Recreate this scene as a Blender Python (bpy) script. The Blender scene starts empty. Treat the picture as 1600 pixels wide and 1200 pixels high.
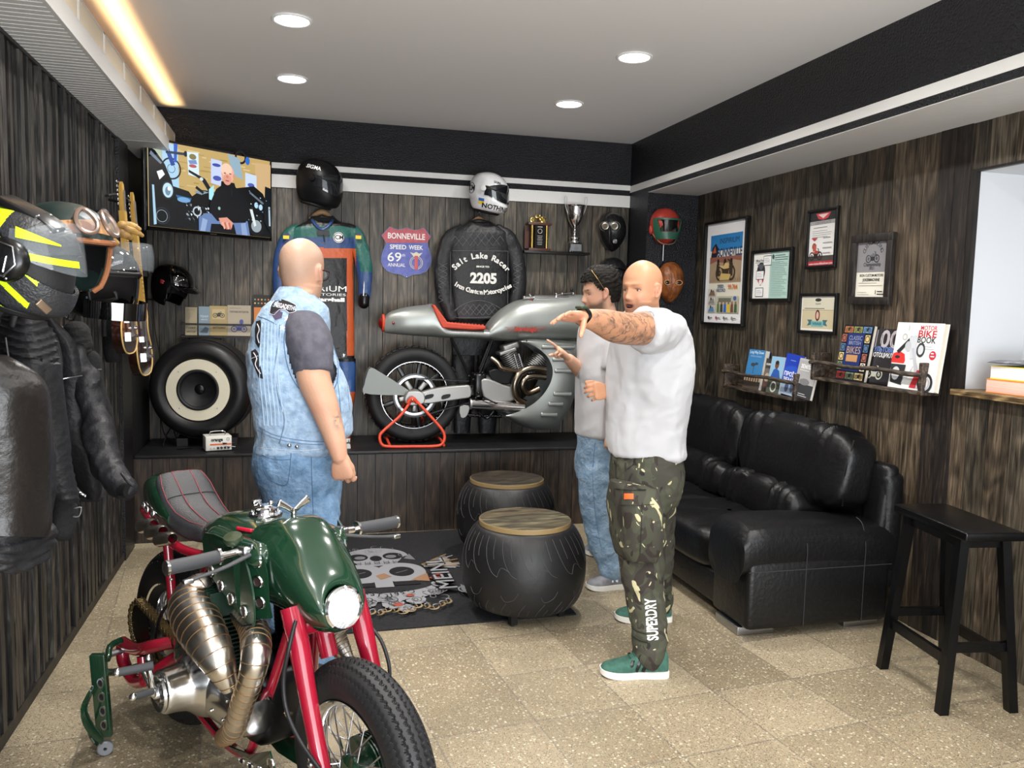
import bpy, bmesh, math, random
import numpy as np
from mathutils import Matrix, Vector, Euler
random.seed(7); rng = np.random.default_rng(7)
SC = bpy.context.scene; COL = SC.collection
R = math.radians; PI = math.pi
# ------------------------------------------------------------------ camera
FPX = 1300.0; CAMH = 1.57; YAW, PITCH, ROLL = R(14.88), R(5.26), R(1.40)
fw = np.array([math.sin(YAW)*math.cos(PITCH), math.cos(YAW)*math.cos(PITCH), -math.sin(PITCH)])
rt0 = np.array([math.cos(YAW), -math.sin(YAW), 0.0]); up0 = np.cross(rt0, fw)
rt = rt0*math.cos(ROLL)+up0*math.sin(ROLL); up = up0*math.cos(ROLL)-rt0*math.sin(ROLL)
CAM = np.array([0, 0, CAMH])
cd = bpy.data.cameras.new('camera'); cam = bpy.data.objects.new('camera', cd); COL.objects.link(cam)
cd.sensor_fit = 'HORIZONTAL'; cd.sensor_width = 36.0; cd.lens = 36.0*FPX/1600.0; cd.clip_start = 0.05; cd.clip_end = 60
cam.matrix_world = Matrix([[rt[0], up[0], -fw[0], CAM[0]], [rt[1], up[1], -fw[1], CAM[1]], [rt[2], up[2], -fw[2], CAM[2]], [0, 0, 0, 1]])
SC.camera = cam
# measured on the photograph: where a sight line meets a real plane of the room
def ray(px, py): return fw+rt*(px-800)/FPX-up*(py-600)/FPX
def aY(px, py, Y): d = ray(px, py); return CAM+d*(Y/d[1])
def aX(px, py, X): d = ray(px, py); return CAM+d*(X/d[0])
def aZ(px, py, Z): d = ray(px, py); return CAM+d*((Z-CAMH)/d[2])
# ------------------------------------------------------------------ view, world, lights
SC.view_settings.view_transform = 'Standard'; SC.view_settings.look = 'None'
SC.view_settings.exposure = 0.45; SC.view_settings.gamma = 1.0; SC.view_settings.use_curve_mapping = False
W = bpy.data.worlds.new('world'); SC.world = W; W.use_nodes = True
W.node_tree.nodes['Background'].inputs[0].default_value = (0.80, 0.90, 1.0, 1); W.node_tree.nodes['Background'].inputs[1].default_value = 1.4
def area(name, loc, rot, sx, sy, power, color, shape='RECTANGLE', spread=180):
    l = bpy.data.lights.new(name, 'AREA'); l.shape = shape; l.size = sx
    if shape in ('RECTANGLE', 'ELLIPSE'): l.size_y = sy
    l.energy = power; l.color = color; l.spread = R(spread)
    o = bpy.data.objects.new(name, l); COL.objects.link(o); o.location = loc; o.rotation_euler = rot; return o
area('shop_window_daylight', (0.9, -1.25, 1.35), (R(90), 0, 0), 3.4, 2.1, 62, (0.93, 0.97, 1.0))
area('ceiling_fill', (0.9, -1.3, 0.7), (R(128), 0, 0), 3.4, 0.9, 105, (0.97, 0.98, 1.0))  # unseen fill lamp, added low and aimed up to brighten the ceiling
CEIL = 2.895; YB = 6.35; XL = -0.975; XR = 3.05; XBEAM = 2.63; ZBEAM = 2.469; YF = 5.66; ZBENCH = 0.573; ZBOX = 2.49; XBOX = -0.745
LIGHTS = [(x, y) for y in (5.27, 4.2, 3.13, 2.06, 0.99, -0.08) for x in (0.0, 1.737)]
for x, y in LIGHTS: area('downlight_beam', (x, y, CEIL-0.03), (0, 0, 0), 0.13, 0.13, 12.5, (1.0, 0.965, 0.92), 'DISK', 150)
area('warm_led_strip', (-0.80, 2.6, 2.735), (R(180), R(4), 0), 0.02, 7.3, 7.5, (1.0, 0.64, 0.27), 'RECTANGLE', 62)
# ------------------------------------------------------------------ materials
MATS = {}
def lin(c):
    if isinstance(c, str):
        c = [int(c[i:i+2], 16)/255 for i in (0, 2, 4)]
    return tuple((x/12.92 if x <= 0.04045 else ((x+0.055)/1.055)**2.4) for x in c)+(1,)
def nd(nt, t, **kw):
    n = nt.nodes.new(t)
    for k, v in kw.items(): setattr(n, k, v)
    return n
def mat(name, col, rough=0.5, metal=0.0, col2=None, vs=8.0, vd=4.0, vlo=0.4, vhi=0.6, stretch=None, bump=0.0, bs=40.0, bd=3.0, bst=None,
        coat=0.0, spec=None, emit=None, es=1.0, trans=0.0, ior=1.45, alpha=1.0, sheen=0.0, attr=None, rvar=0.0, dist=0.0, space='Object', aniso=0.0, sss=0.0, edge=None):
    """one procedural principled material: base colour, optional second colour mixed by noise, optional noise bump"""
    if name in MATS: return MATS[name]
    m = bpy.data.materials.new(name); m.use_nodes = True; nt = m.node_tree; P = nt.nodes['Principled BSDF']; L = nt.links
    P.inputs['Base Color'].default_value = lin(col); P.inputs['Roughness'].default_value = rough; P.inputs['Metallic'].default_value = metal
    P.inputs['Coat Weight'].default_value = coat; P.inputs['Coat Roughness'].default_value = 0.04; P.inputs['IOR'].default_value = ior
    if spec is not None: P.inputs['Specular IOR Level'].default_value = spec
    if emit: P.inputs['Emission Color'].default_value = lin(emit); P.inputs['Emission Strength'].default_value = es
    P.inputs['Transmission Weight'].default_value = trans; P.inputs['Alpha'].default_value = alpha; P.inputs['Sheen Weight'].default_value = sheen
    P.inputs['Subsurface Weight'].default_value = sss
    if sss: P.inputs['Subsurface Radius'].default_value = (0.01, 0.004, 0.002); P.inputs['Subsurface Scale'].default_value = 1.0
    if space == 'World':
        co = nd(nt, 'ShaderNodeNewGeometry').outputs['Position']
    else:
        co = nd(nt, 'ShaderNodeTexCoord').outputs['Object']
    def noise(scale, detail, st, dst=0.0):
        v = co
        if st:
            mp = nd(nt, 'ShaderNodeVectorMath', operation='MULTIPLY'); L.new(co, mp.inputs[0]); mp.inputs[1].default_value = st; v = mp.outputs[0]
        n = nd(nt, 'ShaderNodeTexNoise'); n.inputs['Scale'].default_value = scale; n.inputs['Detail'].default_value = detail; n.inputs['Distortion'].default_value = dst
        L.new(v, n.inputs['Vector']); return n.outputs['Fac']
    if attr:
        a = nd(nt, 'ShaderNodeAttribute', attribute_name=attr); src = a.outputs['Color']; L.new(src, P.inputs['Base Color'])
    else: src = None
    if col2:
        f = noise(vs, vd, stretch, dist); mr = nd(nt, 'ShaderNodeMapRange'); L.new(f, mr.inputs[0]); mr.inputs[1].default_value = vlo; mr.inputs[2].default_value = vhi
        mx = nd(nt, 'ShaderNodeMix', data_type='RGBA'); L.new(mr.outputs[0], mx.inputs[0])
        mx.inputs[6].default_value = lin(col); mx.inputs[7].default_value = lin(col2)
        if src:
            mx.blend_type = 'MULTIPLY'; L.new(src, mx.inputs[6])
        L.new(mx.outputs[2], P.inputs['Base Color'])
        if rvar:
            m2 = nd(nt, 'ShaderNodeMapRange'); L.new(f, m2.inputs[0]); m2.inputs[1].default_value = vlo; m2.inputs[2].default_value = vhi
            m2.inputs[3].default_value = max(0, rough-rvar); m2.inputs[4].default_value = min(1, rough+rvar); L.new(m2.outputs[0], P.inputs['Roughness'])
    if bump:
        b = nd(nt, 'ShaderNodeBump'); b.inputs['Strength'].default_value = min(1, bump); b.inputs['Distance'].default_value = 0.01*max(1, bump)
        L.new(noise(bs, bd, bst), b.inputs['Height']); L.new(b.outputs[0], P.inputs['Normal'])
        if coat: L.new(b.outputs[0], P.inputs['Coat Normal']) if False else None
    MATS[name] = m; return m
def plank_mat(name, dark, mid, light, gs=1.0, rough=0.5, axis='z', bump=0.35):
    """weathered boards: every board carries its own random value, the grain runs along the board"""
    m = bpy.data.materials.new(name); m.use_nodes = True; nt = m.node_tree; P = nt.nodes['Principled BSDF']; L = nt.links
    pos = nd(nt, 'ShaderNodeNewGeometry').outputs['Position']; at = nd(nt, 'ShaderNodeAttribute', attribute_name='rnd').outputs['Fac']
    off = nd(nt, 'ShaderNodeVectorMath', operation='SCALE'); cb = nd(nt, 'ShaderNodeCombineXYZ')
    for i in range(3): L.new(at, cb.inputs[i])
    L.new(cb.outputs[0], off.inputs[0]); off.inputs['Scale'].default_value = 41.0
    def g(st, scale, det, dst):
        a = nd(nt, 'ShaderNodeVectorMath', operation='MULTIPLY'); L.new(pos, a.inputs[0]); a.inputs[1].default_value = st
        b = nd(nt, 'ShaderNodeVectorMath', operation='ADD'); L.new(a.outputs[0], b.inputs[0]); L.new(off.outputs[0], b.inputs[1])
        n = nd(nt, 'ShaderNodeTexNoise'); n.inputs['Scale'].default_value = scale; n.inputs['Detail'].default_value = det; n.inputs['Distortion'].default_value = dst
        L.new(b.outputs[0], n.inputs['Vector']); return n.outputs['Fac']
    al = {'z': (1, 1, .07), 'x': (.07, 1, 1), 'y': (1, .07, 1)}[axis]; a2 = {'z': (1, 1, .25), 'x': (.25, 1, 1), 'y': (1, .25, 1)}[axis]
    fine = g(al, 90*gs, 6, 0.6); broad = g(a2, 9*gs, 4, 1.6); rings = g(a2, 5*gs, 2, 0.3)
    rs = nd(nt, 'ShaderNodeMath', operation='MULTIPLY'); L.new(rings, rs.inputs[0]); rs.inputs[1].default_value = 55
    sn = nd(nt, 'ShaderNodeMath', operation='SINE'); L.new(rs.outputs[0], sn.inputs[0])
    def ma(op, a, b):
        n = nd(nt, 'ShaderNodeMath', operation=op)
        for i, v in enumerate((a, b)):
            if isinstance(v, (int, float)): n.inputs[i].default_value = v
            else: L.new(v, n.inputs[i])
        return n.outputs[0]
    h = ma('ADD', ma('MULTIPLY', fine, 0.72), ma('ADD', ma('MULTIPLY', sn.outputs[0], 0.06), ma('MULTIPLY', broad, 0.36)))
    h = ma('ADD', h, ma('MULTIPLY', ma('SUBTRACT', at, 0.5), 0.14))
    cr = nd(nt, 'ShaderNodeValToRGB'); L.new(h, cr.inputs[0]); e = cr.color_ramp.elements
    e[0].position = 0.38; e[0].color = lin(dark); e[1].position = 0.80; e[1].color = lin(light); k = e.new(0.57); k.color = lin(mid)
    red = nd(nt, 'ShaderNodeMix', data_type='RGBA'); red.blend_type = 'MULTIPLY'
    fr = nd(nt, 'ShaderNodeMath', operation='FRACT'); L.new(ma('MULTIPLY', at, 7.31), fr.inputs[0]); L.new(ma('MULTIPLY', ma('GREATER_THAN', fr.outputs[0], 0.72), 0.28), red.inputs[0])
    L.new(cr.outputs[0], red.inputs[6]); red.inputs[7].default_value = (1.0, 0.68, 0.5, 1)
    L.new(red.outputs[2], P.inputs['Base Color']); P.inputs['Roughness'].default_value = rough
    b = nd(nt, 'ShaderNodeBump'); b.inputs['Strength'].default_value = bump; b.inputs['Distance'].default_value = 0.004; L.new(h, b.inputs['Height']); L.new(b.outputs[0], P.inputs['Normal'])
    MATS[name] = m; return m
# ------------------------------------------------------------------ geometry: a geo is (verts Nx3, faces)
def A(p): return np.asarray(p, float)
def join(*gs):
    V = []; F = []; n = 0
    for g in gs:
        if g is None: continue
        V.append(g[0]); F += [tuple(i+n for i in f) for f in g[1]]; n += len(g[0])
    return (np.vstack(V), F)
def xf(g, M):
    m = np.array(M); return (g[0]@m[:3, :3].T+m[:3, 3], g[1] if np.linalg.det(m[:3, :3]) > 0 else [f[::-1] for f in g[1]])
def T(loc=(0, 0, 0), rot=(0, 0, 0), sc=(1, 1, 1)):
    if isinstance(sc, (int, float)): sc = (sc,)*3
    return Matrix.Translation(Vector([float(c) for c in loc]))@Euler([R(a) for a in rot]).to_matrix().to_4x4()@Matrix.Diagonal((*sc, 1))
def frame(o, x, y, z=None):
    x = Vector(x).normalized(); y = Vector(y).normalized()
    z = x.cross(y).normalized() if z is None else Vector(z).normalized(); y = z.cross(x)
    return Matrix(((x[0], y[0], z[0], o[0]), (x[1], y[1], z[1], o[1]), (x[2], y[2], z[2], o[2]), (0, 0, 0, 1)))
def box(c, s, rot=(0, 0, 0)):
    v = A([(x, y, z) for x in (-.5, .5) for y in (-.5, .5) for z in (-.5, .5)])*A(s)
    f = [(0, 1, 3, 2), (4, 6, 7, 5), (0, 4, 5, 1), (2, 3, 7, 6), (0, 2, 6, 4), (1, 5, 7, 3)]
    return xf((v, f), T(c, rot))
def bb(x0, x1, y0, y1, z0, z1): return box(((x0+x1)/2, (y0+y1)/2, (z0+z1)/2), (abs(x1-x0), abs(y1-y0), abs(z1-z0)))
def rbox(c, s, r=0.01, rot=(0, 0, 0), seg=3):
    bm = bmesh.new(); bmesh.ops.create_cube(bm, size=1.0)
    for v in bm.verts: v.co = Vector([v.co[i]*s[i] for i in range(3)])
    bmesh.ops.bevel(bm, geom=list(bm.edges), offset=min(r, min(s)*.49), segments=seg, profile=0.5, affect='EDGES')
    bm.verts.index_update(); g = (A([v.co[:] for v in bm.verts]), [tuple(v.index for v in f.verts) for f in bm.faces]); bm.free()
    return xf(g, T(c, rot))
def loft(rings, cap=True, closed=True, loop=False):
    rings = [A(r) for r in rings]; n = len(rings[0]); V = np.vstack(rings); F = []; m = len(rings)
    for i in range(m if loop else m-1):
        a = i*n; b = ((i+1) % m)*n
        for j in range(n if closed else n-1):
            k = (j+1) % n; F.append((a+j, a+k, b+k, b+j))
    if cap and closed and not loop:
        F.append(tuple(range(n))[::-1]); F.append(tuple((m-1)*n+j for j in range(n)))
    return (V, F)
def cr_spline(P, k=6, closed=False):
    P = A(P); n = len(P); out = []
    if n < 3 and not closed: return np.vstack([P[0]+(P[1]-P[0])*t for t in np.linspace(0, 1, k+1)])
    rngi = range(n if closed else n-1)
    for i in rngi:
        if closed: p0, p1, p2, p3 = P[(i-1) % n], P[i], P[(i+1) % n], P[(i+2) % n]
        else: p0, p1, p2, p3 = P[max(i-1, 0)], P[i], P[i+1], P[min(i+2, n-1)]
        for t in np.arange(k)/k:
            out.append(0.5*((2*p1)+(-p0+p2)*t+(2*p0-5*p1+4*p2-p3)*t*t+(-p0+3*p1-3*p2+p3)*t**3))
    if not closed: out.append(P[-1])
    return A(out)
def tube(pts, r, n=12, k=6, closed=False, flat=1.0, side=None, cap=True, rnd=False):
    """swept tube through pts; r one radius or one per point; flat squashes across 'side'"""
    P = A(pts); rr = np.full(len(P), r) if np.isscalar(r) else A(r)
    Q = cr_spline(np.column_stack([P, rr]), k, closed) if k > 1 else np.column_stack([P, rr])
    C, rad = Q[:, :3], np.maximum(Q[:, 3], 1e-5); m = len(C)
    tn = np.gradient(C, axis=0) if not closed else np.roll(C, -1, 0)-np.roll(C, 1, 0)
    tn /= np.linalg.norm(tn, axis=1)[:, None]+1e-12
    u = A(side) if side is not None else (A([0, 0, 1.0]) if abs(tn[0][2]) < .9 else A([1.0, 0, 0]))
    rings = []; th = np.arange(n)*2*PI/n
    for i in range(m):
        if side is not None: u = A(side)
        u = u-tn[i]*(u@tn[i]); u /= np.linalg.norm(u)+1e-12; w = np.cross(tn[i], u)
        rings.append(C[i]+rad[i]*(np.outer(np.cos(th), u)*flat+np.outer(np.sin(th), w)))
    if rnd and not closed:
        def dome(ring, c, t, r0):
            o = []
            for s in (0.45, 0.8, 0.96): 
                o.append(c+(ring-c)*math.sqrt(max(0, 1-s*s))+t*r0*s*min(1, flat if flat < 1 else 1))
            return o
        rings = dome(rings[0], C[0], -tn[0], rad[0])[::-1]+rings+dome(rings[-1], C[-1], tn[-1], rad[-1])
    return loft(rings, cap=cap and not closed, loop=closed)
def cyl(p0, p1, r0, r1=None, n=24, cap=True): return tube([p0, p1], [r0, r0 if r1 is None else r1], n, 1, cap=cap)
def lathe(prof, n=48, M=None, closed=False, arc=1.0):
    """profile (radius, height) spun about local z"""
    P = A(prof); m = int(n*arc); th = np.linspace(0, 2*PI*arc, m, endpoint=(arc < 1))
    V = np.vstack([[(p[0]*math.cos(t), p[0]*math.sin(t), p[1]) for p in P] for t in th]); q = len(P); F = []
    for i in range(m if arc == 1 else m-1):
        a = i*q; b = ((i+1) % m)*q
        for j in range(q if closed else q-1):
            k = (j+1) % q; F.append((a+j, b+j, b+k, a+k))
    g = (V, F); return xf(g, M) if M is not None else g
def ell(c, r, n=24, m=16, rot=(0, 0, 0)):
    if np.isscalar(r): r = (r,)*3
    pr = [(math.sin(PI*i/m), -math.cos(PI*i/m)) for i in range(m+1)]; pr[0] = (1e-4, -1); pr[-1] = (1e-4, 1)
    return xf(lathe(pr, n), T(c, rot, r))
def poly(p2, th, M=None):
    """2-D outline in local xy, extruded from z=0 to z=th"""
    P = A(p2); n = len(P)
    if sum(P[i][0]*P[(i+1) % n][1]-P[(i+1) % n][0]*P[i][1] for i in range(n)) < 0: P = P[::-1]
    V = np.vstack([np.column_stack([P, np.zeros(n)]), np.column_stack([P, np.full(n, th)])])
    F = [tuple(range(n))[::-1], tuple(range(n, 2*n))]+[(i, (i+1) % n, n+(i+1) % n, n+i) for i in range(n)]
    g = (V, F); return xf(g, M) if M is not None else g
def grid(fn, nu, nv, closeu=False):
    V = A([fn(i/(nu if closeu else nu-1), j/(nv-1)) for i in range(nu) for j in range(nv)]); F = []
    for i in range(nu if closeu else nu-1):
        a = i*nv; b = ((i+1) % nu)*nv
        for j in range(nv-1): F.append((a+j, b+j, b+j+1, a+j+1))
    return (V, F)
def superring(c, ax, ay, a, b, e=2.0, n=32, tw=None):
    th = np.arange(n)*2*PI/n; cs, sn = np.cos(th), np.sin(th); p = 2.0/e
    return A(c)+np.outer(a*np.sign(cs)*np.abs(cs)**p, ax)+np.outer(b*np.sign(sn)*np.abs(sn)**p, ay)
def text(s, size, M, depth=0.0008, bold=0.0, align='CENTER', width=None, shear=0.0, spacing=1.0):
    c = bpy.data.curves.new('t', 'FONT'); c.body = s; c.size = size; c.align_x = align; c.align_y = 'CENTER'; c.extrude = depth/2; c.offset = bold*size
    c.resolution_u = 3; c.shear = shear; c.space_character = spacing
    o = bpy.data.objects.new('t', c); me = bpy.data.meshes.new_from_object(o)
    V = A([v.co[:] for v in me.vertices]) if len(me.vertices) else np.zeros((0, 3)); F = [tuple(p.vertices) for p in me.polygons]
    bpy.data.objects.remove(o); bpy.data.curves.remove(c); bpy.data.meshes.remove(me)
    if len(V) and width:
        w = V[:, 0].max()-V[:, 0].min(); V[:, 0] *= width/w
    return xf((V, F), M)
def arctext(s, size, rad, M, bold=0.0, sp=1.0, depth=0.0008, up=True):
    out = []; st = size*0.62*sp/rad; n = len(s)
    for i, ch in enumerate(s):
        if ch == ' ': continue
        a = (i-(n-1)/2)*st
        if up: m = Matrix.Rotation(-a, 4, 'Z')@Matrix.Translation((0, rad, 0))
        else: m = Matrix.Rotation(a, 4, 'Z')@Matrix.Translation((0, -rad, 0))
        out.append(text(ch, size, M@m, depth, bold))
    return join(*out)
# ------------------------------------------------------------------ objects
WM = {}
def wmat(o): return WM.get(o.name, Matrix.Identity(4)) if o else Matrix.Identity(4)
def props(o, label=None, cat=None, group=None, kind=None):
    if label: o['label'] = label
    if cat: o['category'] = cat
    if group: o['group'] = group
    if kind: o['kind'] = kind
    return o
def thing(name, label, cat, loc=(0, 0, 0), rz=0.0, group=None, M=None):
    o = bpy.data.objects.new(name, None); COL.objects.link(o); o.empty_display_size = 0.1
    m = M if M is not None else T(loc, (0, 0, rz)); o.matrix_world = m; WM[o.name] = m.copy()
    return props(o, label, cat, group)
def mk(name, g, m, parent=None, local=False, smooth=40, label=None, cat=None, group=None, kind=None, fattr=None, vcol=None, mods=(), origin=None, fmat=None, raw=False):
    """one mesh object. world-space geo unless local=True (then in the parent's own space)"""
    V, F = g; V = A(V)
    me = bpy.data.meshes.new(name)
    if parent is not None:
        pw = wmat(parent)
        if not local: V = xf((V, F), pw.inverted())[0]
        ow = pw; base = Matrix.Identity(4)
        c = (V.min(0)+V.max(0))/2 if not raw else A((0, 0, 0)); V = V-c; base = Matrix.Translation(Vector(c)); ow = pw@base
    else:
        c = A(origin) if origin is not None else A([(V[:, 0].min()+V[:, 0].max())/2, (V[:, 1].min()+V[:, 1].max())/2, V[:, 2].min()])
        V = V-c; base = Matrix.Translation(Vector(c)); ow = base
    me.from_pydata(V.tolist(), [], F); me.update()
    if not me.validate(): pass
    o = bpy.data.objects.new(name, me); COL.objects.link(o)
    if parent is not None: o.parent = parent
    o.matrix_local = base; WM[o.name] = ow
    for mm in (m if isinstance(m, (list, tuple)) else [m]): me.materials.append(mm)
    if fmat is not None:
        me.polygons.foreach_set('material_index', fmat)
    if smooth:
        me.polygons.foreach_set('use_smooth', [True]*len(me.polygons))
        try: me.set_sharp_from_angle(angle=R(smooth))
        except Exception: pass
    if fattr is not None:
        a = me.attributes.new('rnd', 'FLOAT', 'FACE'); a.data.foreach_set('value', fattr)
    if vcol is not None:
        a = me.color_attributes.new('Col', 'FLOAT_COLOR', 'POINT'); a.data.foreach_set('color', A(vcol).ravel())
    for md in mods:
        q = o.modifiers.new(md[0], md[1])
        for k, v in md[2].items(): setattr(q, k, v)
    return props(o, label, cat, group, kind)
def remesh(g, voxel=0.006, it=4, fac=0.5):
    """fuse overlapping closed shapes into one continuous skin"""
    me = bpy.data.meshes.new('r'); me.from_pydata(g[0].tolist(), [], g[1]); me.update(); o = bpy.data.objects.new('r', me); COL.objects.link(o)
    q = o.modifiers.new('r', 'REMESH'); q.mode = 'VOXEL'; q.voxel_size = voxel; q.use_smooth_shade = True
    if it: s = o.modifiers.new('s', 'SMOOTH'); s.iterations = it; s.factor = fac
    dg = bpy.context.evaluated_depsgraph_get(); ev = o.evaluated_get(dg); m2 = ev.to_mesh()
    V = np.empty(len(m2.vertices)*3); m2.vertices.foreach_get('co', V); V = V.reshape(-1, 3)
    F = [tuple(p.vertices) for p in m2.polygons]; ev.to_mesh_clear(); bpy.data.objects.remove(o); bpy.data.meshes.remove(me)
    return (V, F)
def struct(name, g, m, **kw): return mk(name, g, m, kind='structure', smooth=kw.pop('smooth', 0), origin=(0, 0, 0), **kw)
# ================================================================== the room
M_wall = plank_mat('board_wall', '1c1915', '453e33', '716758', 1.0, 0.42)
M_bench = plank_mat('board_bench', '0f0c0a', '2a2119', '4a3d31', 0.9, 0.45)
M_slat = plank_mat('board_slat', '0c0b0b', '252321', '5c5751', 1.2, 0.42)
M_dark = plank_mat('board_dark', '0a0908', '1d1815', '40352c', 1.0, 0.5)
M_plaster = mat('black_plaster', '16171c', 0.22, bump=1.4, bs=95, bd=5, space='World')
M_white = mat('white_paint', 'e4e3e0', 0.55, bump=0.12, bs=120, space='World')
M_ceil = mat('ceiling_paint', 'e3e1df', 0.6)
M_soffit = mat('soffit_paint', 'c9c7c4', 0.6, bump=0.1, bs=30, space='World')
M_black = mat('matt_black', '0a0a0b', 0.55)
M_niche = mat('niche_paint', 'c9ccd0', 0.5)
def boards(u0, u1, z0, z1, wmin, wmax, put, t0=0.016, t1=0.02, gap=0.003, seed=1):
    """vertical boards from u0 to u1; put(ua, ub, z0, z1, thickness) gives one board's box"""
    r = random.Random(seed); gs = []; at = []; u = u0
    while u < u1-1e-3:
        w = r.uniform(wmin, wmax); b = min(u+w, u1)
        if u1-b < wmin*.5: b = u1
        g = put(u, b-gap, z0, z1, r.uniform(t0, t1)); gs.append(g); at += [r.random()]*len(g[1]); u = b
    return join(*gs), at
# floor: terrazzo tiles
def floor_mat():
    m = bpy.data.materials.new('terrazzo_tiles'); m.use_nodes = True; nt = m.node_tree; P = nt.nodes['Principled BSDF']; L = nt.links
    pos = nd(nt, 'ShaderNodeNewGeometry').outputs['Position']
    rotn = nd(nt, 'ShaderNodeVectorRotate'); rotn.inputs['Angle'].default_value = R(-6); rotn.rotation_type = 'Z_AXIS'; L.new(pos, rotn.inputs['Vector'])
    br = nd(nt, 'ShaderNodeTexBrick'); L.new(rotn.outputs[0], br.inputs['Vector']); br.offset = 0.0; br.squash = 1.0
    for k, v in (('Scale', 1.0), ('Mortar Size', 0.0045), ('Mortar Smooth', 0.4), ('Brick Width', 0.4), ('Row Height', 0.4), ('Bias', 0.0)): br.inputs[k].default_value = v
    br.inputs['Color1'].default_value = lin('82765f'); br.inputs['Color2'].default_value = lin('a2957c'); br.inputs['Mortar'].default_value = lin('7a7062')
    def chips(scale, lo, hi, col, prev, thr=None):
        v = nd(nt, 'ShaderNodeTexVoronoi'); v.inputs['Scale'].default_value = scale; L.new(pos, v.inputs['Vector'])
        s = nd(nt, 'ShaderNodeSeparateColor'); L.new(v.outputs['Color'], s.inputs[0])
        mr = nd(nt, 'ShaderNodeMapRange'); L.new(s.outputs[0], mr.inputs[0]); mr.inputs[1].default_value = lo; mr.inputs[2].default_value = hi
        d = nd(nt, 'ShaderNodeMapRange'); L.new(v.outputs['Distance'], d.inputs[0]); d.inputs[1].default_value = 0.42; d.inputs[2].default_value = 0.30
        mu = nd(nt, 'ShaderNodeMath', operation='MULTIPLY'); L.new(mr.outputs[0], mu.inputs[0]); L.new(d.outputs[0], mu.inputs[1])
        mx = nd(nt, 'ShaderNodeMix', data_type='RGBA'); L.new(mu.outputs[0], mx.inputs[0]); L.new(prev, mx.inputs[6]); mx.inputs[7].default_value = lin(col); return mx.outputs[2]
    c = chips(95, 0.60, 0.64, 'aca288', br.outputs['Color']); c = chips(150, 0.60, 0.64, '62574a', c); c = chips(70, 0.80, 0.84, 'beb59f', c); c = chips(210, 0.66, 0.70, '3c342c', c); c = chips(120, 0.965, 0.975, '8b5a45', c)
    n = nd(nt, 'ShaderNodeTexNoise'); n.inputs['Scale'].default_value = 1.7; n.inputs['Detail'].default_value = 5; L.new(pos, n.inputs['Vector'])
    mr = nd(nt, 'ShaderNodeMapRange'); L.new(n.outputs['Fac'], mr.inputs[0]); mr.inputs[1].default_value = 0.3; mr.inputs[2].default_value = 0.7; mr.inputs[3].default_value = 0.82; mr.inputs[4].default_value = 1.1
    sc = nd(nt, 'ShaderNodeVectorMath', operation='SCALE'); L.new(c, sc.inputs[0]); L.new(mr.outputs[0], sc.inputs['Scale'])
    L.new(sc.outputs[0], P.inputs['Base Color']); P.inputs['Roughness'].default_value = 0.42
    return m
struct('floor', bb(-1.3, 3.7, -1.6, 6.5, -0.05, 0.0), floor_mat())
# ceiling, with holes left simple: lamps sit flush under it
struct('ceiling', bb(-1.3, 3.7, -1.6, 6.7, CEIL, CEIL+0.08), M_ceil)
# back wall: boards below, black plaster above, two white stripes
g, at = boards(XL-0.03, XBEAM, 0.0, 2.388, 0.088, 0.125, lambda a, b, z0, z1, t: bb(a, b, YB-t+0.02, YB+0.03, z0, z1), 0.017, 0.023, 0.004, 3)
struct('wall_back', g, M_wall, fattr=at)
struct('wall_back_upper', join(bb(-1.0, XBEAM+.3, YB-0.004, YB+0.06, 2.388, CEIL)), M_plaster)
struct('trim_1', join(bb(-0.9, XBEAM, YB-0.0065, YB, 2.392, 2.484), bb(-0.9, XBEAM, YB-0.0065, YB, 2.527, 2.567)), M_white)
struct('wall_back_shell', bb(-1.3, 3.7, YB+0.06, YB+0.12, 0, CEIL), M_black)
# right: beam above, alcove, boards, niche
struct('wall_right_beam', bb(XBEAM, 3.7, -1.6, YB+.06, ZBEAM+0.004, CEIL), M_plaster)
struct('trim_2', bb(XBEAM-0.002, XBEAM+0.01, -1.6, YB-0.006, 2.509, 2.560), M_white)
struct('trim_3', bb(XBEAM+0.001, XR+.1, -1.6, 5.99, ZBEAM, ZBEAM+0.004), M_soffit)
struct('wall_right_column', bb(XBEAM, 3.4, 5.99, YB+.05, 0, ZBEAM+0.004), M_plaster)
NY1 = 3.235; NZ0 = 1.238; NZ1 = 2.245; NY0 = 1.6; ND = 0.34
put = lambda a, b, z0, z1, t: bb(XR-t+0.02, XR+0.03, a, b, z0, z1)
g1, a1 = boards(3.46, 5.985, 0, ZBEAM, 0.085, 0.135, put, 0.017, 0.023, 0.004, 5)
g2, a2 = boards(-1.6, 3.29, 0, NZ0-0.03, 0.10, 0.15, put, 0.017, 0.023, 0.004, 6)
g3, a3 = boards(-1.6, 3.29, NZ1+0.01, ZBEAM, 0.12, 0.17, put, 0.017, 0.023, 0.004, 8)
g4, a4 = boards(-1.6, NY0, NZ0-0.03, NZ1+0.01, 0.12, 0.15, put, 0.017, 0.023, 0.004, 9)
struct('wall_right', join(g1, g2, g3, g4), M_wall, fattr=a1+a2+a3+a4)
g, at = boards(3.27, 3.465, 0, ZBEAM, 0.09, 0.1, lambda a, b, z0, z1, t: bb(XR-t+0.014, XR+0.03, a, b, z0, z1), 0.018, 0.022, 0.002, 10)
struct('trim_4', join(g, bb(XR-.003, XR+.02, 3.232, 3.27, NZ0-.03, NZ1), bb(XR-.004, XR+.02, NY0, 3.27, NZ1, NZ1+.012)), M_dark, fattr=at+[.2]*12)
nx = XR+ND
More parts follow.
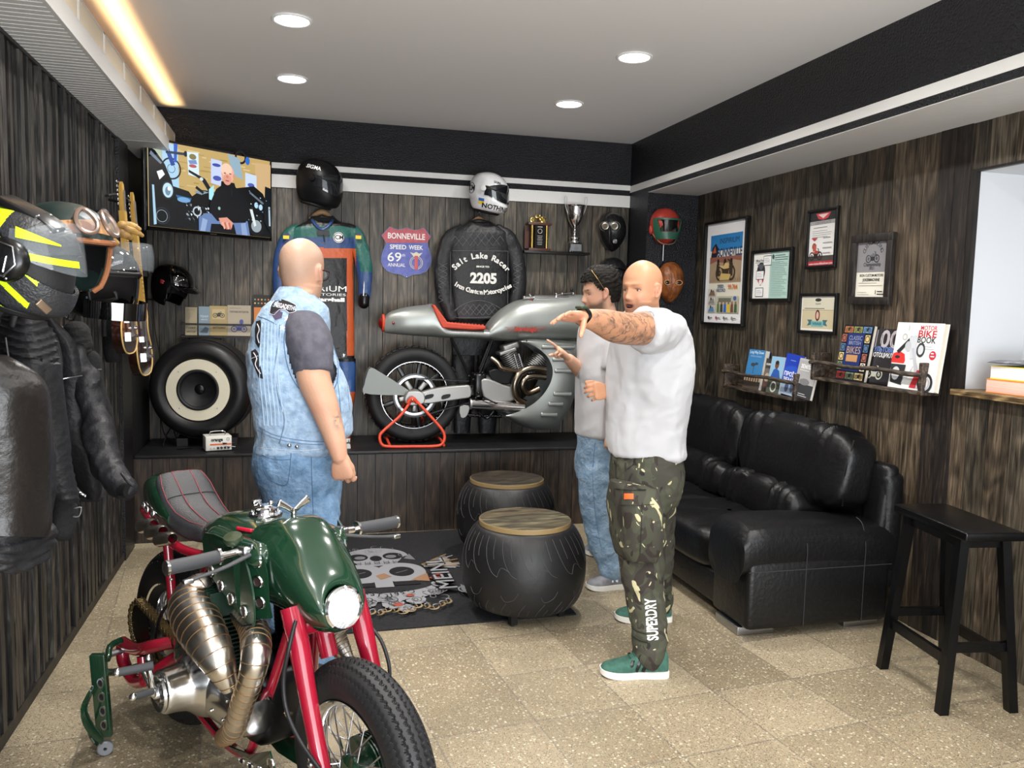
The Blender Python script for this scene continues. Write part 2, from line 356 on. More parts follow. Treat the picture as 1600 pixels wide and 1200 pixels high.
struct('wall_niche', join(bb(nx, nx+.02, NY0, NY1+.02, NZ0-.03, NZ1+.02), bb(XR+.005, nx, NY1, NY1+.02, NZ0-.03, NZ1+.02), bb(XR+.005, nx, NY0-.02, NY0, NZ0-.03, NZ1+.02),
       bb(XR+.005, nx, NY0-.02, NY1+.02, NZ1, NZ1+.02)), M_niche)
M_sill = plank_mat('board_sill', '1b130b', '6b5434', 'c0a878', 1.6, 0.5, axis='y')
g = rbox(((XR+nx)/2-.02, (NY0+NY1)/2+.005, NZ0-.014), (ND+.05, NY1-NY0+.03, .028), .004)
struct('trim_5', g, M_sill, fattr=[.6]*len(g[1]))
struct('wall_right_shell', bb(3.45, 3.5, -1.6, 6.4, 0, CEIL), M_black)
# left wall: narrow burnt slats of changing depth over a black backing, with a bottom rail
r = random.Random(4); gs = []; at = []; y = -1.6
while y < 5.30:
    w = r.uniform(0.022, 0.05); d = r.choice((0.012, 0.02, 0.03, 0.034)); g = bb(XL-.03, XL-.03+d+r.uniform(0, .004), y, y+w-r.choice((.001, .003, .008)), 0.045, ZBOX-0.012)
    gs.append(g); at += [r.random()]*6; y += w
struct('wall_left', join(*gs), M_slat, fattr=at)
struct('wall_left_shell', bb(-1.2, XL-.03, -1.6, 6.4, 0, CEIL), M_black)
struct('baseboard_left', join(bb(XL-.03, XL+.004, -1.6, 5.30, 0, 0.05), bb(XL-.03, XL+.004, -1.6, 5.30, ZBOX-.014, ZBOX)), M_dark, fattr=[.3]*12)
struct('wall_left_post', bb(XL-.08, XL+.012, 5.30, 5.585, 0, ZBOX), mat('post_black', '121114', 0.35, bump=0.5, bs=110, space='World'))
struct('wall_left_recess', bb(XL-.08, XL-.006, 5.585, YB+.02, 0, ZBOX+.3), mat('recess_black', '08080a', 0.6, bump=0.3, bs=60, space='World'))
# white box along the left of the ceiling: ribbed underside, panelled side, warm strip on top
gs = []; y = -1.6
rib = []; 
while y < 5.4:
    rib.append(bb(XL-.02, XBOX-.012, y, y+.034, ZBOX+.001, ZBOX+.006)); y += .044
M_box = mat('box_plastic', 'c9c7c4', 0.45)
struct('ceiling_box', join(bb(XL-.03, XBOX-.004, -1.6, 6.05, ZBOX+.006, ZBOX+.05), bb(XBOX-.014, XBOX, -1.6, 6.05, ZBOX, ZBOX+.075), bb(XL-.03, XBOX, 5.4, 6.05, ZBOX, ZBOX+.01), *rib), M_box)
M_panel = mat('frosted_panel', 'efe4cf', 0.35, trans=0.35, ior=1.1)
gs = []; fr = []; y = 6.03
z0 = ZBOX+.075; z1 = ZBOX+.17
while y > -1.5:
    L_ = 0.42; a = y-L_; fr += [bb(XBOX-.012, XBOX-.004, y-.006, y, z0, z1), bb(XBOX-.012, XBOX-.004, a, a+.006, z0, z1), bb(XBOX-.012, XBOX-.004, a, y, z1-.006, z1), bb(XBOX-.012, XBOX-.004, a, y, z0, z0+.006)]
    gs.append(bb(XBOX-.010, XBOX-.007, a+.006, y-.006, z0+.006, z1-.006)); y = a-.012
struct('trim_6', join(*fr), M_box)
struct('trim_7', join(*gs), M_panel)
struct('trim_8', bb(-0.86, -0.79, -1.5, 6.0, ZBOX+.05, ZBOX+.06), mat('led_warm', 'ffc070', 0.5, emit='ffb860', es=1.4))
# front: wall with the shop window behind the camera
struct('wall_front', join(bb(-1.3, -.9, -1.6, -1.5, 0, CEIL), bb(2.8, 3.7, -1.6, -1.5, 0, CEIL), bb(-1.3, 3.7, -1.6, -1.5, 2.45, CEIL), bb(-1.3, 3.7, -1.6, -1.5, 0, .25)), mat('front_wall', '8d8a86', .6))
# bench along the back wall
g, at = boards(XL, XBEAM-.01, 0.0, ZBENCH-.022, 0.10, 0.125, lambda a, b, z0, z1, t: bb(a, b, YF-t+.02, YF+.03, z0, z1), 0.018, 0.022, 0.003, 12)
struct('wall_bench_front', g, M_bench, fattr=at)
M_btop = mat('bench_top', '17171a', 0.5, col2='0d0d0f', vs=3, bump=.3, bs=30)
struct('trim_9', join(rbox(((XL+XBEAM)/2, (YF-.012+YB)/2, ZBENCH-.011), (XBEAM-XL-.01, YB-YF+.012, .022), .006)), M_btop, smooth=30)
struct('trim_10', bb(XL, XBEAM-.01, YF+.03, YB, 0.01, ZBENCH-.03), M_black)
# downlights
M_lens = mat('lamp_lens', 'ffffff', 0.4, emit='fffaf2', es=16); M_ring = mat('lamp_ring', 'e6e6e6', 0.4)
n = 0
where = {(0, 4.2): 'nearer one of the left pair, above the television side', (0, 5.27): 'farther one of the left pair, near the back wall', (1, 4.2): 'nearer one of the right pair, beside the board', (1, 5.27): 'farther one of the right pair, between board tip and beam'}
for x, y in LIGHTS:
    k = (int(x > 1), y); lb = 'round white recessed downlight, lit, '+where.get(k, 'toward the shop front')
    t = thing('ceiling_downlight', lb, 'downlight', (x, y, CEIL), group='recessed ceiling downlights')
    mk('trim_ring', lathe([(.078, -.001), (.094, -.001), (.095, -.006), (.088, -.010), (.080, -.008)], 40, T((x, y, CEIL)), closed=True), M_ring, t)
    mk('lens', lathe([(.0005, -.004), (.081, -.004), (.081, -.001), (.0005, -.001)], 40, T((x, y, CEIL)), closed=True), M_lens, t)
# ================================================================== helpers for soft things and prints
def fbm(P, f, seed=0, oct=3):
    """cheap smooth pseudo-noise in numpy, about -1..1"""
    r = np.random.default_rng(seed); P = A(P); o = np.zeros(len(P)); amp = 1.0; tot = 0
    for k in range(oct):
        for _ in range(3):
            d = r.normal(size=3); d /= np.linalg.norm(d); d2 = r.normal(size=3); d2 /= np.linalg.norm(d2)
            o += amp*np.sin(P@d*f*6.28+r.uniform(0, 6.28)+1.3*np.sin(P@d2*f*4.1+r.uniform(0, 6.28)))
        tot += amp*3; amp *= 0.5; f *= 2.1
    return o/tot*1.6
def vnormals(g):
    V, F = g; N = np.zeros_like(V)
    q = A([f for f in F if len(f) == 4], ).astype(int) if any(len(f) == 4 for f in F) else None
    if q is not None:
        n = np.cross(V[q[:, 2]]-V[q[:, 0]], V[q[:, 3]]-V[q[:, 1]])
        for k in range(4): np.add.at(N, q[:, k], n)
    t = [f for f in F if len(f) == 3]
    if t:
        t = A(t).astype(int); n = np.cross(V[t[:, 1]]-V[t[:, 0]], V[t[:, 2]]-V[t[:, 0]])
        for k in range(3): np.add.at(N, t[:, k], n)
    return N/(np.linalg.norm(N, axis=1)[:, None]+1e-9)
def wrinkle(g, amp, f, st=(1, 1, 1), seed=0, ridge=True, mask=None):
    N = vnormals(g); h = fbm(g[0]*A(st), f, seed)
    if ridge: h = 1-2*np.abs(h)
    h = h*amp
    if mask is not None: h = h*mask(g[0])
    return (g[0]+N*h[:, None], g[1])
def puff(c, r, e1=0.5, e2=0.5, nu=72, nv=40, rot=(0, 0, 0)):
    """superellipsoid: a cushion"""
    def f(u, v):
        t = u*2*PI; p = (v-.5)*PI*0.9998; ct, st_, cp, sp = math.cos(t), math.sin(t), math.cos(p), math.sin(p)
        sg = lambda x, e: math.copysign(abs(x)**e, x)
        return (r[0]*sg(cp, e1)*sg(ct, e2), r[1]*sg(cp, e1)*sg(st_, e2), r[2]*sg(sp, e1))
    return xf(grid(f, nu, nv, True), T(c, rot))
class Art:
    """flat print made of coloured shapes on one sheet, in metres from its lower left corner"""
    def __init__(s, M): s.M = M; s.g = []; s.m = []; s.z = 0.0003
    def add(s, g, c):
        n = len(s.g); gg = xf(g, s.M); s.g.append(gg); s.m.append(c)
    def Z(s): s.z += 0.00012; return s.z
    def rect(s, x, y, w, h, c, rot=0): s.add(xf(box((0, 0, 0), (w, h, .0002)), T((x+w/2, y+h/2, s.Z()), (0, 0, rot))), c)
    def poly(s, p, c): s.add(poly(p, .0002, T((0, 0, s.Z()))), c)
    def ell(s, x, y, rx, ry, c, n=20): s.poly([(x+rx*math.cos(t), y+ry*math.sin(t)) for t in np.linspace(0, 2*PI, n, endpoint=False)], c)
    def ring(s, x, y, r, w, c, n=28, sy=1.0):
        z = s.Z(); th = np.linspace(0, 2*PI, n, endpoint=False); V = A([(x+q*math.cos(t), y+q*sy*math.sin(t), z) for q in (r, r-w) for t in th])
        s.add((V, [(i, (i+1) % n, n+(i+1) % n, n+i) for i in range(n)]), c)
    def text(s, t, x, y, size, c, bold=0.01, width=None, align='CENTER', rot=0): s.add(text(t, size, T((x, y, s.Z()), (0, 0, rot)), .0002, bold, align, width), c)
    def lines(s, x, y, w, n, dy, c, h=.0012, seed=1):
        r = random.Random(seed)
        for i in range(n): ww = w*r.uniform(.7, 1); s.rect(x+(w-ww)*.0, y-i*dy, ww, h, c)
    def moto(s, x, y, w, c, c2=None, flip=1):
        r = w*.2; X = lambda a: x+w/2+flip*a*w
        for k in (-.3, .3): s.ring(X(k), y+r, r, r*.28, c); s.ring(X(k), y+r, r*.35, r*.2, c)
        s.poly([(X(-.36), y+r*2.0), (X(-.1), y+r*1.9), (X(0), y+r*2.3), (X(.17), y+r*2.2), (X(.2), y+r*1.6), (X(-.05), y+r*1.5), (X(-.2), y+r*1.7)], c2 or c)
        s.poly([(X(-.14), y+r*.5), (X(.1), y+r*.5), (X(.14), y+r*1.5), (X(-.14), y+r*1.5)], c)
        s.poly([(X(.3), y+r), (X(.33), y+r), (X(.2), y+r*2.7), (X(.08), y+r*2.8), (X(.17), y+r*2.5)], c)
    def build(s, name, parent, **kw):
        cols = []; idx = []
        for g, c in zip(s.g, s.m):
            if c not in cols: cols.append(c)
            idx += [cols.index(c)]*len(g[1])
        return mk(name, join(*s.g), [ink(c) for c in cols], parent, fmat=idx, smooth=0, **kw)
def ink(c): return mat('ink_'+c, c, 0.5)
def backface(x, z, y=YB): return frame((x, y, z), (1, 0, 0), (0, 0, 1))
def sideface(y, z, x=XR): return frame((x, y, z), (0, -1, 0), (0, 0, 1))
M_leather = mat('black_leather', '121214', 0.36, bump=0.35, bs=60, bd=6, spec=0.55)
M_leather2 = mat('sofa_leather', '0b0b0d', 0.40, bump=0.25, bs=45, bd=5, spec=0.45)
M_chrome = mat('chrome', 'e8e8ea', 0.07, 1.0); M_steel = mat('brushed_steel', 'a8a9ac', 0.28, 1.0); M_dsteel = mat('dark_steel', '3a3b3e', 0.35, 1.0)
M_rubber = mat('rubber', '17171a', 0.5, bump=0.08, bs=200); M_rubber2 = mat('rubber_dull', '121214', 0.62, bump=.1, bs=150)
M_blk = mat('satin_black', '0c0c0e', 0.28); M_gloss = mat('gloss_black', '060607', 0.06, coat=1.0); M_glass = mat('clear_glass', 'ffffff', 0.02, trans=1.0, ior=1.1, alpha=.35)
M_wht = mat('white_print', 'e6e6e4', 0.5)
# ------------------------------------------------------------------ sofa
sf = thing('leather_sofa', 'long black leather sofa with padded back cushions along the boarded right wall', 'sofa', (2.5, 4.62, 0))
def seam(pts, r=.0022): return tube(pts, r, 6, 6)
mk('base', join(rbox((2.56, 4.62, .15), (.86, 2.02, .17), .02), rbox((2.155, 4.62, .145), (.07, 2.0, .17), .02)), M_leather2, sf)
def arm(y0, y1, nm='armrest'):
    yc = (y0+y1)/2; hw = (y1-y0)/2
    body = rbox((2.51, yc, .215), (.80, 2*hw+.004, .345), .03)
    # rolled top: rises from the front lip, level, then dips a little at the back
    st = [(2.075, .36, .90), (2.085, .40, .97), (2.12, .425, 1.02), (2.22, .44, 1.05), (2.45, .435, 1.03), (2.70, .42, 1.01), (2.88, .405, 1.0), (2.93, .385, .95)]
    rings = [superring((x, yc, z), (0, 1, 0), (0, 0, 1), hw*min(1.0, s)*1.005, .128*(1 if x > 2.09 else .8), 3.6, 36) for x, z, s in st]
    top = wrinkle(loft(rings), .003, 2.2, (1, 1, 1), 4)
    a = mk(nm, join(body, top), M_leather2, sf)
    s1 = [[(x, yc-hw-.0035, .05), (x, yc-hw-.0035, .33), (x, yc-hw-.003, .44), (x, yc-hw+.03, .535), (x, yc-hw+.08, .560)] for x in (2.42, 2.75)]
    mk('stitching', join(*[seam(q) for q in s1], seam([(2.11, yc-hw-.002, .335), (2.5, yc-hw-.003, .335), (2.91, yc-hw-.002, .335)])), mat('stitch_dark', '303033', .5), a)
arm(3.45, 3.80); arm(5.46, 5.80)
for i, (a, b) in enumerate(((3.80, 4.63), (4.63, 5.46))):
    g = puff((2.43, (a+b)/2, .32), (.355, (b-a)/2+.004, .115), .42, .42, 120, 60)
    g = wrinkle(g, .010, 1.3, (1, 1.8, .6), 11+i, True, lambda V: np.clip((V[:, 2]-.3)*8, .15, 1))
    mk('seat_cushion', g, M_leather2, sf)
mk('back_frame', join(rbox((2.93, 4.62, .49), (.12, 2.30, .60), .04), rbox((2.90, 3.56, .60), (.09, .16, .46), .035, (0, 6, 0))), M_leather2, sf)
for i, (a, b) in enumerate(((3.585, 4.63), (4.63, 5.68))):
    yc = (a+b)/2; hy = (b-a)/2+.006
    g = puff((2.80, yc, .765), (.125, hy, .215), .5, .38, 160, 80, (0, 9, 0))
    def mask(V, yc=yc, hy=hy): return .35+.9*np.clip((np.abs(V[:, 2]-.76)-.05)*6, 0, 1)
    g = wrinkle(g, .012, 2.0, (.6, 2.0, .45), 30+i, True, mask)
    c = mk('back_cushion', g, M_leather2, sf)
    mk('seam', seam([(2.72, a+.02, .60), (2.715, a+.006, .77), (2.76, a+.012, .94)], .004), M_leather2, c)
    if i == 0: a2 = 3.83
    else: a2 = a
    b2 = b if i == 0 else 5.46
    g = puff((2.70, (a2+b2)/2, .50), (.14, (b2-a2)/2+.006, .125), .6, .4, 130, 60, (0, 14, 0))
    g = wrinkle(g, .012, 2.4, (.7, 2.4, .4), 40+i)
    mk('lumbar_cushion', g, M_leather2, sf)
for y in (3.62, 5.62):
    for x in (2.20, 2.80): mk('foot', rbox((x, y, .022), (.20, .22, .044), .004), M_steel, sf)
# ------------------------------------------------------------------ bar stool
st = thing('bar_stool', 'tall black wooden bar stool with flat rectangular seat beside the sofa', 'stool', (2.68, 2.82, 0), -8)
M_stool = mat('stool_lacquer', '050506', 0.28, spec=.35, bump=.12, bs=30, bst=(1, 1, .3))
mk('seat', rbox((0, 0, .725), (.25, .49, .036), .006), M_stool, st, local=True)
mk('apron', join(box((0, .17, .69), (.15, .02, .05)), box((0, -.17, .69), (.15, .02, .05)), box((.085, 0, .69), (.02, .33, .05)), box((-.085, 0, .69), (.02, .33, .05))), M_stool, st, local=True)
for sx in (-1, 1):
    for sy in (-1, 1):
        w = .019; top = A([(sx*.088+dx, sy*.175+dy, .71) for dx, dy in ((-w, -w), (w, -w), (w, w), (-w, w))]); bot = A([(sx*.150+dx, sy*.212+dy, 0) for dx, dy in ((-w, -w), (w, -w), (w, w), (-w, w))])
        l = mk('leg', loft([bot, top]), M_stool, st, local=True, smooth=20)
        for z in (.24, .655): f = 1-z/.71; mk('bolt', ell((sx*(.088+.062*f)-.0, sy*(.175+.037*f)-.02*1, z), (.006, .003, .006), 10, 6), M_steel, l, local=False) if False else None
for sx in (-1, 1): mk('stretcher', box((sx*.131, 0, .215), (.022, .37, .042)), M_stool, st, local=True)
for sy in (-1, 1): mk('stretcher', box((0, sy*.1985, .265), (.24, .022, .036)), M_stool, st, local=True)
# ------------------------------------------------------------------ tyre tables
M_ttop = plank_mat('board_table', '17130d', '4a4332', '857b5e', 1.3, 0.4, axis='x')
M_ttop2 = plank_mat('board_table_dark', '0d0a08', '2a241b', '544b39', 1.3, 0.45, axis='x')
M_tyre = mat('tyre_table_rubber', '141416', 0.48, bump=.15, bs=25, bd=5)
M_groove = mat('tyre_groove', '3d3d41', 0.6)
def tyre_table(x, y, R_, rz, label, mt):
    t = thing('tyre_table', label, 'table', (x, y, .0085), rz, 'tables made of tyres')
    prof = [(R_*.70, .46), (R_*.74, .463), (R_*.80, .452), (R_*.89, .41), (R_*.965, .345), (R_, .255), (R_*.985, .18), (R_*.93, .115), (R_*.84, .07), (R_*.74, .052), (R_*.66, .052), (R_*.66, .46)]
    P = cr_spline(prof[:11], 5); P = np.vstack([P, [prof[11]]])
    mk('tyre', lathe(P, 96, closed=True), M_tyre, t, local=True, smooth=60)
    def surf(a, z, o=.0012):
        q = P[:-1]; i = np.argmin(np.abs(q[:, 1]-z)+(q[:, 0] < R_*.7)*9); zz = z
        o_ = np.argsort(q[:50, 1]); rr = np.interp(z, q[:50, 1][o_], q[:50, 0][o_]); return (rr*1+o)*math.cos(a), (rr+o)*math.sin(a), zz
    gs = []
    for k in range(20):
        a0 = k*2*PI/20
        for pts in ([(0, .445), (.03, .40), (.10, .34), (.20, .29), (.30, .27)], [(.16, .44), (.19, .385), (.22, .35)], [(.30, .27), (.36, .315), (.50, .30)] if k % 2 else [(.05, .18), (.12, .15), (.26, .165), (.33, .20)],
                    [(.0, .065), (.04, .10), (.13, .14)], [(.15, .07), (.20, .105)]):
            gs.append(tube([surf(a0+a, z) for a, z in pts], .0014, 5, 4))
    mk('tread_grooves', join(*gs), M_groove, t, local=True)
    d = []; at = []; rr = R_*.735; w = .105; xx = -rr
    k = 0
    while xx < rr:
        x1 = min(xx+w, rr); pts = [(math.sqrt(max(0, rr*rr-v*v)), v) for v in np.linspace(xx+.0008, x1-.0008, 9)]
        pg = [(a, v) for a, v in pts]+[(-a, v) for a, v in pts[::-1]]
        g = poly(pg, .026, T((0, 0, .462))); d.append(g); at += [random.Random(k+int(x*100)).random()*.5+.3]*len(g[1]); xx = x1; k += 1
    mk('top_board', join(*d), mt, t, local=True, fattr=at, smooth=0)
    mk('board_rim', lathe([(rr-.004, .463), (rr+.0015, .464), (rr+.002, .486), (rr-.004, .4885)], 80), mat('bare_edge', '8c7650', .5), t, local=True)
    for a in (45, 135, 225, 315): mk('leg', box((R_*.62*math.cos(R(a)), R_*.62*math.sin(R(a)), .028), (.035, .035, .056)), M_black, t, local=True)
    return t
tyre_table(1.155, 4.02, .318, 15, 'nearer of the two black tyre tables, pale planked round top', M_ttop)
tyre_table(1.315, 5.02, .315, 40, 'farther tyre table, darker planked top, standing against the bench', M_ttop2)
# ------------------------------------------------------------------ rug
rg = thing('printed_rug', 'black rug printed with a grey skull, eight and wings under the tyre tables', 'rug', (.6, 4.77, 0))
M_rug = mat('rug_pile', '131316', 0.9, col2='1d1d21', vs=60, bump=.6, bs=300)
mk('rug_body', rbox((.545, 4.765, .004), (1.71, 1.71, .008), .003, (0, 0, 1.2)), M_rug, rg)
a = Art(T((.50-.56*.56, 4.65-.92*4.62, .0079), (0, 0, 0), (.56, .92, 1)))
G1, G2, G3, G4, K, RD = '85868a', '66676b', '7d6644', '8f7c5c', '131316', '8e4438'
cx, cy = .56, 4.62
# skull: cranium, sockets, nose, teeth
a.poly([(cx+.36*math.cos(t)*(1 if math.sin(t) > -.1 else .8), cy+.47+.20*math.sin(t)) for t in np.linspace(0, 2*PI, 40, endpoint=False)], G1)
for s in (-1, 1):
    a.ell(cx+s*.19, cy+.47, .11, .075, K); a.ell(cx+s*.17, cy+.46, .06, .035, G2)
    a.poly([(cx+s*.30, cy+.40), (cx+s*.42, cy+.36), (cx+s*.38, cy+.50)], G2)
a.ell(cx, cy+.43, .065, .06, K)
for i in range(9): a.ell(cx-.2+i*.05, cy+.325+.01*((i % 2)), .02, .026, G1 if i % 2 else G2)
for i in range(8): a.rect(cx-.18+i*.05, cy+.30, .006, .06, K)
# the lying eight
for s in (-1, 1): a.ell(cx+s*.21, cy+.11, .26, .19, G1, 40)
a.rect(cx-.09, cy-.16, .18, .22, G1)
for s in (-1, 1):
    a.ell(cx+s*.22, cy+.12, .13, .095, K, 30); a.ring(cx+s*.22, cy+.12, .06, .008, G2); a.rect(cx+s*.22-.07, cy+.115, .14, .006, G2, 20)
    a.rect(cx+(.10 if s > 0 else -.36), cy-.14, .26, .07, K)
a.poly([(cx+.28, cy-.06), (cx+.46, cy-.10), (cx+.47, cy+.06), (cx+.36, cy+.0)], '86664c')
a.poly([(cx-.02, cy-.02), (cx+.10, cy+.03), (cx+.03, cy+.10), (cx-.06, cy+.06)], '86664c')
# wing rays to the right and left
r = random.Random(3)
for i in range(13):
    t0 = R(-14+i*4.6); c = (G1, G2, G3, G1, G4)[i % 5]; l = r.uniform(.36, .5)
    for s in (1, -1):
        bx, by = cx+s*.42, cy+.20; dx, dy = s*math.cos(t0), math.sin(t0)*.7
        a.poly([(bx+dx*.05-dy*.012, by+dy*.05+.012), (bx+dx*l, by+dy*l+.014), (bx+dx*l, by+dy*l-.006), (bx+dx*.05, by+dy*.05-.012)], c)
a.poly([(cx+.46, cy-.05), (cx+.6, cy+.05), (cx+.62, cy-.02), (cx+.52, cy-.1)], RD)
# banner and roses with swirls
a.poly([(cx+.5*math.sin(t), cy-.12-.16*math.cos(t)*1.0) for t in np.linspace(-1.2, 1.2, 20)]+[(cx+.54*math.sin(t), cy-.22-.20*math.cos(t)) for t in np.linspace(1.2, -1.2, 20)], G1)
a.add(arctext('EST 1951', .085, .30, T((cx, cy-.02, a.Z())), .03, 1.1, .0002, up=False), K)
for x, y, q in ((-.22, -.42, .10), (.02, -.46, .11), (.24, -.42, .10), (.42, -.30, .09), (-.42, -.30, .09), (.52, -.18, .07), (.12, -.56, .08)):
    a.ell(cx+x, cy+y, q, q*.8, G1, 9); a.ring(cx+x, cy+y, q*.8, .008, K, 12, .8); a.ring(cx+x+.01, cy+y, q*.5, .008, K, 10, .8); a.ring(cx+x, cy+y-.005, q*.25, .008, K, 8)
    for k in range(5):
        t = k*1.26+x; a.poly([(cx+x+q*.5*math.cos(t), cy+y+q*.4*math.sin(t)), (cx+x+q*1.0*math.cos(t+.3), cy+y+q*.8*math.sin(t+.3)), (cx+x+q*.97*math.cos(t+.42), cy+y+q*.78*math.sin(t+.42))], K)
a.ell(cx+.06, cy-.50, .05, .03, RD, 7); a.ell(cx+.20, cy-.36, .04, .025, RD, 7)
def crescent(x, y, r0, a0, a1, w, c): ts = np.linspace(a0, a1, 10); a.poly([(x+r0*math.cos(t), y+r0*.8*math.sin(t)) for t in ts]+[(x+(r0-w*math.sin(PI*k/9))*math.cos(t), y+(r0-w*math.sin(PI*k/9))*.8*math.sin(t)) for k, t in list(enumerate(ts))[::-1]], c)
for i in range(15):
    x = cx-.50+i*.072; y = cy-.60-.03*math.sin(i*1.7)+.06*abs(i-7)/7; crescent(x, y, .055, R(200+40*(i % 2)), R(380+30*(i % 3)), .022, G3 if i % 2 else G4); crescent(x+.03, y+.02, .032, R(20), R(210), .014, G1); crescent(x-.02, y-.01, .028, R(-60), R(100), .012, G3)
for i in range(26):
    r = random.Random(i+50); x, y = cx+r.uniform(-.5, .55), cy-r.uniform(.30, .55); crescent(x, y, r.uniform(.03, .06), R(r.uniform(0, 360)), R(r.uniform(400, 560)), .012, K if i % 2 else G2)
for i in range(14):
    r = random.Random(i+9); x = cx+r.uniform(-.30, .30); crescent(x, cy+r.uniform(.40, .64), r.uniform(.02, .05), R(r.uniform(0, 180)), R(r.uniform(200, 330)), .008, G2)
# brand lettering along the right side, read from the wall side
a.text('MEINL', cx+.60, cy-.02, .29, K, .03, .64, rot=90); a.text('MEINL', cx+.60, cy-.02, .26, G1, .006, .60, rot=90)
a.ring(cx+.72, cy-.35, .05, .012, G1); a.poly([(cx+.74, cy-.44), (cx+.82, cy-.36), (cx+.72, cy-.26), (cx+.70, cy-.36)], G2)
a.build('print', rg)
# ------------------------------------------------------------------ framed prints on the right wall
def framed(y0, y1, z0, z1, b, dep, fm, label, paper, rot=0, cat='picture frame'):
    """y0 far edge, y1 near edge"""
    w, h = y0-y1, z1-z0; M = sideface(y0, z0)@T((0, 0, .0025))
    if rot: M = M@T((w/2, h/2, 0), (0, 0, rot))@T((-w/2, -h/2, 0))
    t = thing('picture_frame', label, cat, (XR, (y0+y1)/2, z0), 0, 'frames on the right wall')
    mk('frame', xf(join(rbox((w/2, b/2, dep/2), (w, b, dep), .002), rbox((w/2, h-b/2, dep/2), (w, b, dep), .002), rbox((b/2, h/2, dep/2), (b, h-2*b+.001, dep), .002), rbox((w-b/2, h/2, dep/2), (b, h-2*b+.001, dep), .002)), M), fm, t, smooth=30)
    mk('backing', xf(box((w/2, h/2, .005), (w-b, h-b, .006)), M), ink(paper), t)
    return t, Art(M@T((b, b, .0082))), w-2*b, h-2*b
M_frame = mat('frame_black', '0b0b0c', .35)
t, a, w, h = framed(5.80, 5.195, 1.478, 2.238, .017, .03, M_frame, 'tallest black frame, motor poster with blue top band and wide white margin', 'e9e9ea')
x0, x1 = w*.10, w*.90; y0, y1 = h*.09, h*.885; W_ = x1-x0
a.rect(x0, y0, W_, y1-y0, 'dcd8c6'); a.rect(x0, y1-.115, W_, .115, '2f7dba'); a.text('INSPIRIUM', x0+W_*.60, y1-.05, .055, '1d2a44', .0, W_*.60)
a.poly([(x0+.01, y1-.17), (x0+.10, y1-.17), (x0+.12, y1-.10), (x0+.08, y1-.06), (x0+.03, y1-.09)], '20232c'); a.poly([(x0+.03, y1-.13), (x0+.09, y1-.13), (x0+.07, y1-.08)], 'b2573c')
a.text('BONNEVILLE', x0+W_*.62, y1-.135, .085, '1f3b68', .03, W_*.76); a.rect(x0+.01, y1-.193, W_-.02, .006, '5a5a52')
a.rect(x0, y1-.352, W_, .190, 'a48f74'); yq = y1-.352
a.poly([(x0, yq+.14), (x0+.1, yq+.16), (x0+.22, yq+.14), (x0+.35, yq+.165), (x1, yq+.15), (x1, yq+.19), (x0, yq+.19)], '8c5a4c')
for i in range(22): a.poly([(x0+.02+i*.021, yq+.01), (x0+.025+i*.021, yq+.01), (x0+.03+i*.02, yq+.04+.05*((i*7) % 3)/3)], '6d5f4b')
for xx in (.13, .23, .32): a.ell(x0+xx, yq+.155, .016, .020, '2c231c'); a.poly([(x0+xx-.024, yq+.05), (x0+xx+.024, yq+.05), (x0+xx+.02, yq+.14), (x0+xx-.02, yq+.14)], '3a3026')
a.moto(x0+.10, yq+.015, .28, '3d3224', 'cdb178', 1); a.poly([(x0+.16, yq+.02), (x0+.30, yq+.02), (x0+.32, yq+.06), (x0+.18, yq+.07)], 'c4a968')
a.text('SPEED', x0+W_*.40, y1-.378, .034, '2a4a78', .015); a.text('RECORD', x0+W_*.42, y1-.407, .032, '2a4a78', .015); a.text('99.764', x0+W_*.78, y1-.385, .048, 'd0713a', .02)
for i, c in enumerate(('7a6454', '8e8a86', '5f86a8')): yy_ = y0+.008+.060*(2-i); a.rect(x0, yy_, W_*.26, .055, 'c9c6c0'); a.poly([(x0+.01, yy_+.004), (x0+.11, yy_+.004), (x0+.09, yy_+.045), (x0+.04, yy_+.04)], c); a.ell(x0+.05, yy_+.042, .010, .010, '3a2f28')
a.rect(x0+W_*.30, y0+.008, W_*.68, .120, 'b5b6a2'); a.rect(x0+W_*.36, y0+.085, W_*.4, .03, '6d6f62')
for i, c in enumerate(('5f7a4c', '3c3c34', '3b62b4', 'd6b92e', '7a4a38', '46603e')): a.ell(x0+W_*(.36+.11*i), y0+.078, .012, .014, '8a6a54'); a.poly([(x0+W_*(.36+.11*i)-.020, y0+.012), (x0+W_*(.36+.11*i)+.020, y0+.012), (x0+W_*(.36+.11*i)+.016, y0+.07), (x0+W_*(.36+.11*i)-.016, y0+.07)], c)
a.ell(x0+W_*.88, y0+.112, .022, .016, '4a62a4')
for i in range(4): a.ell(x0+.03+i*W_*.25, y0-.030, .012, .012, ('3a3a3a', 'b04040', '6a6a6a', '8a8a80')[i]); a.rect(x0+.045+i*W_*.25, y0-.034, .04, .007, '777777')
a.build('print', t)
t, a, w, h = framed(5.13, 4.65, 1.648, 1.992, .022, .022, M_frame, 'wide black frame holding a certificate, left half white and right half mint green', 'ebebe6')
a.rect(w*.46, 0, w*.54, h, 'b5d3ca'); a.text('Official Results', w*.2, h*.84, .022, '222222', .01, w*.3); a.lines(w*.05, h*.79, w*.3, 1, .01, '333333', .003)
def tag(x, y, ww, hh): a.rect(x, y, ww, hh, '23262e'); a.rect(x+.004, y+.004, ww-.008, hh-.008, 'ececec'); a.lines(x+.012, y+hh-.02, ww-.03, max(2, int(hh/.014)-1), .011, '6b7280', .002)
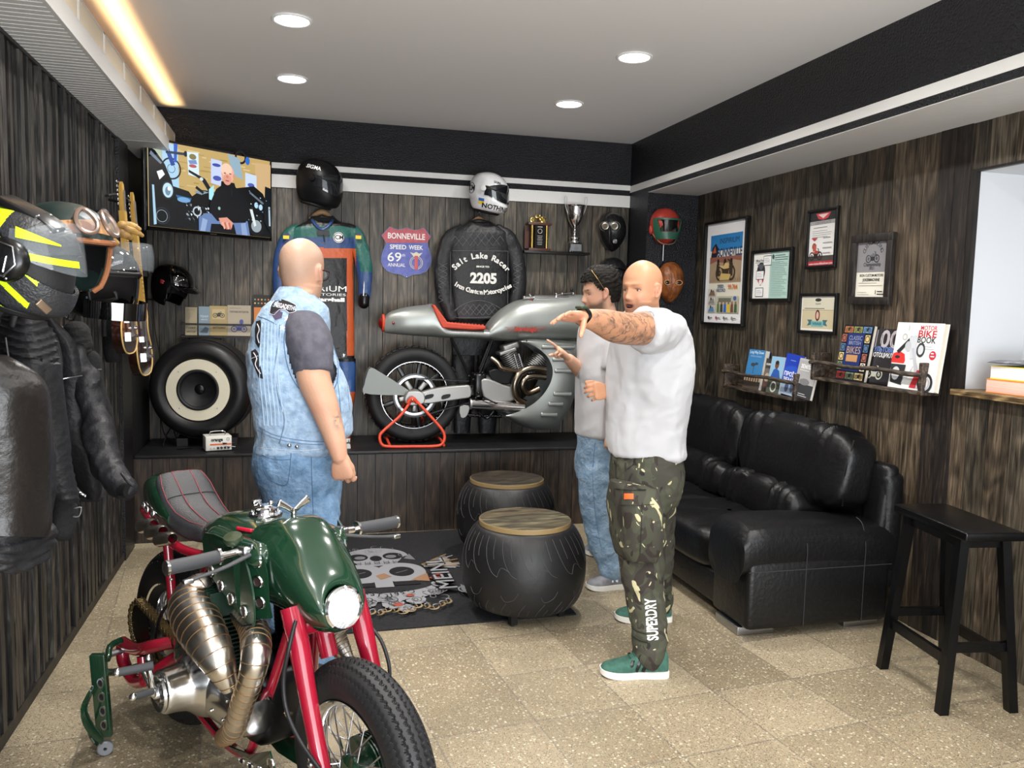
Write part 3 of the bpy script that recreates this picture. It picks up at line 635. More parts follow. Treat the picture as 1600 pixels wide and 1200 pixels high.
a.ell(w*.22, h*.6, .05, .06, '2f2f33'); a.poly([(w*.10, h*.76), (w*.34, h*.76), (w*.22, h*.62)], '55585e'); a.poly([(w*.12, h*.60), (w*.32, h*.60), (w*.30, h*.38), (w*.22, h*.28), (w*.14, h*.38)], 'bd4453'); a.ell(w*.22, h*.37, .02, .02, 'e8e0e0')
tag(w*.28, h*.72, w*.22, h*.22); tag(w*.09, h*.42, w*.22, h*.2); tag(w*.09, h*.04, w*.22, h*.2)
a.ell(w*.55, h*.90, .012, .016, '44545a'); a.lines(w*.6, h*.92, w*.35, 3, .014, '4a5a5c', .003); a.lines(w*.5, h*.78, w*.45, 20, .0115, '7f9b96', .0022); a.build('print', t)
t, a, w, h = framed(4.505, 4.215, 1.846, 2.198, .017, .02, M_frame, 'small upright black frame with red wing badge on top and motorcycle at its foot', 'e4e3e0')
a.rect(0, h*.82, w, h*.18, '2c2b2c'); a.rect(0, h*.76, w, h*.07, 'a3a2a2'); a.rect(0, h*.06, w, h*.12, '47423f'); a.rect(0, 0, w, h*.08, 'b3303a')
a.poly([(w*.22, h*.97), (w*.78, h*.97), (w*.68, h*.87), (w*.5, h*.84), (w*.32, h*.87)], 'c4454c'); a.poly([(w*.3, h*.95), (w*.7, h*.95), (w*.5, h*.87)], 'e5c9c4')
a.text('CERTIFICATE', w*.5, h*.79, .02, '77777a', .01, w*.6); a.lines(w*.15, h*.70, w*.7, 1, .01, '555555', .003); a.lines(w*.12, h*.64, w*.75, 4, .012, '8a8a8c', .002)
a.moto(w*.04, h*.10, w*.5, '2c201e', 'a8423a'); a.ell(w*.22, h*.36, .02, .02, '8a3a34'); a.rect(w*.18, h*.27, .03, .04, 'b65a4c'); a.lines(w*.55, h*.5, w*.35, 4, .03, '9a9a9a', .006)
a.poly([(w*.1, h*.52), (w*.34, h*.52), (w*.22, h*.46)], 'b8444c'); a.text('www.motorbikeshow.com', w*.5, h*.035, .02, 'f0d8d8', .01, w*.9); a.build('print', t)
t, a, w, h = framed(4.070, 3.735, 1.632, 2.012, .042, .028, plank_mat('board_frame', '0f0c0a', '2b2420', '51463c', 2.0, .5), 'rough dark wooden frame holding a half grey, half cream award sheet', 'e8e4d6', -.6)
a.rect(0, h*.45, w, h*.55, '8a888c'); a.add(arctext('CUSTOMIZING', .032, .075, T((w*.5, h*.74, a.Z())), .01, .9, .0002), '2b2b30'); a.moto(w*.28, h*.62, w*.44, '34343a', '6c6c74'); a.text('Championship', w*.5, h*.59, .03, '2f3036', .01, w*.55); a.text('2021', w*.5, h*.52, .022, '2f3036', .01)
a.text('IRON CUSTOM MOTORS', w*.5, h*.39, .02, '3c3c3c', .01, w*.76); a.text('JOKERMACHINE', w*.5, h*.31, .022, '2c2c2c', .02, w*.55); a.lines(w*.1, h*.25, w*.8, 2, .014, '8a8a84', .002); a.lines(w*.08, h*.08, w*.4, 2, .012, 'a5a59c', .002); a.rect(w*.66, h*.05, .004, .022, '333333'); a.lines(w*.72, h*.09, w*.22, 2, .014, '333333', .005); a.build('print', t)
t, a, w, h = framed(4.547, 4.177, 1.456, 1.698, .019, .02, M_frame, 'lowest black frame with a pale sand card and a turquoise ribbon', 'cfc6ae')
a.rect(0, 0, w, h, 'e2dfd6'); a.rect(w*.03, h*.06, w*.94, h*.88, 'c2b696'); a.rect(w*.03, h*.6, w*.94, h*.34, 'cdc8b4'); a.rect(w*.03, h*.60, w*.94, .002, '6d6a5c'); a.ell(w*.5, h*.9, .03, .010, '33332f'); a.text('TROPHY', w*.5, h*.78, .014, '44443c', .01); a.lines(w*.1, h*.64, w*.8, 1, .01, '44443c', .004)
a.ell(w*.5, h*.45, .022, .034, '5c2e28'); a.ell(w*.5, h*.45, .013, .022, 'cfa89a'); a.poly([(w*.2, h*.14), (w*.34, h*.18), (w*.34, h*.32), (w*.2, h*.32), (w*.25, h*.24)], '3f6b72'); a.poly([(w*.8, h*.14), (w*.66, h*.18), (w*.66, h*.32), (w*.8, h*.32), (w*.75, h*.24)], '3f6b72'); a.rect(w*.32, h*.12, w*.36, h*.16, '6fa9ae'); a.text('WINNER', w*.5, h*.2, .024, '25464c', .02, w*.28)
a.build('print', t)
# ------------------------------------------------------------------ book racks on the right wall
M_rack = plank_mat('board_rack', '14100d', '3f352c', '7b6c5c', 2.0, .5, axis='y')
def rack(y0, y1, z0, zr, zp, dep, label):
    t = thing('wall_book_rack', label, 'book rack', (XR, (y0+y1)/2, z0), 0, 'book racks on the right wall')
    yc = (y0+y1)/2; L_ = y0-y1; X0 = XR-dep; e = .028
    def m_(n, g, v): mk(n, g, M_rack, t, fattr=[v]*len(g[1]), smooth=30)
    m_('shelf_board', rbox((XR-dep/2-.002, yc, z0+.010), (dep-.004, L_-2*e, .018), .003), .5)
    m_('back_board', rbox((XR-.008, yc, z0+.06), (.012, L_-2*e, .085), .003), .3)
    for y in (y0-e/2, y1+e/2): m_('side_board', rbox((XR-dep/2-.002, y, (z0+zp)/2), (dep-.003, e, zp-z0), .006), .4)
    rr = [.012, .011, .013, .010, .012, .011, .0125, .011]
    m_('front_rail', tube([(X0-.006+.003*math.sin(i*2.1), y0-.002+(y1-y0)*i/7, zr+.004*math.sin(i*1.7)) for i in range(8)], rr, 10, 4), .6)
    return X0
X0 = rack(5.265, 4.395, 1.045, 1.16, 1.212, .115, 'lower left dark wooden wall rack with five travel paperbacks')
def book(pxl, pxr, pyt, zb, xf0, th, cover, label, art, group, lean=8, tilt=0, spine='d8d0c0', nm='book'):
    """stands on a rack shelf with its cover facing the room; the size is read at its own plane"""
    a0 = aX(pxl, pyt, xf0); a1 = aX(pxr, pyt, xf0); w = a0[1]-a1[1]; h = (a0[2]+a1[2])/2-zb
    M = sideface(a0[1], zb+.0015+(abs(math.sin(R(tilt)))*w if tilt else 0), xf0)@T((0, 0, 0), (-lean, 0, tilt))
    t = thing(nm, label, 'book', (xf0, a0[1]-w/2, zb), 0, group)
    mk('page_block', xf(box((w/2-.001, h/2, -th/2), (w-.006, h-.005, th-.003)), M), ink(spine), t)
    mk('cover', xf(join(box((w/2, h/2, -.0008), (w, h, .0016)), box((w/2, h/2, -th+.0008), (w, h, .0016)), box((.0008, h/2, -th/2), (.0016, h, th))), M), mat('cover_'+cover, cover, .35), t)
    A_ = Art(M); art(A_, w, h); A_.build('cover_print', t); return t
zb = 1.064
def b1(a, w, h):
    a.rect(0, 0, w, h*.35, 'b9a58a'); a.rect(0, 0, w, h*.2, '4a4038'); a.text('Long Way Down', w*.5, h*.93, .026, 'cfe4f2', .01, w*.85); a.text('EWAN CHARLEY', w*.5, h*.83, .014, '9fb8d8', .01, w*.7); a.rect(w*.45, h*.4, .006, h*.22, '3b4a58'); a.ell(w*.40, h*.62, .028, .012, '3b4650'); a.ell(w*.6, h*.65, .02, .009, '3b4650')
    for i in range(6): a.ell(w*(.12+.15*i), h*.25, .008, .02+.008*(i % 2), '5c4a3c')
book(1163, 1188, 546, zb, 2.962, .035, '3e7fb5', 'thick blue paperback of desert travel, leftmost in the lower left wall rack', b1, 'books in the lower left rack', 9)
def b2(a, w, h): a.rect(0, h*.45, w, h*.25, '6f6a64'); a.ell(w*.6, h*.42, .03, .03, 'b9a58a'); a.text('PAMIR', w*.55, h*.82, .02, 'e4e4e4', .02, w*.6); a.rect(w*.1, h*.1, w*.7, h*.2, '5a4038')
book(1190, 1202, 560, zb, 2.985, .012, '3a3432', 'narrow dark book half hidden right of the thick desert paperback', b2, 'books in the lower left rack', 8)
def b3(a, w, h): a.ell(w*.5, h*.78, .022, .028, '6e4836'); a.poly([(w*.12, h*.38), (w*.30, h*.64), (w*.5, h*.69), (w*.74, h*.62), (w*.92, h*.38)], '2f5aa8'); a.rect(0, 0, w, h*.4, '4b5147'); a.ring(w*.5, h*.18, .035, .01, 'c3c3ba'); a.ell(w*.5, h*.84, .02, .012, '2a2220')
book(1199, 1219, 557, zb, 2.955, .02, '93bcd8', 'pale blue book with a man in a blue jacket on its cover', b3, 'books in the lower left rack', 9)
def b4(a, w, h): a.ell(w*.5, h*.56, w*.46, h*.16, '2b54c0'); a.rect(0, h*.01, w, h*.50, '274cb4'); a.text('ПРОЇД', w*.45, h*.50, .035, 'eef0f4', .03, w*.72); a.text('ЗЕМЛЯ', w*.5, h*.36, .035, 'e6e8ee', .03, w*.8); a.rect(0, 0, w, h*.26, '9fb3c8'); a.lines(w*.3, h*.84, w*.4, 1, .01, '9fb3e8', .003); a.ell(w*.4, h*.18, .02, .03, '4a5a78'); a.ell(w*.7, h*.2, .02, .03, '5a6a88')
book(1219, 1246, 555, zb, 2.966, .016, '1f3fb0', 'deep blue paperback with large white lettering', b4, 'books in the lower left rack', 9, -4)
def b5(a, w, h): a.rect(0, h*.35, w, h*.6, 'a9a9a9'); a.rect(0, 0, w, h*.36, '35373a'); a.text('ЗЕМЛЯ', w*.42, h*.80, .032, 'f2f2f2', .03, w*.55); a.rect(w*.12, h*.70, w*.5, .003, 'e8e8e8'); a.ell(w*.5, h*.42, .05, .02, '7a7a7c'); a.rect(w*.06, h*.12, .012, h*.2, 'c9c9c9'); a.lines(w*.3, h*.1, w*.5, 2, .012, 'cfcfcf', .003)
book(1240, 1269, 563, zb, 2.944, .016, 'b4b4b4', 'grey paperback at the right end of the lower left rack', b5, 'books in the lower left rack', 9, -4)
X0 = rack(4.245, 3.352, 1.192, 1.295, 1.352, .12, 'upper right dark wooden wall rack with three large motorcycle books')
zb = 1.212
def c1(a, w, h):
    cs = ('b0703c', '8a8d50', '5f86b0', 'a83c34', '7a8a6c', 'c9b27a', '4a6a8c', '9c5a4a', 'd8d2c0')
    for i in range(3):
        a.rect(w*(.04+.32*i), h*.86, w*.28, h*.11, cs[i]); a.moto(w*(.06+.32*i), h*.87, w*.24, '2a2a2a'); a.rect(w*(.04+.32*i), h*.03, w*.28, h*.12, cs[i+3]); a.moto(w*(.06+.32*i), h*.04, w*.24, '26262a')
    for i in range(4): a.rect(w*.03, h*(.19+.165*i), w*.16, h*.14, cs[i+4]); a.ring(w*.11, h*(.26+.165*i), .017, .005, '26262a'); a.rect(w*.81, h*(.19+.165*i), w*.16, h*.14, cs[8-i]); a.ring(w*.89, h*(.26+.165*i), .018, .005, '26262a')
    a.rect(w*.22, h*.17, w*.56, h*.68, '1c2c62'); a.text('CLASSIC', w*.5, h*.76, .034, '8f98b8', .0, w*.44); a.text('BRITISH', w*.5, h*.67, .03, '8f98b8', .0, w*.40); a.text('BIKES', w*.5, h*.54, .055, 'b0927c', .0, w*.46); a.rect(w*.3, h*.34, w*.38, h*.12, 'b98a5c')
book(1309, 1355, 507, zb, 2.962, .022, '1a1c28', 'navy book about classic British bikes, left in the upper right rack', c1, 'books in the upper right rack', 9)
def c2(a, w, h): a.text('100', w*.5, h*.80, .13, 'b5aeb5', .02, w*.86); a.rect(w*.38, h*.70, .004, h*.2, '2e2b30'); a.rect(w*.74, h*.70, .004, h*.2, '2e2b30'); a.text('КУЛЬТОВЫХ', w*.54, h*.62, .036, '6f8fd0', .02, w*.9); a.text('МОТОЦИКЛОВ', w*.56, h*.52, .032, 'e8e8e8', .02, w*.94); a.moto(w*.04, h*.08, w*.6, 'b9b9a8', '2b4ea0')
book(1353, 1398, 513, zb, 2.990, .022, '2a282c', 'dark grey book with a large number 100 between its neighbours', c2, 'books in the upper right rack', 9)
def c3(a, w, h):
    a.text('MOTOR', w*.69, h*.925, .030, 'bf2436', .012, w*.34); a.text('BIKE', w*.68, h*.835, .046, 'bf2436', .018, w*.38); a.text('BOOK', w*.68, h*.745, .042, '1c2026', .016, w*.38); a.lines(w*.62, h*.65, w*.26, 2, .012, '9a9a9a', .002); a.ell(w*.86, h*.53, .022, .022, 'c22f42'); a.lines(w*.82, h*.55, w*.08, 2, .014, 'f2dede', .006)
    a.poly([(-.0, h*.42), (w*.02, h*.52), (w*.15, h*.56), (w*.27, h*.52), (w*.30, h*.42), (w*.28, h*.38), (w*.0, h*.38)], 'd0322e'); a.ell(w*.12, h*.47, .018, .008, '2a2a2a')
    a.poly([(w*.08, h*.56), (w*.36, h*.80), (w*.40, h*.77), (w*.14, h*.52)], '26282c'); a.poly([(w*.32, h*.78), (w*.48, h*.82), (w*.52, h*.5), (w*.40, h*.44)], 'c8ccd2'); a.ell(w*.32, h*.64, .022, .026, 'b8bcc2'); a.ell(w*.60, h*.60, .028, .036, '33363c'); a.ell(w*.60, h*.60, .018, .024, 'c9ccd0')
    a.poly([(w*.40, h*.62), (w*.46, h*.62), (w*.72, h*.04), (w*.64, h*.03)], 'b9bcc4'); a.poly([(w*.0, h*.36), (w*.34, h*.36), (w*.30, h*.05), (w*.05, h*.08)], '2e3034'); a.ell(w*.14, h*.22, .028, .034, 'd2d4d8'); a.poly([(w*.48, h*.03), (w*.60, h*.30), (w*.68, h*.30), (w*.62, h*.03)], 'bb2c36'); a.ring(w*.80, h*.12, .05, .014, '26282c'); a.ring(w*.80, h*.12, .03, .008, 'b9bcc4')
    a.poly([(w*.36, h*.1), (w*.5, h*.36), (w*.44, h*.36), (w*.3, h*.08)], 'e8e8ea'); a.rect(w*.28, h*.88, .003, h*.08, 'aaaaaa'); a.ring(w*.22, h*.78, .016, .003, '9a9ca0')
book(1393, 1466, 504, zb, 2.950, .030, 'e4e4e2', 'big white motorbike book with red and black title', c3, 'books in the upper right rack', 7)
# ------------------------------------------------------------------ books and magazine on the niche sill
def stack_book(x, y, z, sx, sy, h, rz, cov, pages, spine_t, sc, label):
    t = thing('thick_book', label, 'book', (x, y, z), rz, 'books lying on the niche sill')
    mk('page_block', rbox((-.004, .003, h/2), (sx-.012, sy-.006, h-.006), .001), mat('pages_'+pages, pages, .7, bump=.3, bs=300, bst=(.02, .02, 1)), t, local=True)
    mk('cover', join(box((0, 0, h-.0015), (sx, sy, .003)), box((0, 0, .0015), (sx, sy, .003)), box((0, -sy/2+.0015, h/2), (sx, .003, h)),), mat('cov_'+cov, cov, .4), t, local=True, smooth=0)
    a = Art(T((-sx/2, -sy/2-.0003, 0))@frame((0, 0, 0), (1, 0, 0), (0, 0, 1))); 
    if spine_t: a.text(spine_t, .07, h*.5, h*.55, sc, .03, align='LEFT'); a.rect(.012, h*.15, .004, h*.7, sc)
    else:
        for i in range(4): a.rect(.02+i*.006, h*.15, .003, h*.7, sc)
    a.build('spine_print', t)
stack_book(3.21, 3.00, NZ0+.0005, .30, .21, .062, 4, 'e08a2a', 'ecb7a6', 'CUSTOM', '3a2618', 'orange thick book with pink page edges under the yellow one on the sill')
stack_book(3.215, 3.0, NZ0+.063, .28, .205, .060, 6, 'e8d62a', 'e9e3e0', '', '5a5418', 'yellow thick book with white pages on the orange book')
def mg(u, v):
    x = (u-.5)*.30; y = (v-.5)*.23; return (x, y, .004+.022*abs(u-.15)**2+.012*math.sin(u*5)*v*.6+.004)
g = grid(mg, 24, 12); g2 = (g[0]+A([0, 0, -.003]), g[1]); t = thing('open_magazine', 'glossy grey magazine with curled corner lying on top of the books', 'magazine', (3.21, 3.01, NZ0+.130), 12)
mk('sheets', join(g, g2), mat('magazine_paper', '45444c', .25, col2='8f8d96', vs=14, vlo=.5, vhi=.6), t, local=True)
# ================================================================== things on and by the back wall
def sil(rows, Y, dep, n=40, k=5, e=2.4, cap=True):
    """a body with real thickness whose left and right edges were read off the photo. rows: (py, xleft, xright[, depth factor]); Y number or function"""
    r4 = A([tuple(q)+(1.0,)*(4-len(q)) for q in rows]); q = cr_spline(r4, k); rings = []
    for py, xl, xr, d in q:
        yy = [Y(x, py) if callable(Y) else Y for x in (xl, xr)]
        a = aY(xl, py, yy[0]); b = aY(xr, py, yy[1]); c = (a+b)/2; ax = (b-a)/2; w = np.linalg.norm(ax); ux = ax/(w+1e-9)
        nrm = np.cross((0, 0, 1.0), ux); nrm /= np.linalg.norm(nrm)+1e-9
        rings.append(superring(c, ux, nrm, w, dep*d, e, n))
    return loft(rings, cap=cap)
def ptube(pts, n=14, k=6, flat=1.0, side=None, rnd=True, Y=None):
    """tube through photo points (px, py, Y, radius in px)"""
    P = []; rr = []
    for px, py, y, r in pts:
        p = aY(px, py, y); dist = (p-CAM)@fw; P.append(p); rr.append(r*dist/FPX)
    return tube(P, rr, n, k, flat=flat, side=side, rnd=rnd)
def pol(pts, y, th=.002):
    """outline read off the back wall, as a sheet of thickness th"""
    W3 = [aY(a, b, y) for a, b in pts]; return poly([(p[0], p[2]) for p in W3], th, frame((0, y, 0), (1, 0, 0), (0, 0, 1)))
# ------------------------------------------------------------------ television
TL, TR = aY(226, 212, 5.61), aY(424, 250, 6.2); TL[2] = TR[2] = 2.560; tw = np.linalg.norm(TR-TL); th_ = .565
xd = (TR-TL)/tw; MT = frame(TL-A([0, 0, th_]), xd, (0, 0, 1))
tv = thing('television', 'flat black television on an arm in the left corner, showing a seated bald man', 'television', (-.5, 5.95, 2.0))
bz = .014
mk('housing', xf(rbox((tw/2, th_/2, -.019), (tw, th_, .036), .005), MT), M_blk, tv, smooth=30)
mk('back_cover', xf(rbox((tw/2, th_*.42, -.05), (tw*.62, th_*.6, .05), .015), MT), M_black, tv)
mk('bezel', xf(join(box((tw/2, bz/2+.004, .001), (tw, bz+.008, .003)), box((tw/2, th_-bz/2, .001), (tw, bz, .003)), box((bz/2, th_/2, .001), (bz, th_, .003)), box((tw-bz/2, th_/2, .001), (bz, th_, .003))), MT), M_gloss, tv, smooth=0)
mk('edge_trim', xf(box((-.004, th_/2, -.02), (.004, th_+.01, .03)), MT), M_steel, tv)
mk('maker_mark', xf(text('SAMSUNG', .011, T((tw/2, .010, .003)), .0004), MT), M_steel, tv)
mk('wall_arm', join(tube([aY(300, 330, 6.05), (-.62, 6.2, 2.2), (-.8, 6.33, 2.2)], .02, 8, 4)), M_black, tv)
ink0 = ink
def ink(c): return mat('glow_'+c, '000000', .4, emit=c, es=.95)
a = Art(MT@T((bz, bz+.008, .0004))); SW, SH = tw-2*bz, th_-2*bz-.008
def S(p): return [(x*SW, (1-y)*SH) for x, y in p]
def sp(p, c): a.poly(S(p), c)
def se(x, y, rx, ry, c, n=22): a.ell(x*SW, (1-y)*SH, rx*SW, ry*SW, c, n)
def sr(x, y, r, w, c, sy=1.0): a.ring(x*SW, (1-y)*SH, r*SW, w*SW, c, 30, sy)
a.rect(0, 0, SW, SH, 'b59a62')
for i in range(60):
    r = random.Random(i); a.rect(SW*r.uniform(.0, .9), SH*r.uniform(.45, .95), SW*r.uniform(.03, .1), SH*.012, r.choice(('c8b07a', 'a38a50', 'd0bb88', '96803f')))
sp([(0, 0), (.1, 0), (.1, .5), (0, .5)], 'a9b6a4'); sp([(.10, .0), (.22, .02), (.23, .62), (.11, .6)], '9fc3dc'); sp([(.86, .05), (1, .05), (1, .6), (.86, .5)], 'c2a276')
sr(.17, .30, .075, .011, '16181c', 1.0); sr(.17, .3, .03, .004, '40506a'); sp([(.11, .02), (.14, .01), (.2, .25), (.17, .27)], '20408c'); sp([(.19, .0), (.22, .0), (.21, .22), (.19, .22)], '2a55b0'); sp([(.13, .1), (.27, .09), (.27, .12), (.13, .13)], '22304c'); se(.28, .1, .014, .02, '14161a')
sp([(.29, .07), (.38, .06), (.385, .36), (.30, .34)], 'c7dbe4'); se(.335, .12, .028, .02, '7a7048'); se(.335, .23, .03, .012, 'a8525c'); sp([(.30, .17), (.36, .15), (.37, .2), (.31, .21)], '6f86b8')
sp([(.48, .10), (.57, .11), (.57, .42), (.48, .40)], 'b9c4e2'); se(.525, .17, .035, .012, '3a4a98'); se(.53, .33, .035, .018, '4450a0'); sp([(.77, .2), (.87, .22), (.87, .45), (.77, .42)], 'bccbe0'); se(.82, .35, .03, .015, '4a58a0')
sp([(.62, .0), (.72, .04), (.75, .3), (.66, .25)], '8aa4b4'); sr(.73, .02, .05, .016, '16181a'); se(.79, .05, .02, .03, '2c66b4')
sp([(0, .66), (.3, .6), (1, .6), (1, 1), (0, 1)], '0c0e12')
# black machines
sp([(0, .08), (.05, .12), (.12, .26), (.17, .44), (.2, .62), (.17, .72), (0, .72)], '0a0b0e'); sp([(.02, .13), (.1, .25), (.09, .27), (.01, .17)], '6a7a8a'); sp([(.06, .36), (.1, .33), (.12, .38), (.08, .45)], 'e4e8ec')
sp([(.17, .50), (.3, .54), (.34, .62), (.3, .9), (.45, 1), (0, 1), (0, .75), (.17, .72)], '0d1014'); sp([(.32, .6), (.4, .5), (.5, .5), (.56, .6), (.52, .8), (.36, .85), (.3, .75)], '090a0c'); sp([(.34, .54), (.38, .5), (.46, .52), (.4, .56)], '7c8d9a')
se(.14, .56, .046, .060, '26303a'); se(.14, .56, .038, .050, 'b4d2e0'); se(.14, .57, .02, .03, '6a8698'); se(.15, .54, .012, .014, 'f2fbff')
sp([(.2, .6), (.32, .62), (.31, .67), (.22, .67)], '2f5f8e'); se(.26, .65, .05, .018, '6d9ac4')
sp([(.3, .28), (.43, .36), (.5, .52), (.47, .54), (.4, .38), (.3, .31)], '15181c'); se(.4, .37, .014, .012, 'c4d0d8'); sp([(.46, .48), (.50, .42), (.50, .62), (.46, .6)], '9fd6e4'); sp([(.36, .46), (.42, .52), (.41, .55), (.35, .49)], '14161a')
for i in range(42):
    r = random.Random(i+90); x, y = r.uniform(.26, .46), r.uniform(.66, .9); sp([(x, y), (x+.012*r.random()+.004, y+.01), (x+.008, y+.03*r.random()+.012)], r.choice(('8ea3b0', 'c5d3da', '4a5a66', 'dfe8ec')))
sr(.09, .87, .06, .012, '22262b'); sr(.09, .87, .042, .004, '8a949c'); sr(.36, .77, .035, .010, 'aebbc4')
sp([(.02, .52), (.035, .52), (.05, .97), (.03, .98)], '9fc0d4')
sp([(.68, .42), (.84, .36), (.92, .44), (.98, .62), (.97, .7), (.8, .7), (.74, .52)], '0a0b0e'); sp([(.8, .43), (.93, .56), (.92, .58), (.8, .46)], '5a6874'); se(.86, .60, .017, .022, 'a8cbe0'); se(.90, .62, .017, .022, 'a8cbe0'); sp([(.94, .34), (1, .36), (1, .95), (.93, .8)], '10151a')
sr(.86, .87, .075, .026, '121417'); se(.86, .87, .046, .046, '8f9aa2'); sr(.86, .87, .032, .012, '3c444a'); sp([(.80, .66), (.825, .66), (.86, .86), (.84, .88)], 'cdd6d4'); sp([(.97, .60), (.985, .60), (.99, .85), (.975, .85)], 'a8bcc8')
for i in range(16):
    r = random.Random(i+300); x, y = r.uniform(.78, .98), r.uniform(.42, .8); sp([(x, y), (x+.012, y+.006), (x+.004, y+.02)], r.choice(('6f8494', 'b8c8d2', '3a4854')))
# the seated man: black sweater, blue jeans, clasped hands
sp([(.37, 1), (.37, .84), (.42, .78), (.5, .77), (.56, .82), (.63, .86), (.72, .8), (.78, .82), (.80, 1)], '5f78a4'); sp([(.47, .90), (.66, .88), (.68, 1), (.46, 1)], '0c0e14')
sp([(.40, .84), (.44, .86), (.42, 1), (.38, 1)], '8ba0c4'); sp([(.72, .86), (.76, .84), (.78, 1), (.73, 1)], '8499c0')
sp([(.46, .66), (.51, .47), (.55, .42), (.66, .40), (.74, .46), (.79, .6), (.80, .74), (.76, .84), (.66, .86), (.58, .84), (.52, .86), (.46, .76)], '0e1016')
sp([(.555, .36), (.665, .36), (.68, .43), (.62, .47), (.55, .44)], '0b0d12'); se(.61, .26, .054, .068, 'd9a48e'); se(.60, .21, .046, .046, 'e6bfa8'); se(.605, .33, .035, .04, 'cf927e')
se(.585, .255, .010, .006, '9c5a50'); se(.63, .255, .010, .006, '9c5a50'); se(.605, .295, .010, .009, 'c07460'); se(.605, .345, .018, .005, 'a04c4a'); se(.662, .28, .009, .018, 'c98a76')
sp([(.53, .82), (.6, .80), (.65, .86), (.64, .93), (.6, .95), (.55, .9)], 'd2917c')
for i in range(4): sp([(.555+.018*i, .87), (.57+.018*i, .86), (.585+.017*i, .945), (.575+.017*i, .95)], 'b4685a' if i % 2 else 'dfa690')
se(.535, .70, .010, .012, '90b4a8'); sp([(.638, .44), (.642, .44), (.645, .52), (.641, .52)], '2c3038')
a.build('screen_image', tv)
ink = ink0
# ------------------------------------------------------------------ helmets
HZ = [(-.142, .100, .080, .080), (-.128, .142, .100, .096), (-.10, .158, .118, .106), (-.06, .160, .134, .117), (-.01, .150, .146, .124), (.04, .137, .148, .125), (.08, .117, .137, .114), (.11, .088, .110, .092), (.128, .056, .072, .062), (.138, .022, .03, .026), (.1395, .001, .001, .001)]
HZs = cr_spline(HZ, 6)
def hsurf(th, z, k=1.0, chin=1.0):
    """helmet shell: th=0 faces forward (+x), z height"""
    f, b, w = (np.interp(z, HZs[:, 0], HZs[:, i]) for i in (1, 2, 3))
    c, s = math.cos(th), math.sin(th); e = .92
    x = (f*chin if c > 0 else b)*math.copysign(abs(c)**e, c); y = w*math.copysign(abs(s)**e, s); return (x*k, y*k, z*(k if z > 0 else 1.0))
def hgrid(t0, t1, za, zb, k, nu=60, nv=24, zf=None, chin=1.0):
    """patch of shell; zf(theta) -> (zlow, zhigh) overrides"""
    def f(u, v):
        t = t0+(t1-t0)*u; lo, hi = zf(t) if zf else (za, zb); return hsurf(t, lo+(hi-lo)*v, k, chin)
    return grid(f, nu, nv)
def thick(g, d=.004):
    N = vnormals(g); V, F = g; n = len(V); E = {}
    for f in F:
        for i in range(len(f)):
            a, b = f[i], f[(i+1) % len(f)]; E[(a, b)] = 1
    rim = [(b, a, a+n, b+n) for (a, b) in E if (b, a) not in E]
    return (np.vstack([V, V-N*d]), list(F)+[tuple(i+n for i in f[::-1]) for f in F]+rim)
def port(t, a=1.22):
    s = min(1, abs(t)/a); return (-.052+.030*s**2, .058-.034*s**2.2)
def helmet(name, label, M, shell, shell_mat2=None, visor=None, opn=False, cat='helmet', s=1.0, visor_lift=0.0, trim=None, cutmat=None, paint=None, res=1):
    M = M@T(sc=s); t = thing(name, label, cat, M=T((M@Vector((0, 0, -.14)))[:]))
    nu, nv = 96*res, 56*res; g = grid(lambda u, v: hsurf(2*PI*u, -.142+.2815*(1-(1-v)**1.25), 1.0), nu, nv, True)
    V, F = g; keep = []; fm = []
    for f in F:
        c = V[list(f)].mean(0); th = math.atan2(c[1]/.12, c[0]/.15)
        if opn:
            if abs(th) < opn and c[2] < .035-.02*(abs(th)/opn)**4: continue
        else:
            lo, hi = port(th)
            if abs(th) < 1.22 and lo < c[2] < hi: continue
        keep.append(f); fm.append(paint(c, th) if paint else 0)
    g = thick((V, keep), .010); fm = fm+fm+[0]*(len(g[1])-2*len(fm))
    mk('shell', xf(g, M), shell if isinstance(shell, list) else [shell], t, fmat=fm if isinstance(shell, list) else None, smooth=50)
    inner = grid(lambda u, v: hsurf(2*PI*u, -.135+.26*v, .91), 60, 24, True)
    if opn: inner = (inner[0], [f for f in inner[1] if not (abs(math.atan2(inner[0][list(f)].mean(0)[1]/.12, inner[0][list(f)].mean(0)[0]/.15)) < opn and inner[0][list(f)].mean(0)[2] < .02)])
    mk('lining', xf(inner, M), cutmat or M_rubber2, t)
    if not opn: mk('neck_roll', xf(tube([hsurf(a, -.140, .90) for a in np.linspace(0, 2*PI, 24, endpoint=False)], .014, 8, 2, closed=True), M), M_black, t)
    if visor:
        vm, vt = visor; Mv = M@T((0, 0, .012))@T((-.02, 0, .02), (0, -visor_lift, 0))@T((.02, 0, -.02))
        vz = lambda q: (port(q)[0]-.010, port(q)[1]+.010)
        mk('visor', xf(thick(hgrid(-1.42, 1.42, 0, 0, 1.035, 60, 16, vz), .002), Mv if visor_lift else M), vm, t)
        for sgn in (-1, 1): mk('visor_pivot', xf(lathe([(.001, .012), (.018, .010), (.022, 0), (.022, -.02)], 24, frame(hsurf(sgn*1.50, .012, 1.01), (1, 0, 0), (0, 0, 1) if sgn < 0 else (0, 0, -1), (0, sgn, 0)) if False else T(hsurf(sgn*1.5, .012, 1.0), (-90*sgn, 0, 0))), M), vt, t)
    return t
def surftext(s, size, t0, z0, M, k=1.012, dir=1, bold=.02, tilt=0, span=None):
    """lettering wrapped on the helmet: runs along theta"""
    g = text(s, size, T((0, 0, 0), (0, 0, tilt)), .0004, bold)
    V = g[0].copy(); out = []
    for x, y, z in V:
        th = t0+dir*x/.135; out.append(hsurf(th, z0+y, k+z*4))
    return xf((A(out), g[1]), M)
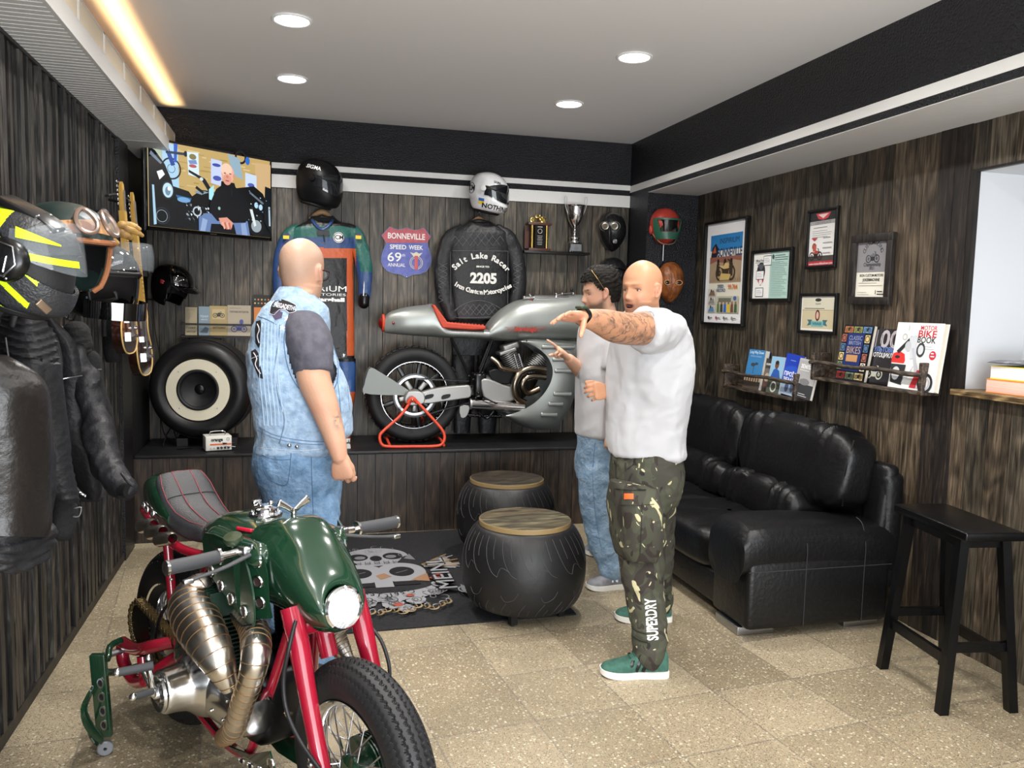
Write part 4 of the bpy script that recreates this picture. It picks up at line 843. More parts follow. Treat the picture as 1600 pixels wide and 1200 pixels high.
M_viz = mat('dark_visor', '101216', .05, trans=.0, coat=1.0); M_clearv = mat('clear_visor', '9aa2a8', .05, alpha=.13, spec=.8, coat=.5)
def facing(px, py, Y, yaw, roll=0, pit=0, s=1.0):
    p = aY(px, py, Y); return T(p, (roll, pit, yaw))
MH = facing(499, 285, 6.14, -28, 0, 14)
h = helmet('motorcycle_helmet', 'matt black full-face helmet hung on the white stripes above the racing suit', MH, mat('helmet_matt', '0a0a0c', .42, spec=.3), visor=(mat('smoke_visor', '202226', .06, alpha=.45, coat=.6), M_blk), s=1.12)
mk('lettering', surftext('SIGMA', .032, -1.55, .075, MH@T(sc=1.12), 1.02, -1 if False else 1), M_wht, h)
MW = facing(764, 300, 6.14, -38, 0, 12)
def pw(c, th): return 0
h = helmet('motorcycle_helmet', 'white full-face helmet with a blue and yellow flag above the quilted jacket', MW, mat('helmet_white', 'dedede', .25, col2='c9cacc', vs=9, coat=.6), visor=(M_viz, M_wht), s=1.02)
MW2 = MW@T(sc=1.02)
mk('lettering', surftext('NOTHING IS', .046, -.52, -.105, MW2, 1.02, 1, .03), mat('letter_black', '111111', .4), h)
mk('brand_lettering', surftext('SIGMA', .022, -.75, .07, MW2, 1.02, 1), mat('letter_black', '111111', .4), h)
def patch(t0, t1, z0, z1, k=1.012): return thick(hgrid(t0, t1, z0, z1, k, 8, 5), .001)
mk('flag_upper', xf(patch(-1.65, -1.40, -.078, -.058), MW2), mat('flag_blue', '2b5fae', .4), h); mk('flag_lower', xf(patch(-1.65, -1.40, -.098, -.078), MW2), mat('flag_yellow', 'e8c22c', .4), h)
mk('round_logo', join(surftext('ICM', .05, -2.25, -.0, MW2, 1.02, 1, .03), xf(tube([hsurf(-2.25+.28*math.cos(q), -.0+.038*math.sin(q), 1.012) for q in np.linspace(0, 2*PI, 20, endpoint=False)], .0025, 5, 1, closed=True), MW2)), mat('letter_black', '111111', .4), h)
for (px, py), nm in (((499, 306), 0), ((766, 322), 1)):
    pass
# black half helmet with peak, on a hook left
MJ = facing(270, 445, 6.16, -30, 0, 20)
h = helmet('open_helmet', 'glossy black open helmet with short peak and red lips mark, left of the book rack', MJ, M_gloss, opn=1.2, s=.98)
mk('peak', xf(thick(grid(lambda u, v: (.125*math.cos((u-.5)*2.3)+.085*v, .125*math.sin((u-.5)*2.3), .032-.020*v-.02*abs(u-.5)), 24, 6), .003), MJ@T(sc=1.0)), M_gloss, h)
mk('lips_mark', xf(join(ell((0, .004, 0), (.018, .005, .004), 12, 6), ell((0, -.004, 0), (.015, .005, .004), 12, 6)), MJ@T(hsurf(-1.55, .02, .985), (90, 0, 90-88.8), (1, 1.6, 1.6))), mat('lips_red', 'a03038', .4), h)
mk('wall_hook', join(tube([aY(270, 448, 6.16), aY(262, 468, 6.2), aY(250, 469, 6.25), aY(205, 466, 6.3)], .005, 8, 3)), M_black, h)
# ------------------------------------------------------------------ coat hanger and hanging clothes
M_hang = mat('hanger_wood', 'b08a63', .45, col2='8f6a45', vs=12, stretch=(1, 4, 4))
def hanger(label, px, py, Y, w):
    c = aY(px, py, Y); t = thing('coat_hanger', label, 'hanger', c, group='hangers on the back wall')
    mk('shoulder_bar', tube([c+A([-w, 0, -.055]), c+A([-w*.5, 0, -.02]), c+A([0, 0, 0]), c+A([w*.5, 0, -.02]), c+A([w, 0, -.055])], [.011, .016, .018, .016, .011], 10, 6, flat=.6, side=(0, 1, 0)), M_hang, t)
    mk('hook', tube([c+A([0, 0, .01]), c+A([0, 0, .03]), c+A([.012, .01, .045]), c+A([0, .02, .055]), c+A([-.01, .02, .05])], .0025, 6, 5), M_chrome, t)
hanger('wooden hanger holding the blue and orange racing suit', 503, 331, 6.24, .085); hanger('wooden hanger holding the quilted black jacket', 748, 342, 6.24, .075)
def multi(cols): return [mat('suit_'+c, c, .38, bump=.3, bs=50, bd=5) for c in cols]
SC_ = ('111113', '1e5a52', '2b4472', 'b4532b', '0f0f11', '2d4f86')
def suit_paint(g):
    """colour blocks by place on the front of the suit, read in photo pixels"""
    out = []
    for f in g[1]:
        p = g[0][list(f)].mean(0); v = p-CAM; z = v@fw; x = 800+FPX*(v@rt)/z; y = 600-FPX*(v@up)/z
        if x > 556 and y < 480 and x > 553+(y-352)*.02: c = 1 if y < 400 or x > 558+(y-395)*.20 and y < 425 else 2
        elif y < 353+max(0, (abs(x-503)-30))*.18: c = 0
        elif y < 371: c = 1
        elif y < 387+(x-500)*.03: c = 2
        elif y < 403: c = 3
        elif y < 556 and x > 542: c = 3
        elif y < 556: c = 4
        elif y < 566: c = 4
        elif y < 612: c = 5
        else: c = 3
        out.append(c)
    return out
su = thing('racing_suit', 'one-piece leather racing suit in green, blue, orange and black beside the shield sign', 'racing suit', (.12, 6.25, ZBENCH+.12))
YS = 6.22
g = sil([(338, 487, 521, .5), (346, 478, 530, .7), (352, 464, 545, .9), (362, 452, 554, 1), (390, 450, 553, 1), (430, 452, 552, 1), (480, 452, 553, 1), (540, 450, 554, 1), (572, 451, 555, 1)], YS, .055, 200, 24, 2.6)
g = wrinkle(g, .003, 4, (1, 1, .4), 5); mk('suit_body', g, multi(SC_), su, fmat=suit_paint(g))
g = ptube([(536, 356, YS, 9), (552, 366, YS, 13), (560, 380, YS, 13), (566, 400, YS-.02, 13), (570, 425, YS-.03, 12), (570, 448, YS-.03, 10), (569, 466, YS-.03, 8.5)], 60, 24, flat=.62, side=(0, 1, 0)); g = wrinkle(g, .003, 5, (1, 1, .5), 8); mk('sleeve', g, multi(SC_), su, fmat=suit_paint(g))
mk('cuff', ptube([(569, 464, YS-.03, 8.5), (568.5, 474, YS-.03, 8.5)], 20, 3), M_blk, su)
g = ptube([(468, 358, YS, 9), (455, 368, YS, 13), (446, 385, YS, 13), (440, 410, YS-.02, 13), (437, 440, YS-.03, 11), (437, 466, YS-.03, 8.5)], 60, 24, flat=.62, side=(0, 1, 0)); mk('sleeve', g, multi(SC_), su, fmat=[1 if A(g[0])[list(f)].mean(0)[2] > 2.02 else 2 for f in g[1]])
for xs in ((530, 556), (455, 500)):
    g = sil([(560, xs[0]-10, xs[1]), (590, xs[0]-6, xs[1]), (615, xs[0], xs[1]-1), (645, xs[0]+2, xs[1]-5), (690, xs[0]+3, xs[1]-9)], YS-.02, .05, 80, 14); g = wrinkle(g, .003, 5, (1, 1, .5), 9); mk('trouser_leg', g, multi(SC_), su, fmat=suit_paint(g))
mk('collar', tube([aY(488, 338, YS+.02), aY(490, 347, YS-.05), aY(503, 358, YS-.065), aY(517, 348, YS-.05), aY(520, 338, YS+.02)], .012, 8, 6, flat=.6), mat('suit_2b4472', '2b4472', .4), su)
mk('collar_strap', box(aY(505, 364, YS-.062), (.085, .012, .035)), M_blk, su); mk('zip_pull', tube([aY(506, 366, YS-.066), aY(507, 378, YS-.068)], .005, 6, 2), M_blk, su)
def front(px, py, Y): return frame(aY(px, py, Y), (1, 0, 0), (0, 0, 1))
mk('lettering', join(text('INSPIRIUM', .058, front(497, 451, YS-.0565), .001, .0, width=.40), text('LABORATORIES', .026, front(498, 460, YS-.0565), .001, .0, width=.38), text('San Marshall', .036, front(501, 468, YS-.0565), .001, .06, width=.34)), M_wht, su)
mk('round_badge', join(lathe([(.001, 0), (.038, 0), (.038, .0015), (.001, .0015)], 28, front(529, 371, YS-.058)), ), M_wht, su); mk('badge_ring', join(lathe([(.030, 0), (.034, 0), (.034, .003), (.030, .003)], 28, front(529, 371, YS-.058), closed=True), text('ICM', .042, front(529, 371, YS-.0605), .001, .02)), mat('letter_black', '111111', .4), su)
for px in (447, 560): mk('flag_patch', join(box(aY(px, 370, YS-.066), (.04, .004, .03))), mat('flag_yellow', 'e8c22c', .4), su); mk('flag_patch_blue', join(box(aY(px, 366, YS-.068), (.04, .004, .016))), mat('flag_navy', '22304f', .4), su)
mk('knee_zip', ptube([(569, 440, YS-.065, .8), (568, 462, YS-.063, .8)], 6, 2), M_steel, su)
# quilted jacket
M_jack = mat('jacket_leather', '1a1b1e', .46, bump=.4, bs=45, bd=6); M_stitch = mat('grey_stitching', '77787c', .6); M_letter = mat('silver_lettering', 'd9dad6', .5)
ja = thing('leather_jacket', 'black quilted leather jacket, its back lettered in white, hung above the grey motorcycle', 'jacket', (1.0, 6.25, 1.3)); YJ = 6.22
g = sil([(345, 736, 763, .6), (350, 728, 772, .7), (358, 712, 785, .85), (368, 703, 794, 1), (400, 702, 796, 1), (440, 703, 796, 1), (480, 704, 797, 1), (498, 705, 797, 1)], YJ, .06, 60, 8, 2.8); g = wrinkle(g, .0035, 3, (1, 1, .5), 3); mk('jacket_back', g, M_jack, ja)
g = ptube([(722, 358, YJ, 9), (706, 372, YJ, 13), (697, 390, YJ, 13), (692, 415, YJ-.01, 13), (692, 445, YJ-.02, 13), (699, 475, YJ-.03, 11.5), (706, 498, YJ-.04, 10)], 30, 10, flat=.62, side=(0, 1, 0)); mk('sleeve', wrinkle(g, .004, 4, (1, 1, .5), 7), M_jack, ja)
g = ptube([(776, 358, YJ, 9), (792, 372, YJ, 13), (802, 390, YJ, 13), (808, 415, YJ-.01, 13), (810, 445, YJ-.02, 12), (806, 475, YJ-.03, 11), (800, 495, YJ-.03, 10)], 30, 10, flat=.62, side=(0, 1, 0)); mk('sleeve', wrinkle(g, .004, 4, (1, 1, .5), 17), M_jack, ja)
mk('collar', tube([aY(737, 348, YJ+.02), aY(741, 346, YJ-.03), aY(750, 345, YJ-.045), aY(759, 347, YJ-.03), aY(762, 349, YJ+.02)], .014, 8, 6), M_jack, ja)
st = []; yy = YJ-.0635
def J(x, y): return aY(590+x/6.4, 340+y/6.4, yy)
for i in range(9):
    x = 700+i*75; 
    for sg in (1, -1):
        pts = []
        for k in range(6):
            X_, Y_ = x+sg*k*38*(1), 90+k*48
            if 720 < X_ < 1290 and Y_ < 325 and Y_ > 110+abs(X_-1025)*.28: pts.append(J(X_, Y_))
        if len(pts) > 1: st.append(tube(pts, .0011, 4, 1))
for i in range(10):
    for sg in (1, -1):
        pts = []
        for k in range(6):
            X_, Y_ = 740+i*62+sg*k*30, 830+k*36
            if 765 < X_ < 1275 and 1000 > Y_ > 830+((X_-1010)/255)**2*110: pts.append(J(X_, Y_))
        if len(pts) > 1: st.append(tube(pts, .0011, 4, 1))
st.append(tube([J(x, 830+((x-1010)/255)**2*110) for x in range(765, 1290, 40)], .0012, 4, 2)); st.append(tube([J(745, 330), J(1310, 335)], .0012, 4, 1)); st.append(tube([J(728, 340), J(735, 990)], .0012, 4, 1)); st.append(tube([J(1305, 340), J(1300, 990)], .0012, 4, 1)); st.append(tube([J(730, 1000), J(1010, 1000), J(1250, 985)], .0014, 4, 3))
mk('quilt_stitching', join(*st), M_stitch, ja)
st = []
for cx_, y0 in ((692, 415), (809, 415)):
    for k in range(7):
        for sg in (1, -1):
            a0, b0 = (cx_-7, y0+k*9+(8 if sg < 0 else 0)-4), (cx_+7, y0+k*9+(-8 if sg < 0 else 8)-4+(8 if sg < 0 else 0)); st.append(tube([aY(*a0, YJ-.050), aY((a0[0]+b0[0])/2, (a0[1]+b0[1])/2, YJ-.0595), aY(*b0, YJ-.050)], .0011, 4, 2))
mk('elbow_stitching', join(*st), M_stitch, ja)
cen = J(1040, 620)
mk('lettering', join(arctext('Salt Lake Racer', .060, .27, frame(J(1040, 372)-A([0, 0, .27+.008]), (1, 0, 0), (0, 0, 1)), .035, .88, .0016), text('SINCE TO', .017, frame(J(1052, 492), (1, 0, 0), (0, 0, 1)), .0016, .05, width=.10),
    text('2205', .105, frame(J(1060, 612), (1, 0, 0), (0, 0, 1)), .0018, .045, width=.205), arctext('Iron Custom Motorcycles', .046, .42, frame(J(1055, 755)+A([0, 0, .42+.005]), (1, 0, 0), (0, 0, 1)), .045, .70, .0016, up=False)), M_letter, ja)
tr = thing('leather_trousers', 'black leather trousers hanging behind the grey motorcycle', 'trousers', (1.0, 6.28, .6))
g = wrinkle(sil([(503, 707, 788), (515, 706, 790), (540, 705, 787), (565, 706, 784)], 6.29, .030, 50, 8), .003, 4, (1, 1, .5), 21); mk('waist', g, M_jack, tr)
for xs in ((706, 742), (745, 782)):
    g = wrinkle(sil([(555, xs[0], xs[1]), (600, xs[0]+1, xs[1]-2), (640, xs[0]+2, xs[1]-5), (676, xs[0]+3, xs[1]-8)], 6.265, .035, 40, 8), .003, 4, (1, 1, .5), 22); mk('trouser_leg', g, M_jack, tr)
# ------------------------------------------------------------------ shield sign
def Sg(x, y): return (590+x/6.4, 340+y/6.4)
half = [(35, 178), (115, 92), (130, 90), (165, 108), (205, 118), (250, 112), (287, 96), (325, 112), (370, 122), (415, 118), (452, 100), (468, 104), (532, 190), (500, 235), (502, 275), (520, 330), (540, 390), (540, 440), (525, 490), (490, 540), (430, 566), (360, 572), (315, 588), (290, 606), (262, 586), (215, 568), (150, 560), (90, 534), (50, 490), (34, 440), (34, 390), (55, 320), (78, 275), (80, 240)]
sg = thing('shield_sign', 'red and blue shield-shaped metal sign of a speed week on the boards', 'sign', aY(635, 435, YB-.01))
mk('plate', pol([Sg(*p) for p in half], YB-.006, .004), mat('sign_blue', '4f57a0', .4, col2='5c64ae', vs=25), sg, smooth=0)
top = [p for p in half if p[1] < 245]; mk('red_band', pol([Sg(287+(x-287)*.985, 252 if y > 230 else y+4) for x, y in [(80, 252)]+[p for p in half[:14]]+[(502, 252)]], YB-.0100, .0008), mat('sign_red', 'a94852', .4, col2='b5545c', vs=25), sg, smooth=0)
bd = [aY(*Sg(287+(x-287)*.985, 340+(y-340)*.985), YB-.0108) for x, y in half]; mk('border', tube(bd, .0016, 4, 1, closed=True), mat('sign_border', '8c93a8', .4), sg)
def st_(s, x, y, h, w, b=.02): return text(s, h, frame(aY(*Sg(x, y), YB-.0112), (1, 0, 0), (0, 0, 1)), .0006, b, width=w)
k_ = 4.92e-3/6.4*1.0
mk('lettering', join(st_('BONNEVILLE', 288, 190, .060, 365*k_), st_('SPEED', 205, 296, .046, 160*k_), st_('WEEK', 383, 302, .046, 140*k_), st_('69', 168, 398, .095, 135*k_, .01), st_('th', 260, 376, .03, 32*k_, 0), st_('ANNUAL', 190, 475, .036, 172*k_, .01)), M_wht, sg)
c = aY(*Sg(386, 452), YB-.0112); fr_ = frame(c, (1, 0, 0), (0, 0, 1))
mk('emblem', join(xf(lathe([(.046, 0), (.050, 0), (.050, .001), (.046, .001)], 30, closed=True), fr_), xf(lathe([(.036, 0), (.039, 0), (.039, .001), (.036, .001)], 30, closed=True), fr_), poly([(-.048, .078), (-.02, .07), (0, .082), (.02, .07), (.048, .078), (.02, .045), (0, .05), (-.02, .045)], .001, fr_)), mat('sign_cream', 'cfc8b0', .4), sg)
mk('emblem_centre', join(xf(rbox((0, 0, .001), (.026, .105, .0012), .0005), fr_)), mat('sign_red2', 'b8525a', .4), sg)
for p in ((287, 100), (290, 598)): mk('nail', ell(aY(*Sg(*p), YB-.012), .0035, 8, 6), M_chrome, sg)
# ------------------------------------------------------------------ trophy shelf
sh = thing('wall_shelf', 'small black wall shelf carrying the trophies', 'shelf', (1.85, YB, 1.95))
a0, a1 = aY(812, 392, YB-.01), aY(913, 395, YB-.01); zs = 2.108
zs = aY(846, 392, YB-.12)[2]
mk('shelf_board', rbox(((a0[0]+a1[0])/2, YB-.075, zs-.010), (a1[0]-a0[0], .145, .018), .002), M_blk, sh)
mk('bracket', join(box((a0[0]+.1, YB-.01, zs-.05), (.02, .01, .08)), box((a1[0]-.1, YB-.01, zs-.05), (.02, .01, .08))), M_blk, sh) if False else None
M_gold = mat('gold', 'e8c870', .16, 1.0); M_twood = mat('trophy_wood', '4a2a22', .35)
p = aY(841, 388, YB-.08); X = p[0]; z = zs
tp = thing('trophy', 'gold columned trophy with small golden motorcycle on its wooden top', 'trophy', (X, YB-.08, z)); YT = YB-.08
mk('base', rbox((X, YT, z+.010), (.178, .09, .020), .003), M_twood, tp); mk('plaque', box((X+.001, YT-.03, z+.108), (.082, .012, .172)), mat('plaque_black', '0d0d0d', .2), tp)
for s in (-1, 1): mk('column', cyl((X+s*.058, YT-.02, z+.02), (X+s*.058, YT-.02, z+.196), .013, n=20), M_gold, tp)
mk('back_panel', box((X-.03, YT+.03, z+.108), (.15, .012, .176)), M_twood, tp); mk('top_slab', rbox((X-.002, YT, z+.205), (.188, .09, .018), .003), M_twood, tp)
a = Art(frame((X-.041, YT-.0365, z+.022), (1, 0, 0), (0, 0, 1))); a.ring(.041, .128, .018, .003, 'b9b9b0'); a.rect(.022, .158, .038, .005, 'b9b9b0')
for i in range(6): a.rect(.02+.003*(i % 2), .090-.013*i, .042-.006*(i % 2), .003, 'b0b0a8')
a.build('engraving', tp)
fz = z+.214; gs = []
for s in (-1, 1): gs.append(lathe([(.017, -.004), (.022, -.003), (.022, .003), (.017, .004)], 20, T((X-.005+s*.043, YT, fz+.022), (90, 0, 0)), closed=True)); gs.append(cyl((X-.005+s*.043, YT-.003, fz+.022), (X-.005+s*.043, YT+.003, fz+.022), .012, n=12))
gs += [ell((X-.012, YT, fz+.043), (.028, .010, .010), 14, 8), ell((X+.012, YT, fz+.028), (.016, .010, .014), 12, 8), tube([(X-.048, YT, fz+.022), (X-.030, YT, fz+.05), (X-.022, YT, fz+.06)], .0035, 6, 3), ell((X+.03, YT, fz+.046), (.018, .009, .006), 12, 8), tube([(X-.022, YT-.018, fz+.06), (X-.022, YT+.018, fz+.06)], .003, 6, 1), ell((X+.005, YT, fz+.055), (.008, .008, .012), 10, 6), box((X+.0, YT, fz+.003), (.10, .02, .006))]
mk('figurine', join(*gs), M_gold, tp)
p = aY(897, 390, YB-.08); X = p[0]
cu = thing('trophy_cup', 'tall silver cup with wire handles on a black plinth', 'trophy', (X, YT, z))
mk('plinth', rbox((X, YT, z+.036), (.105, .09, .072), .004), M_gloss, cu); mk('plate', box((X, YT-.047, z+.037), (.088, .003, .052)), M_steel, cu)
a = Art(frame((X-.044, YT-.049, z+.011), (1, 0, 0), (0, 0, 1))); a.ring(.044, .038, .008, .0015, '6a4040'); a.rect(.028, .022, .032, .002, '444444'); a.rect(.024, .014, .04, .002, '444444'); a.rect(.03, .007, .028, .002, '444444'); a.build('engraving', cu)
mk('cup_stem', lathe(cr_spline([(.046, .072), (.048, .082), (.036, .092), (.042, .105), (.040, .118), (.018, .130), (.012, .145), (.016, .158), (.010, .170), (.012, .185)], 4), 40, T((X, YT, z))), M_chrome, cu)
mk('cup_bowl', lathe(cr_spline([(.006, .183), (.022, .198), (.045, .235), (.062, .285), (.070, .335), (.072, .352), (.078, .362), (.080, .366), (.076, .364), (.066, .345), (.055, .28), (.03, .22), (.001, .2)], 5), 48, T((X, YT, z))), M_chrome, cu)
for s in (-1, 1): mk('handle', join(tube([(X+s*.052, YT-.01, z+.265), (X+s*.056, YT-.01, z+.28), (X+s*.078, YT-.01, z+.335), (X+s*.092, YT-.01, z+.39), (X+s*.090, YT-.01, z+.43), (X+s*.078, YT-.01, z+.428), (X+s*.072, YT-.01, z+.395), (X+s*.074, YT-.01, z+.366)], .0028, 6, 5)), mat('white_metal', 'd8d8da', .3, .6), cu)
# ------------------------------------------------------------------ masks
def mask_geo(c, w, h, d, chin=.72, nu=40, nv=40, yaw=0):
    def f(u, v):
        z = 1-2*v; wz = math.sqrt(max(0, 1-abs(z)**2.4))*(1.0 if z > 0 else 1-(1-chin)*(-z)**1.2); t = (u-.5)*PI
        return (w*wz*math.sin(t), -d*(.15+.85*wz)*math.cos(t)**.8 if abs(math.cos(t)) > 1e-4 else 0, h*z)
    return xf(thick(grid(f, nu, nv), .004), T(c, (0, 0, yaw)))
def mface(c, x, z, y, yaw): return Matrix(T(c, (0, 0, yaw)))@T((x, y, z))
M_mask = mat('black_rubber_mask', '18181a', .3, bump=.5, bs=30, bd=4)
c = aY(957, 362, 6.30); c[2] -= .005
k = thing('gas_mask', 'black leather mask with two round goggle eyes on the boards right of the cup', 'mask', c); yw = -24
mk('mask_face', mask_geo(c, .105, .15, .13, .62, yaw=yw), M_mask, k)
for x, y0 in ((-.052, -.115), (.022, -.125)):
    m = mface(c, x, .035, y0, yw)@T((0, 0, 0), (90, 0, 0)); g = lathe([(.020, 0), (.027, 0), (.028, .028), (.020, .030), (.019, .010)], 26, m, closed=True); e = mk('eyepiece', g, mat('mask_metal', '8a867a', .35, .8), k); mk('lens', lathe([(.0005, .012), (.0205, .012)], 20, m), M_gloss, e)
    mk('eye_stitching', tube([(m@Vector((.042*math.cos(q), .036*math.sin(q), .002)))[:] for q in np.linspace(0, 2*PI, 14, endpoint=False)], .003, 5, 2, closed=True), mat('mask_edge', '55554e', .4), k)
m = mface(c, .028, -.085, -.115, yw)@T((0, 0, 0), (80, 0, 0)); mk('filter', lathe([(.0005, .02), (.018, .02), (.024, .012), (.026, -.01)], 24, m), M_mask, k); mk('nose_ridge', tube([(mface(c, -.012, .03, -.128, yw)@Vector((0, 0, 0)))[:], (mface(c, -.016, -.03, -.140, yw)@Vector((0, 0, 0)))[:], (mface(c, -.014, -.09, -.115, yw)@Vector((0, 0, 0)))[:]], [.006, .012, .014], 10, 4), M_mask, k)
c = aY(957, 428, 6.30); k = thing('face_mask', 'black ridged mask half hidden behind the dark-haired man', 'mask', c)
mk('mask_face', wrinkle(mask_geo(c, .11, .12, .11, .7, yaw=-20), .006, 5, (1, 1, 1), 2), M_mask, k); mk('brow_ridge', join(tube([c+A([-.09, -.07, .03]), c+A([-.02, -.13, .05]), c+A([.06, -.11, .04])], .012, 8, 4), tube([c+A([.04, -.06, .08]), c+A([.09, -.05, .05]), c+A([.105, -.03, 0])], .014, 8, 4)), M_mask, k)
c = aY(1037, 354, 5.955); k = thing('helmet_mask', 'red and green leather mask shaped like a helmet, upper one in the dark corner', 'mask', c)
M_mred = mat('mask_red', '9c3328', .38, bump=.3, bs=30); M_mgreen = mat('mask_green', '24523f', .38, bump=.2, bs=30)
mk('crown', mask_geo(c+A([0, 0, .0]), .112, .135, .125, .74), M_mred, k)
def mg_(u, v):
    t = (u-.5)*2.5; z = .052-.155*v; w = .118-(.035*v**2.5); return (w*math.sin(t), -.137*math.cos(t)**.7*(1-.12*v), z)
V, F = grid(mg_, 40, 24); keep = [f for f in F if not (abs(V[list(f)].mean(0)[0]) < .097-(.042-V[list(f)].mean(0)[2])*.30 and -.046 < V[list(f)].mean(0)[2] < .036)]
mk('face_guard', xf(thick((V, keep), .006), T(c)), M_mgreen, k)
mk('visor', xf(thick(grid(lambda u, v: (.098*math.sin((u-.5)*2.1), -.131*math.cos((u-.5)*2.1)**.7, .040-.086*v), 24, 8), .002), T(c)), M_gloss, k)
for s in (-1, 1): mk('ear_piece', ell(c+A([s*.112, -.015, -.03]), (.016, .02, .036), 14, 10), M_mred, k)
mk('chin_strap', tube([c+A([-.10, -.02, -.06]), c+A([-.06, -.07, -.125]), c+A([0, -.08, -.14]), c+A([.06, -.07, -.125]), c+A([.105, -.02, -.07])], .0035, 6, 5), mat('strap_tan', '8a6a54', .5), k); mk('stand_rod', cyl(c+A([0, -.01, -.13]), c+A([0, -.01, -.26]), .004, n=8), M_steel, k)
c = aY(1046, 441, 5.955); k = thing('leather_mask', 'brown carved leather face mask below the red and green one', 'mask', c)
g = mask_geo(c, .098, .15, .115, .66, 60, 60, yaw=-6); g = wrinkle(g, .003, 6, (2.5, 1, .5), 12); mk('mask_face', g, mat('tan_leather', '8a5028', .36, col2='6a3a1c', vs=18, bump=.4, bs=60), k)
for x in (-.05, .035): m = mface(c, x, -.005, -.106 if x < 0 else -.113, -6)@T((0, 0, 0), (90, 0, 0)); mk('eye_hole', xf(ell((0, 0, 0), (.022, .013, .006), 16, 8), m), M_gloss, k); mk('eye_rim', tube([(m@Vector((.026*math.cos(q), .017*math.sin(q), .004)))[:] for q in np.linspace(0, 2*PI, 14, endpoint=False)], .003, 5, 2, closed=True), mat('mask_stitch', 'b98a5c', .5), k)
mk('ear', ell(c+A([.100, -.02, .0]), (.014, .02, .028), 12, 8), MATS['tan_leather'], k)
# ------------------------------------------------------------------ left book rack
YR = YB-.05
zr = aY(330, 526, YR)[2]
t = thing('wall_book_rack', 'narrow black wire book rack on the back wall with five old motorcycle booklets', 'book rack', (-.4, YB, zr))
xa, xb = aY(283, 520, YR)[0], aY(430, 520, YR)[0]
for zz, nm in ((zr, 'base_rail'), (aY(330, 507, YR-.02)[2], 'front_rail')): mk(nm, box(((xa+xb)/2, YR-.03, zz), (xb-xa, .012, .014)), M_dark, t, fattr=[.4]*6)
mk('shelf_base', box(((xa+xb)/2, YB-.045, zr+.002), (xb-xa, .08, .010)), M_dark, t, fattr=[.4]*6)
for x in (xa, xb): mk('side_bar', join(box((x, YR-.03, zr+.055), (.010, .012, .13)), box((x, YB-.04, zr+.004), (.010, .09, .012))), M_dark, t, fattr=[.4]*12)
def booklet(xl, xr, yt, yb, col, label, art, Yc=YR+.0):
    p = aY(xl, yt, Yc); q = aY(xr, yb, Yc); w, h = q[0]-p[0], p[2]-zr-.006; M = frame((p[0], Yc-.006, zr+.0085), (1, 0, 0), (0, 0, 1))@T((0, 0, 0), (-5, 0, 0))
    b = thing('booklet', label, 'booklet', (p[0]+w/2, Yc, zr), group='booklets in the back wall rack')
    mk('pages', xf(box((w/2, h/2, -.004), (w-.003, h-.003, .006)), M), ink('cfc4a8'), b); mk('cover', xf(join(box((w/2, h/2, -.0004), (w, h, .0008)), box((w/2, h/2, -.0078), (w, h, .0008)), box((.0004, h/2, -.004), (.0008, h, .008))), M), mat('bk_'+col, col, .6, bump=.1), b)
    A_ = Art(M); art(A_, w, h); A_.build('cover_print', b)
booklet(289, 308, 480, 526, 'a3977c', 'plain beige booklet, leftmost in the back wall rack', lambda a, w, h: (a.text('ГОНКИ', w*.5, h*.26, .018, '3a342a', .02, w*.75), a.text('МОТОР', w*.5, h*.12, .018, '3a342a', .02, w*.75), a.rect(w*.1, h*.9, w*.7, .002, '7a705c')))
booklet(310, 328, 479, 526, '8093a0', 'grey-blue booklet second from left in the back wall rack', lambda a, w, h: (a.text('Урал', w*.5, h*.66, .022, 'd3dce0', .0, w*.7), a.text('мото', w*.5, h*.55, .016, 'd3dce0', .0, w*.55), a.poly([(w*.1, h*.1), (w*.6, h*.3), (w*.9, h*.25), (w*.8, h*.08)], '46545e')))
booklet(327, 355, 478, 526, 'a89468', 'tan booklet with a drawn motorcycle, third in the back wall rack', lambda a, w, h: (a.rect(w*.15, h*.55, w*.72, h*.34, 'b8a880'), a.moto(w*.18, h*.60, w*.68, '3b3326'), a.text('МОТОЦИКЛ', w*.55, h*.26, .018, '3a3020', .03, w*.7)))
booklet(355, 392, 477, 526, 'a89e8c', 'larger beige booklet with blue rider print beside the tan one', lambda a, w, h: (a.text('ГОНОЧНЫЕ МОТОЦИКЛЫ', w*.5, h*.78, .018, '2f2b28', .02, w*.8), a.rect(w*.1, h*.90, w*.5, .002, '4a4640'), a.moto(w*.15, h*.12, w*.7, '3c4480', '5a62a0'), a.ell(w*.6, h*.46, .014, .018, '4a5290')))
booklet(395, 428, 461, 526, '2a2622', 'orange and black chequered booklet hidden behind the denim man', lambda a, w, h: (a.rect(w*.05, h*.1, w*.9, h*.6, 'c8783a'), [a.ell(w*(.1+.16*i), h*(.80+.09*j), .006, .006, ('d8b070', '6f9a8c', 'd87a4a')[(i+j) % 3]) for i in range(6) for j in range(2)]))
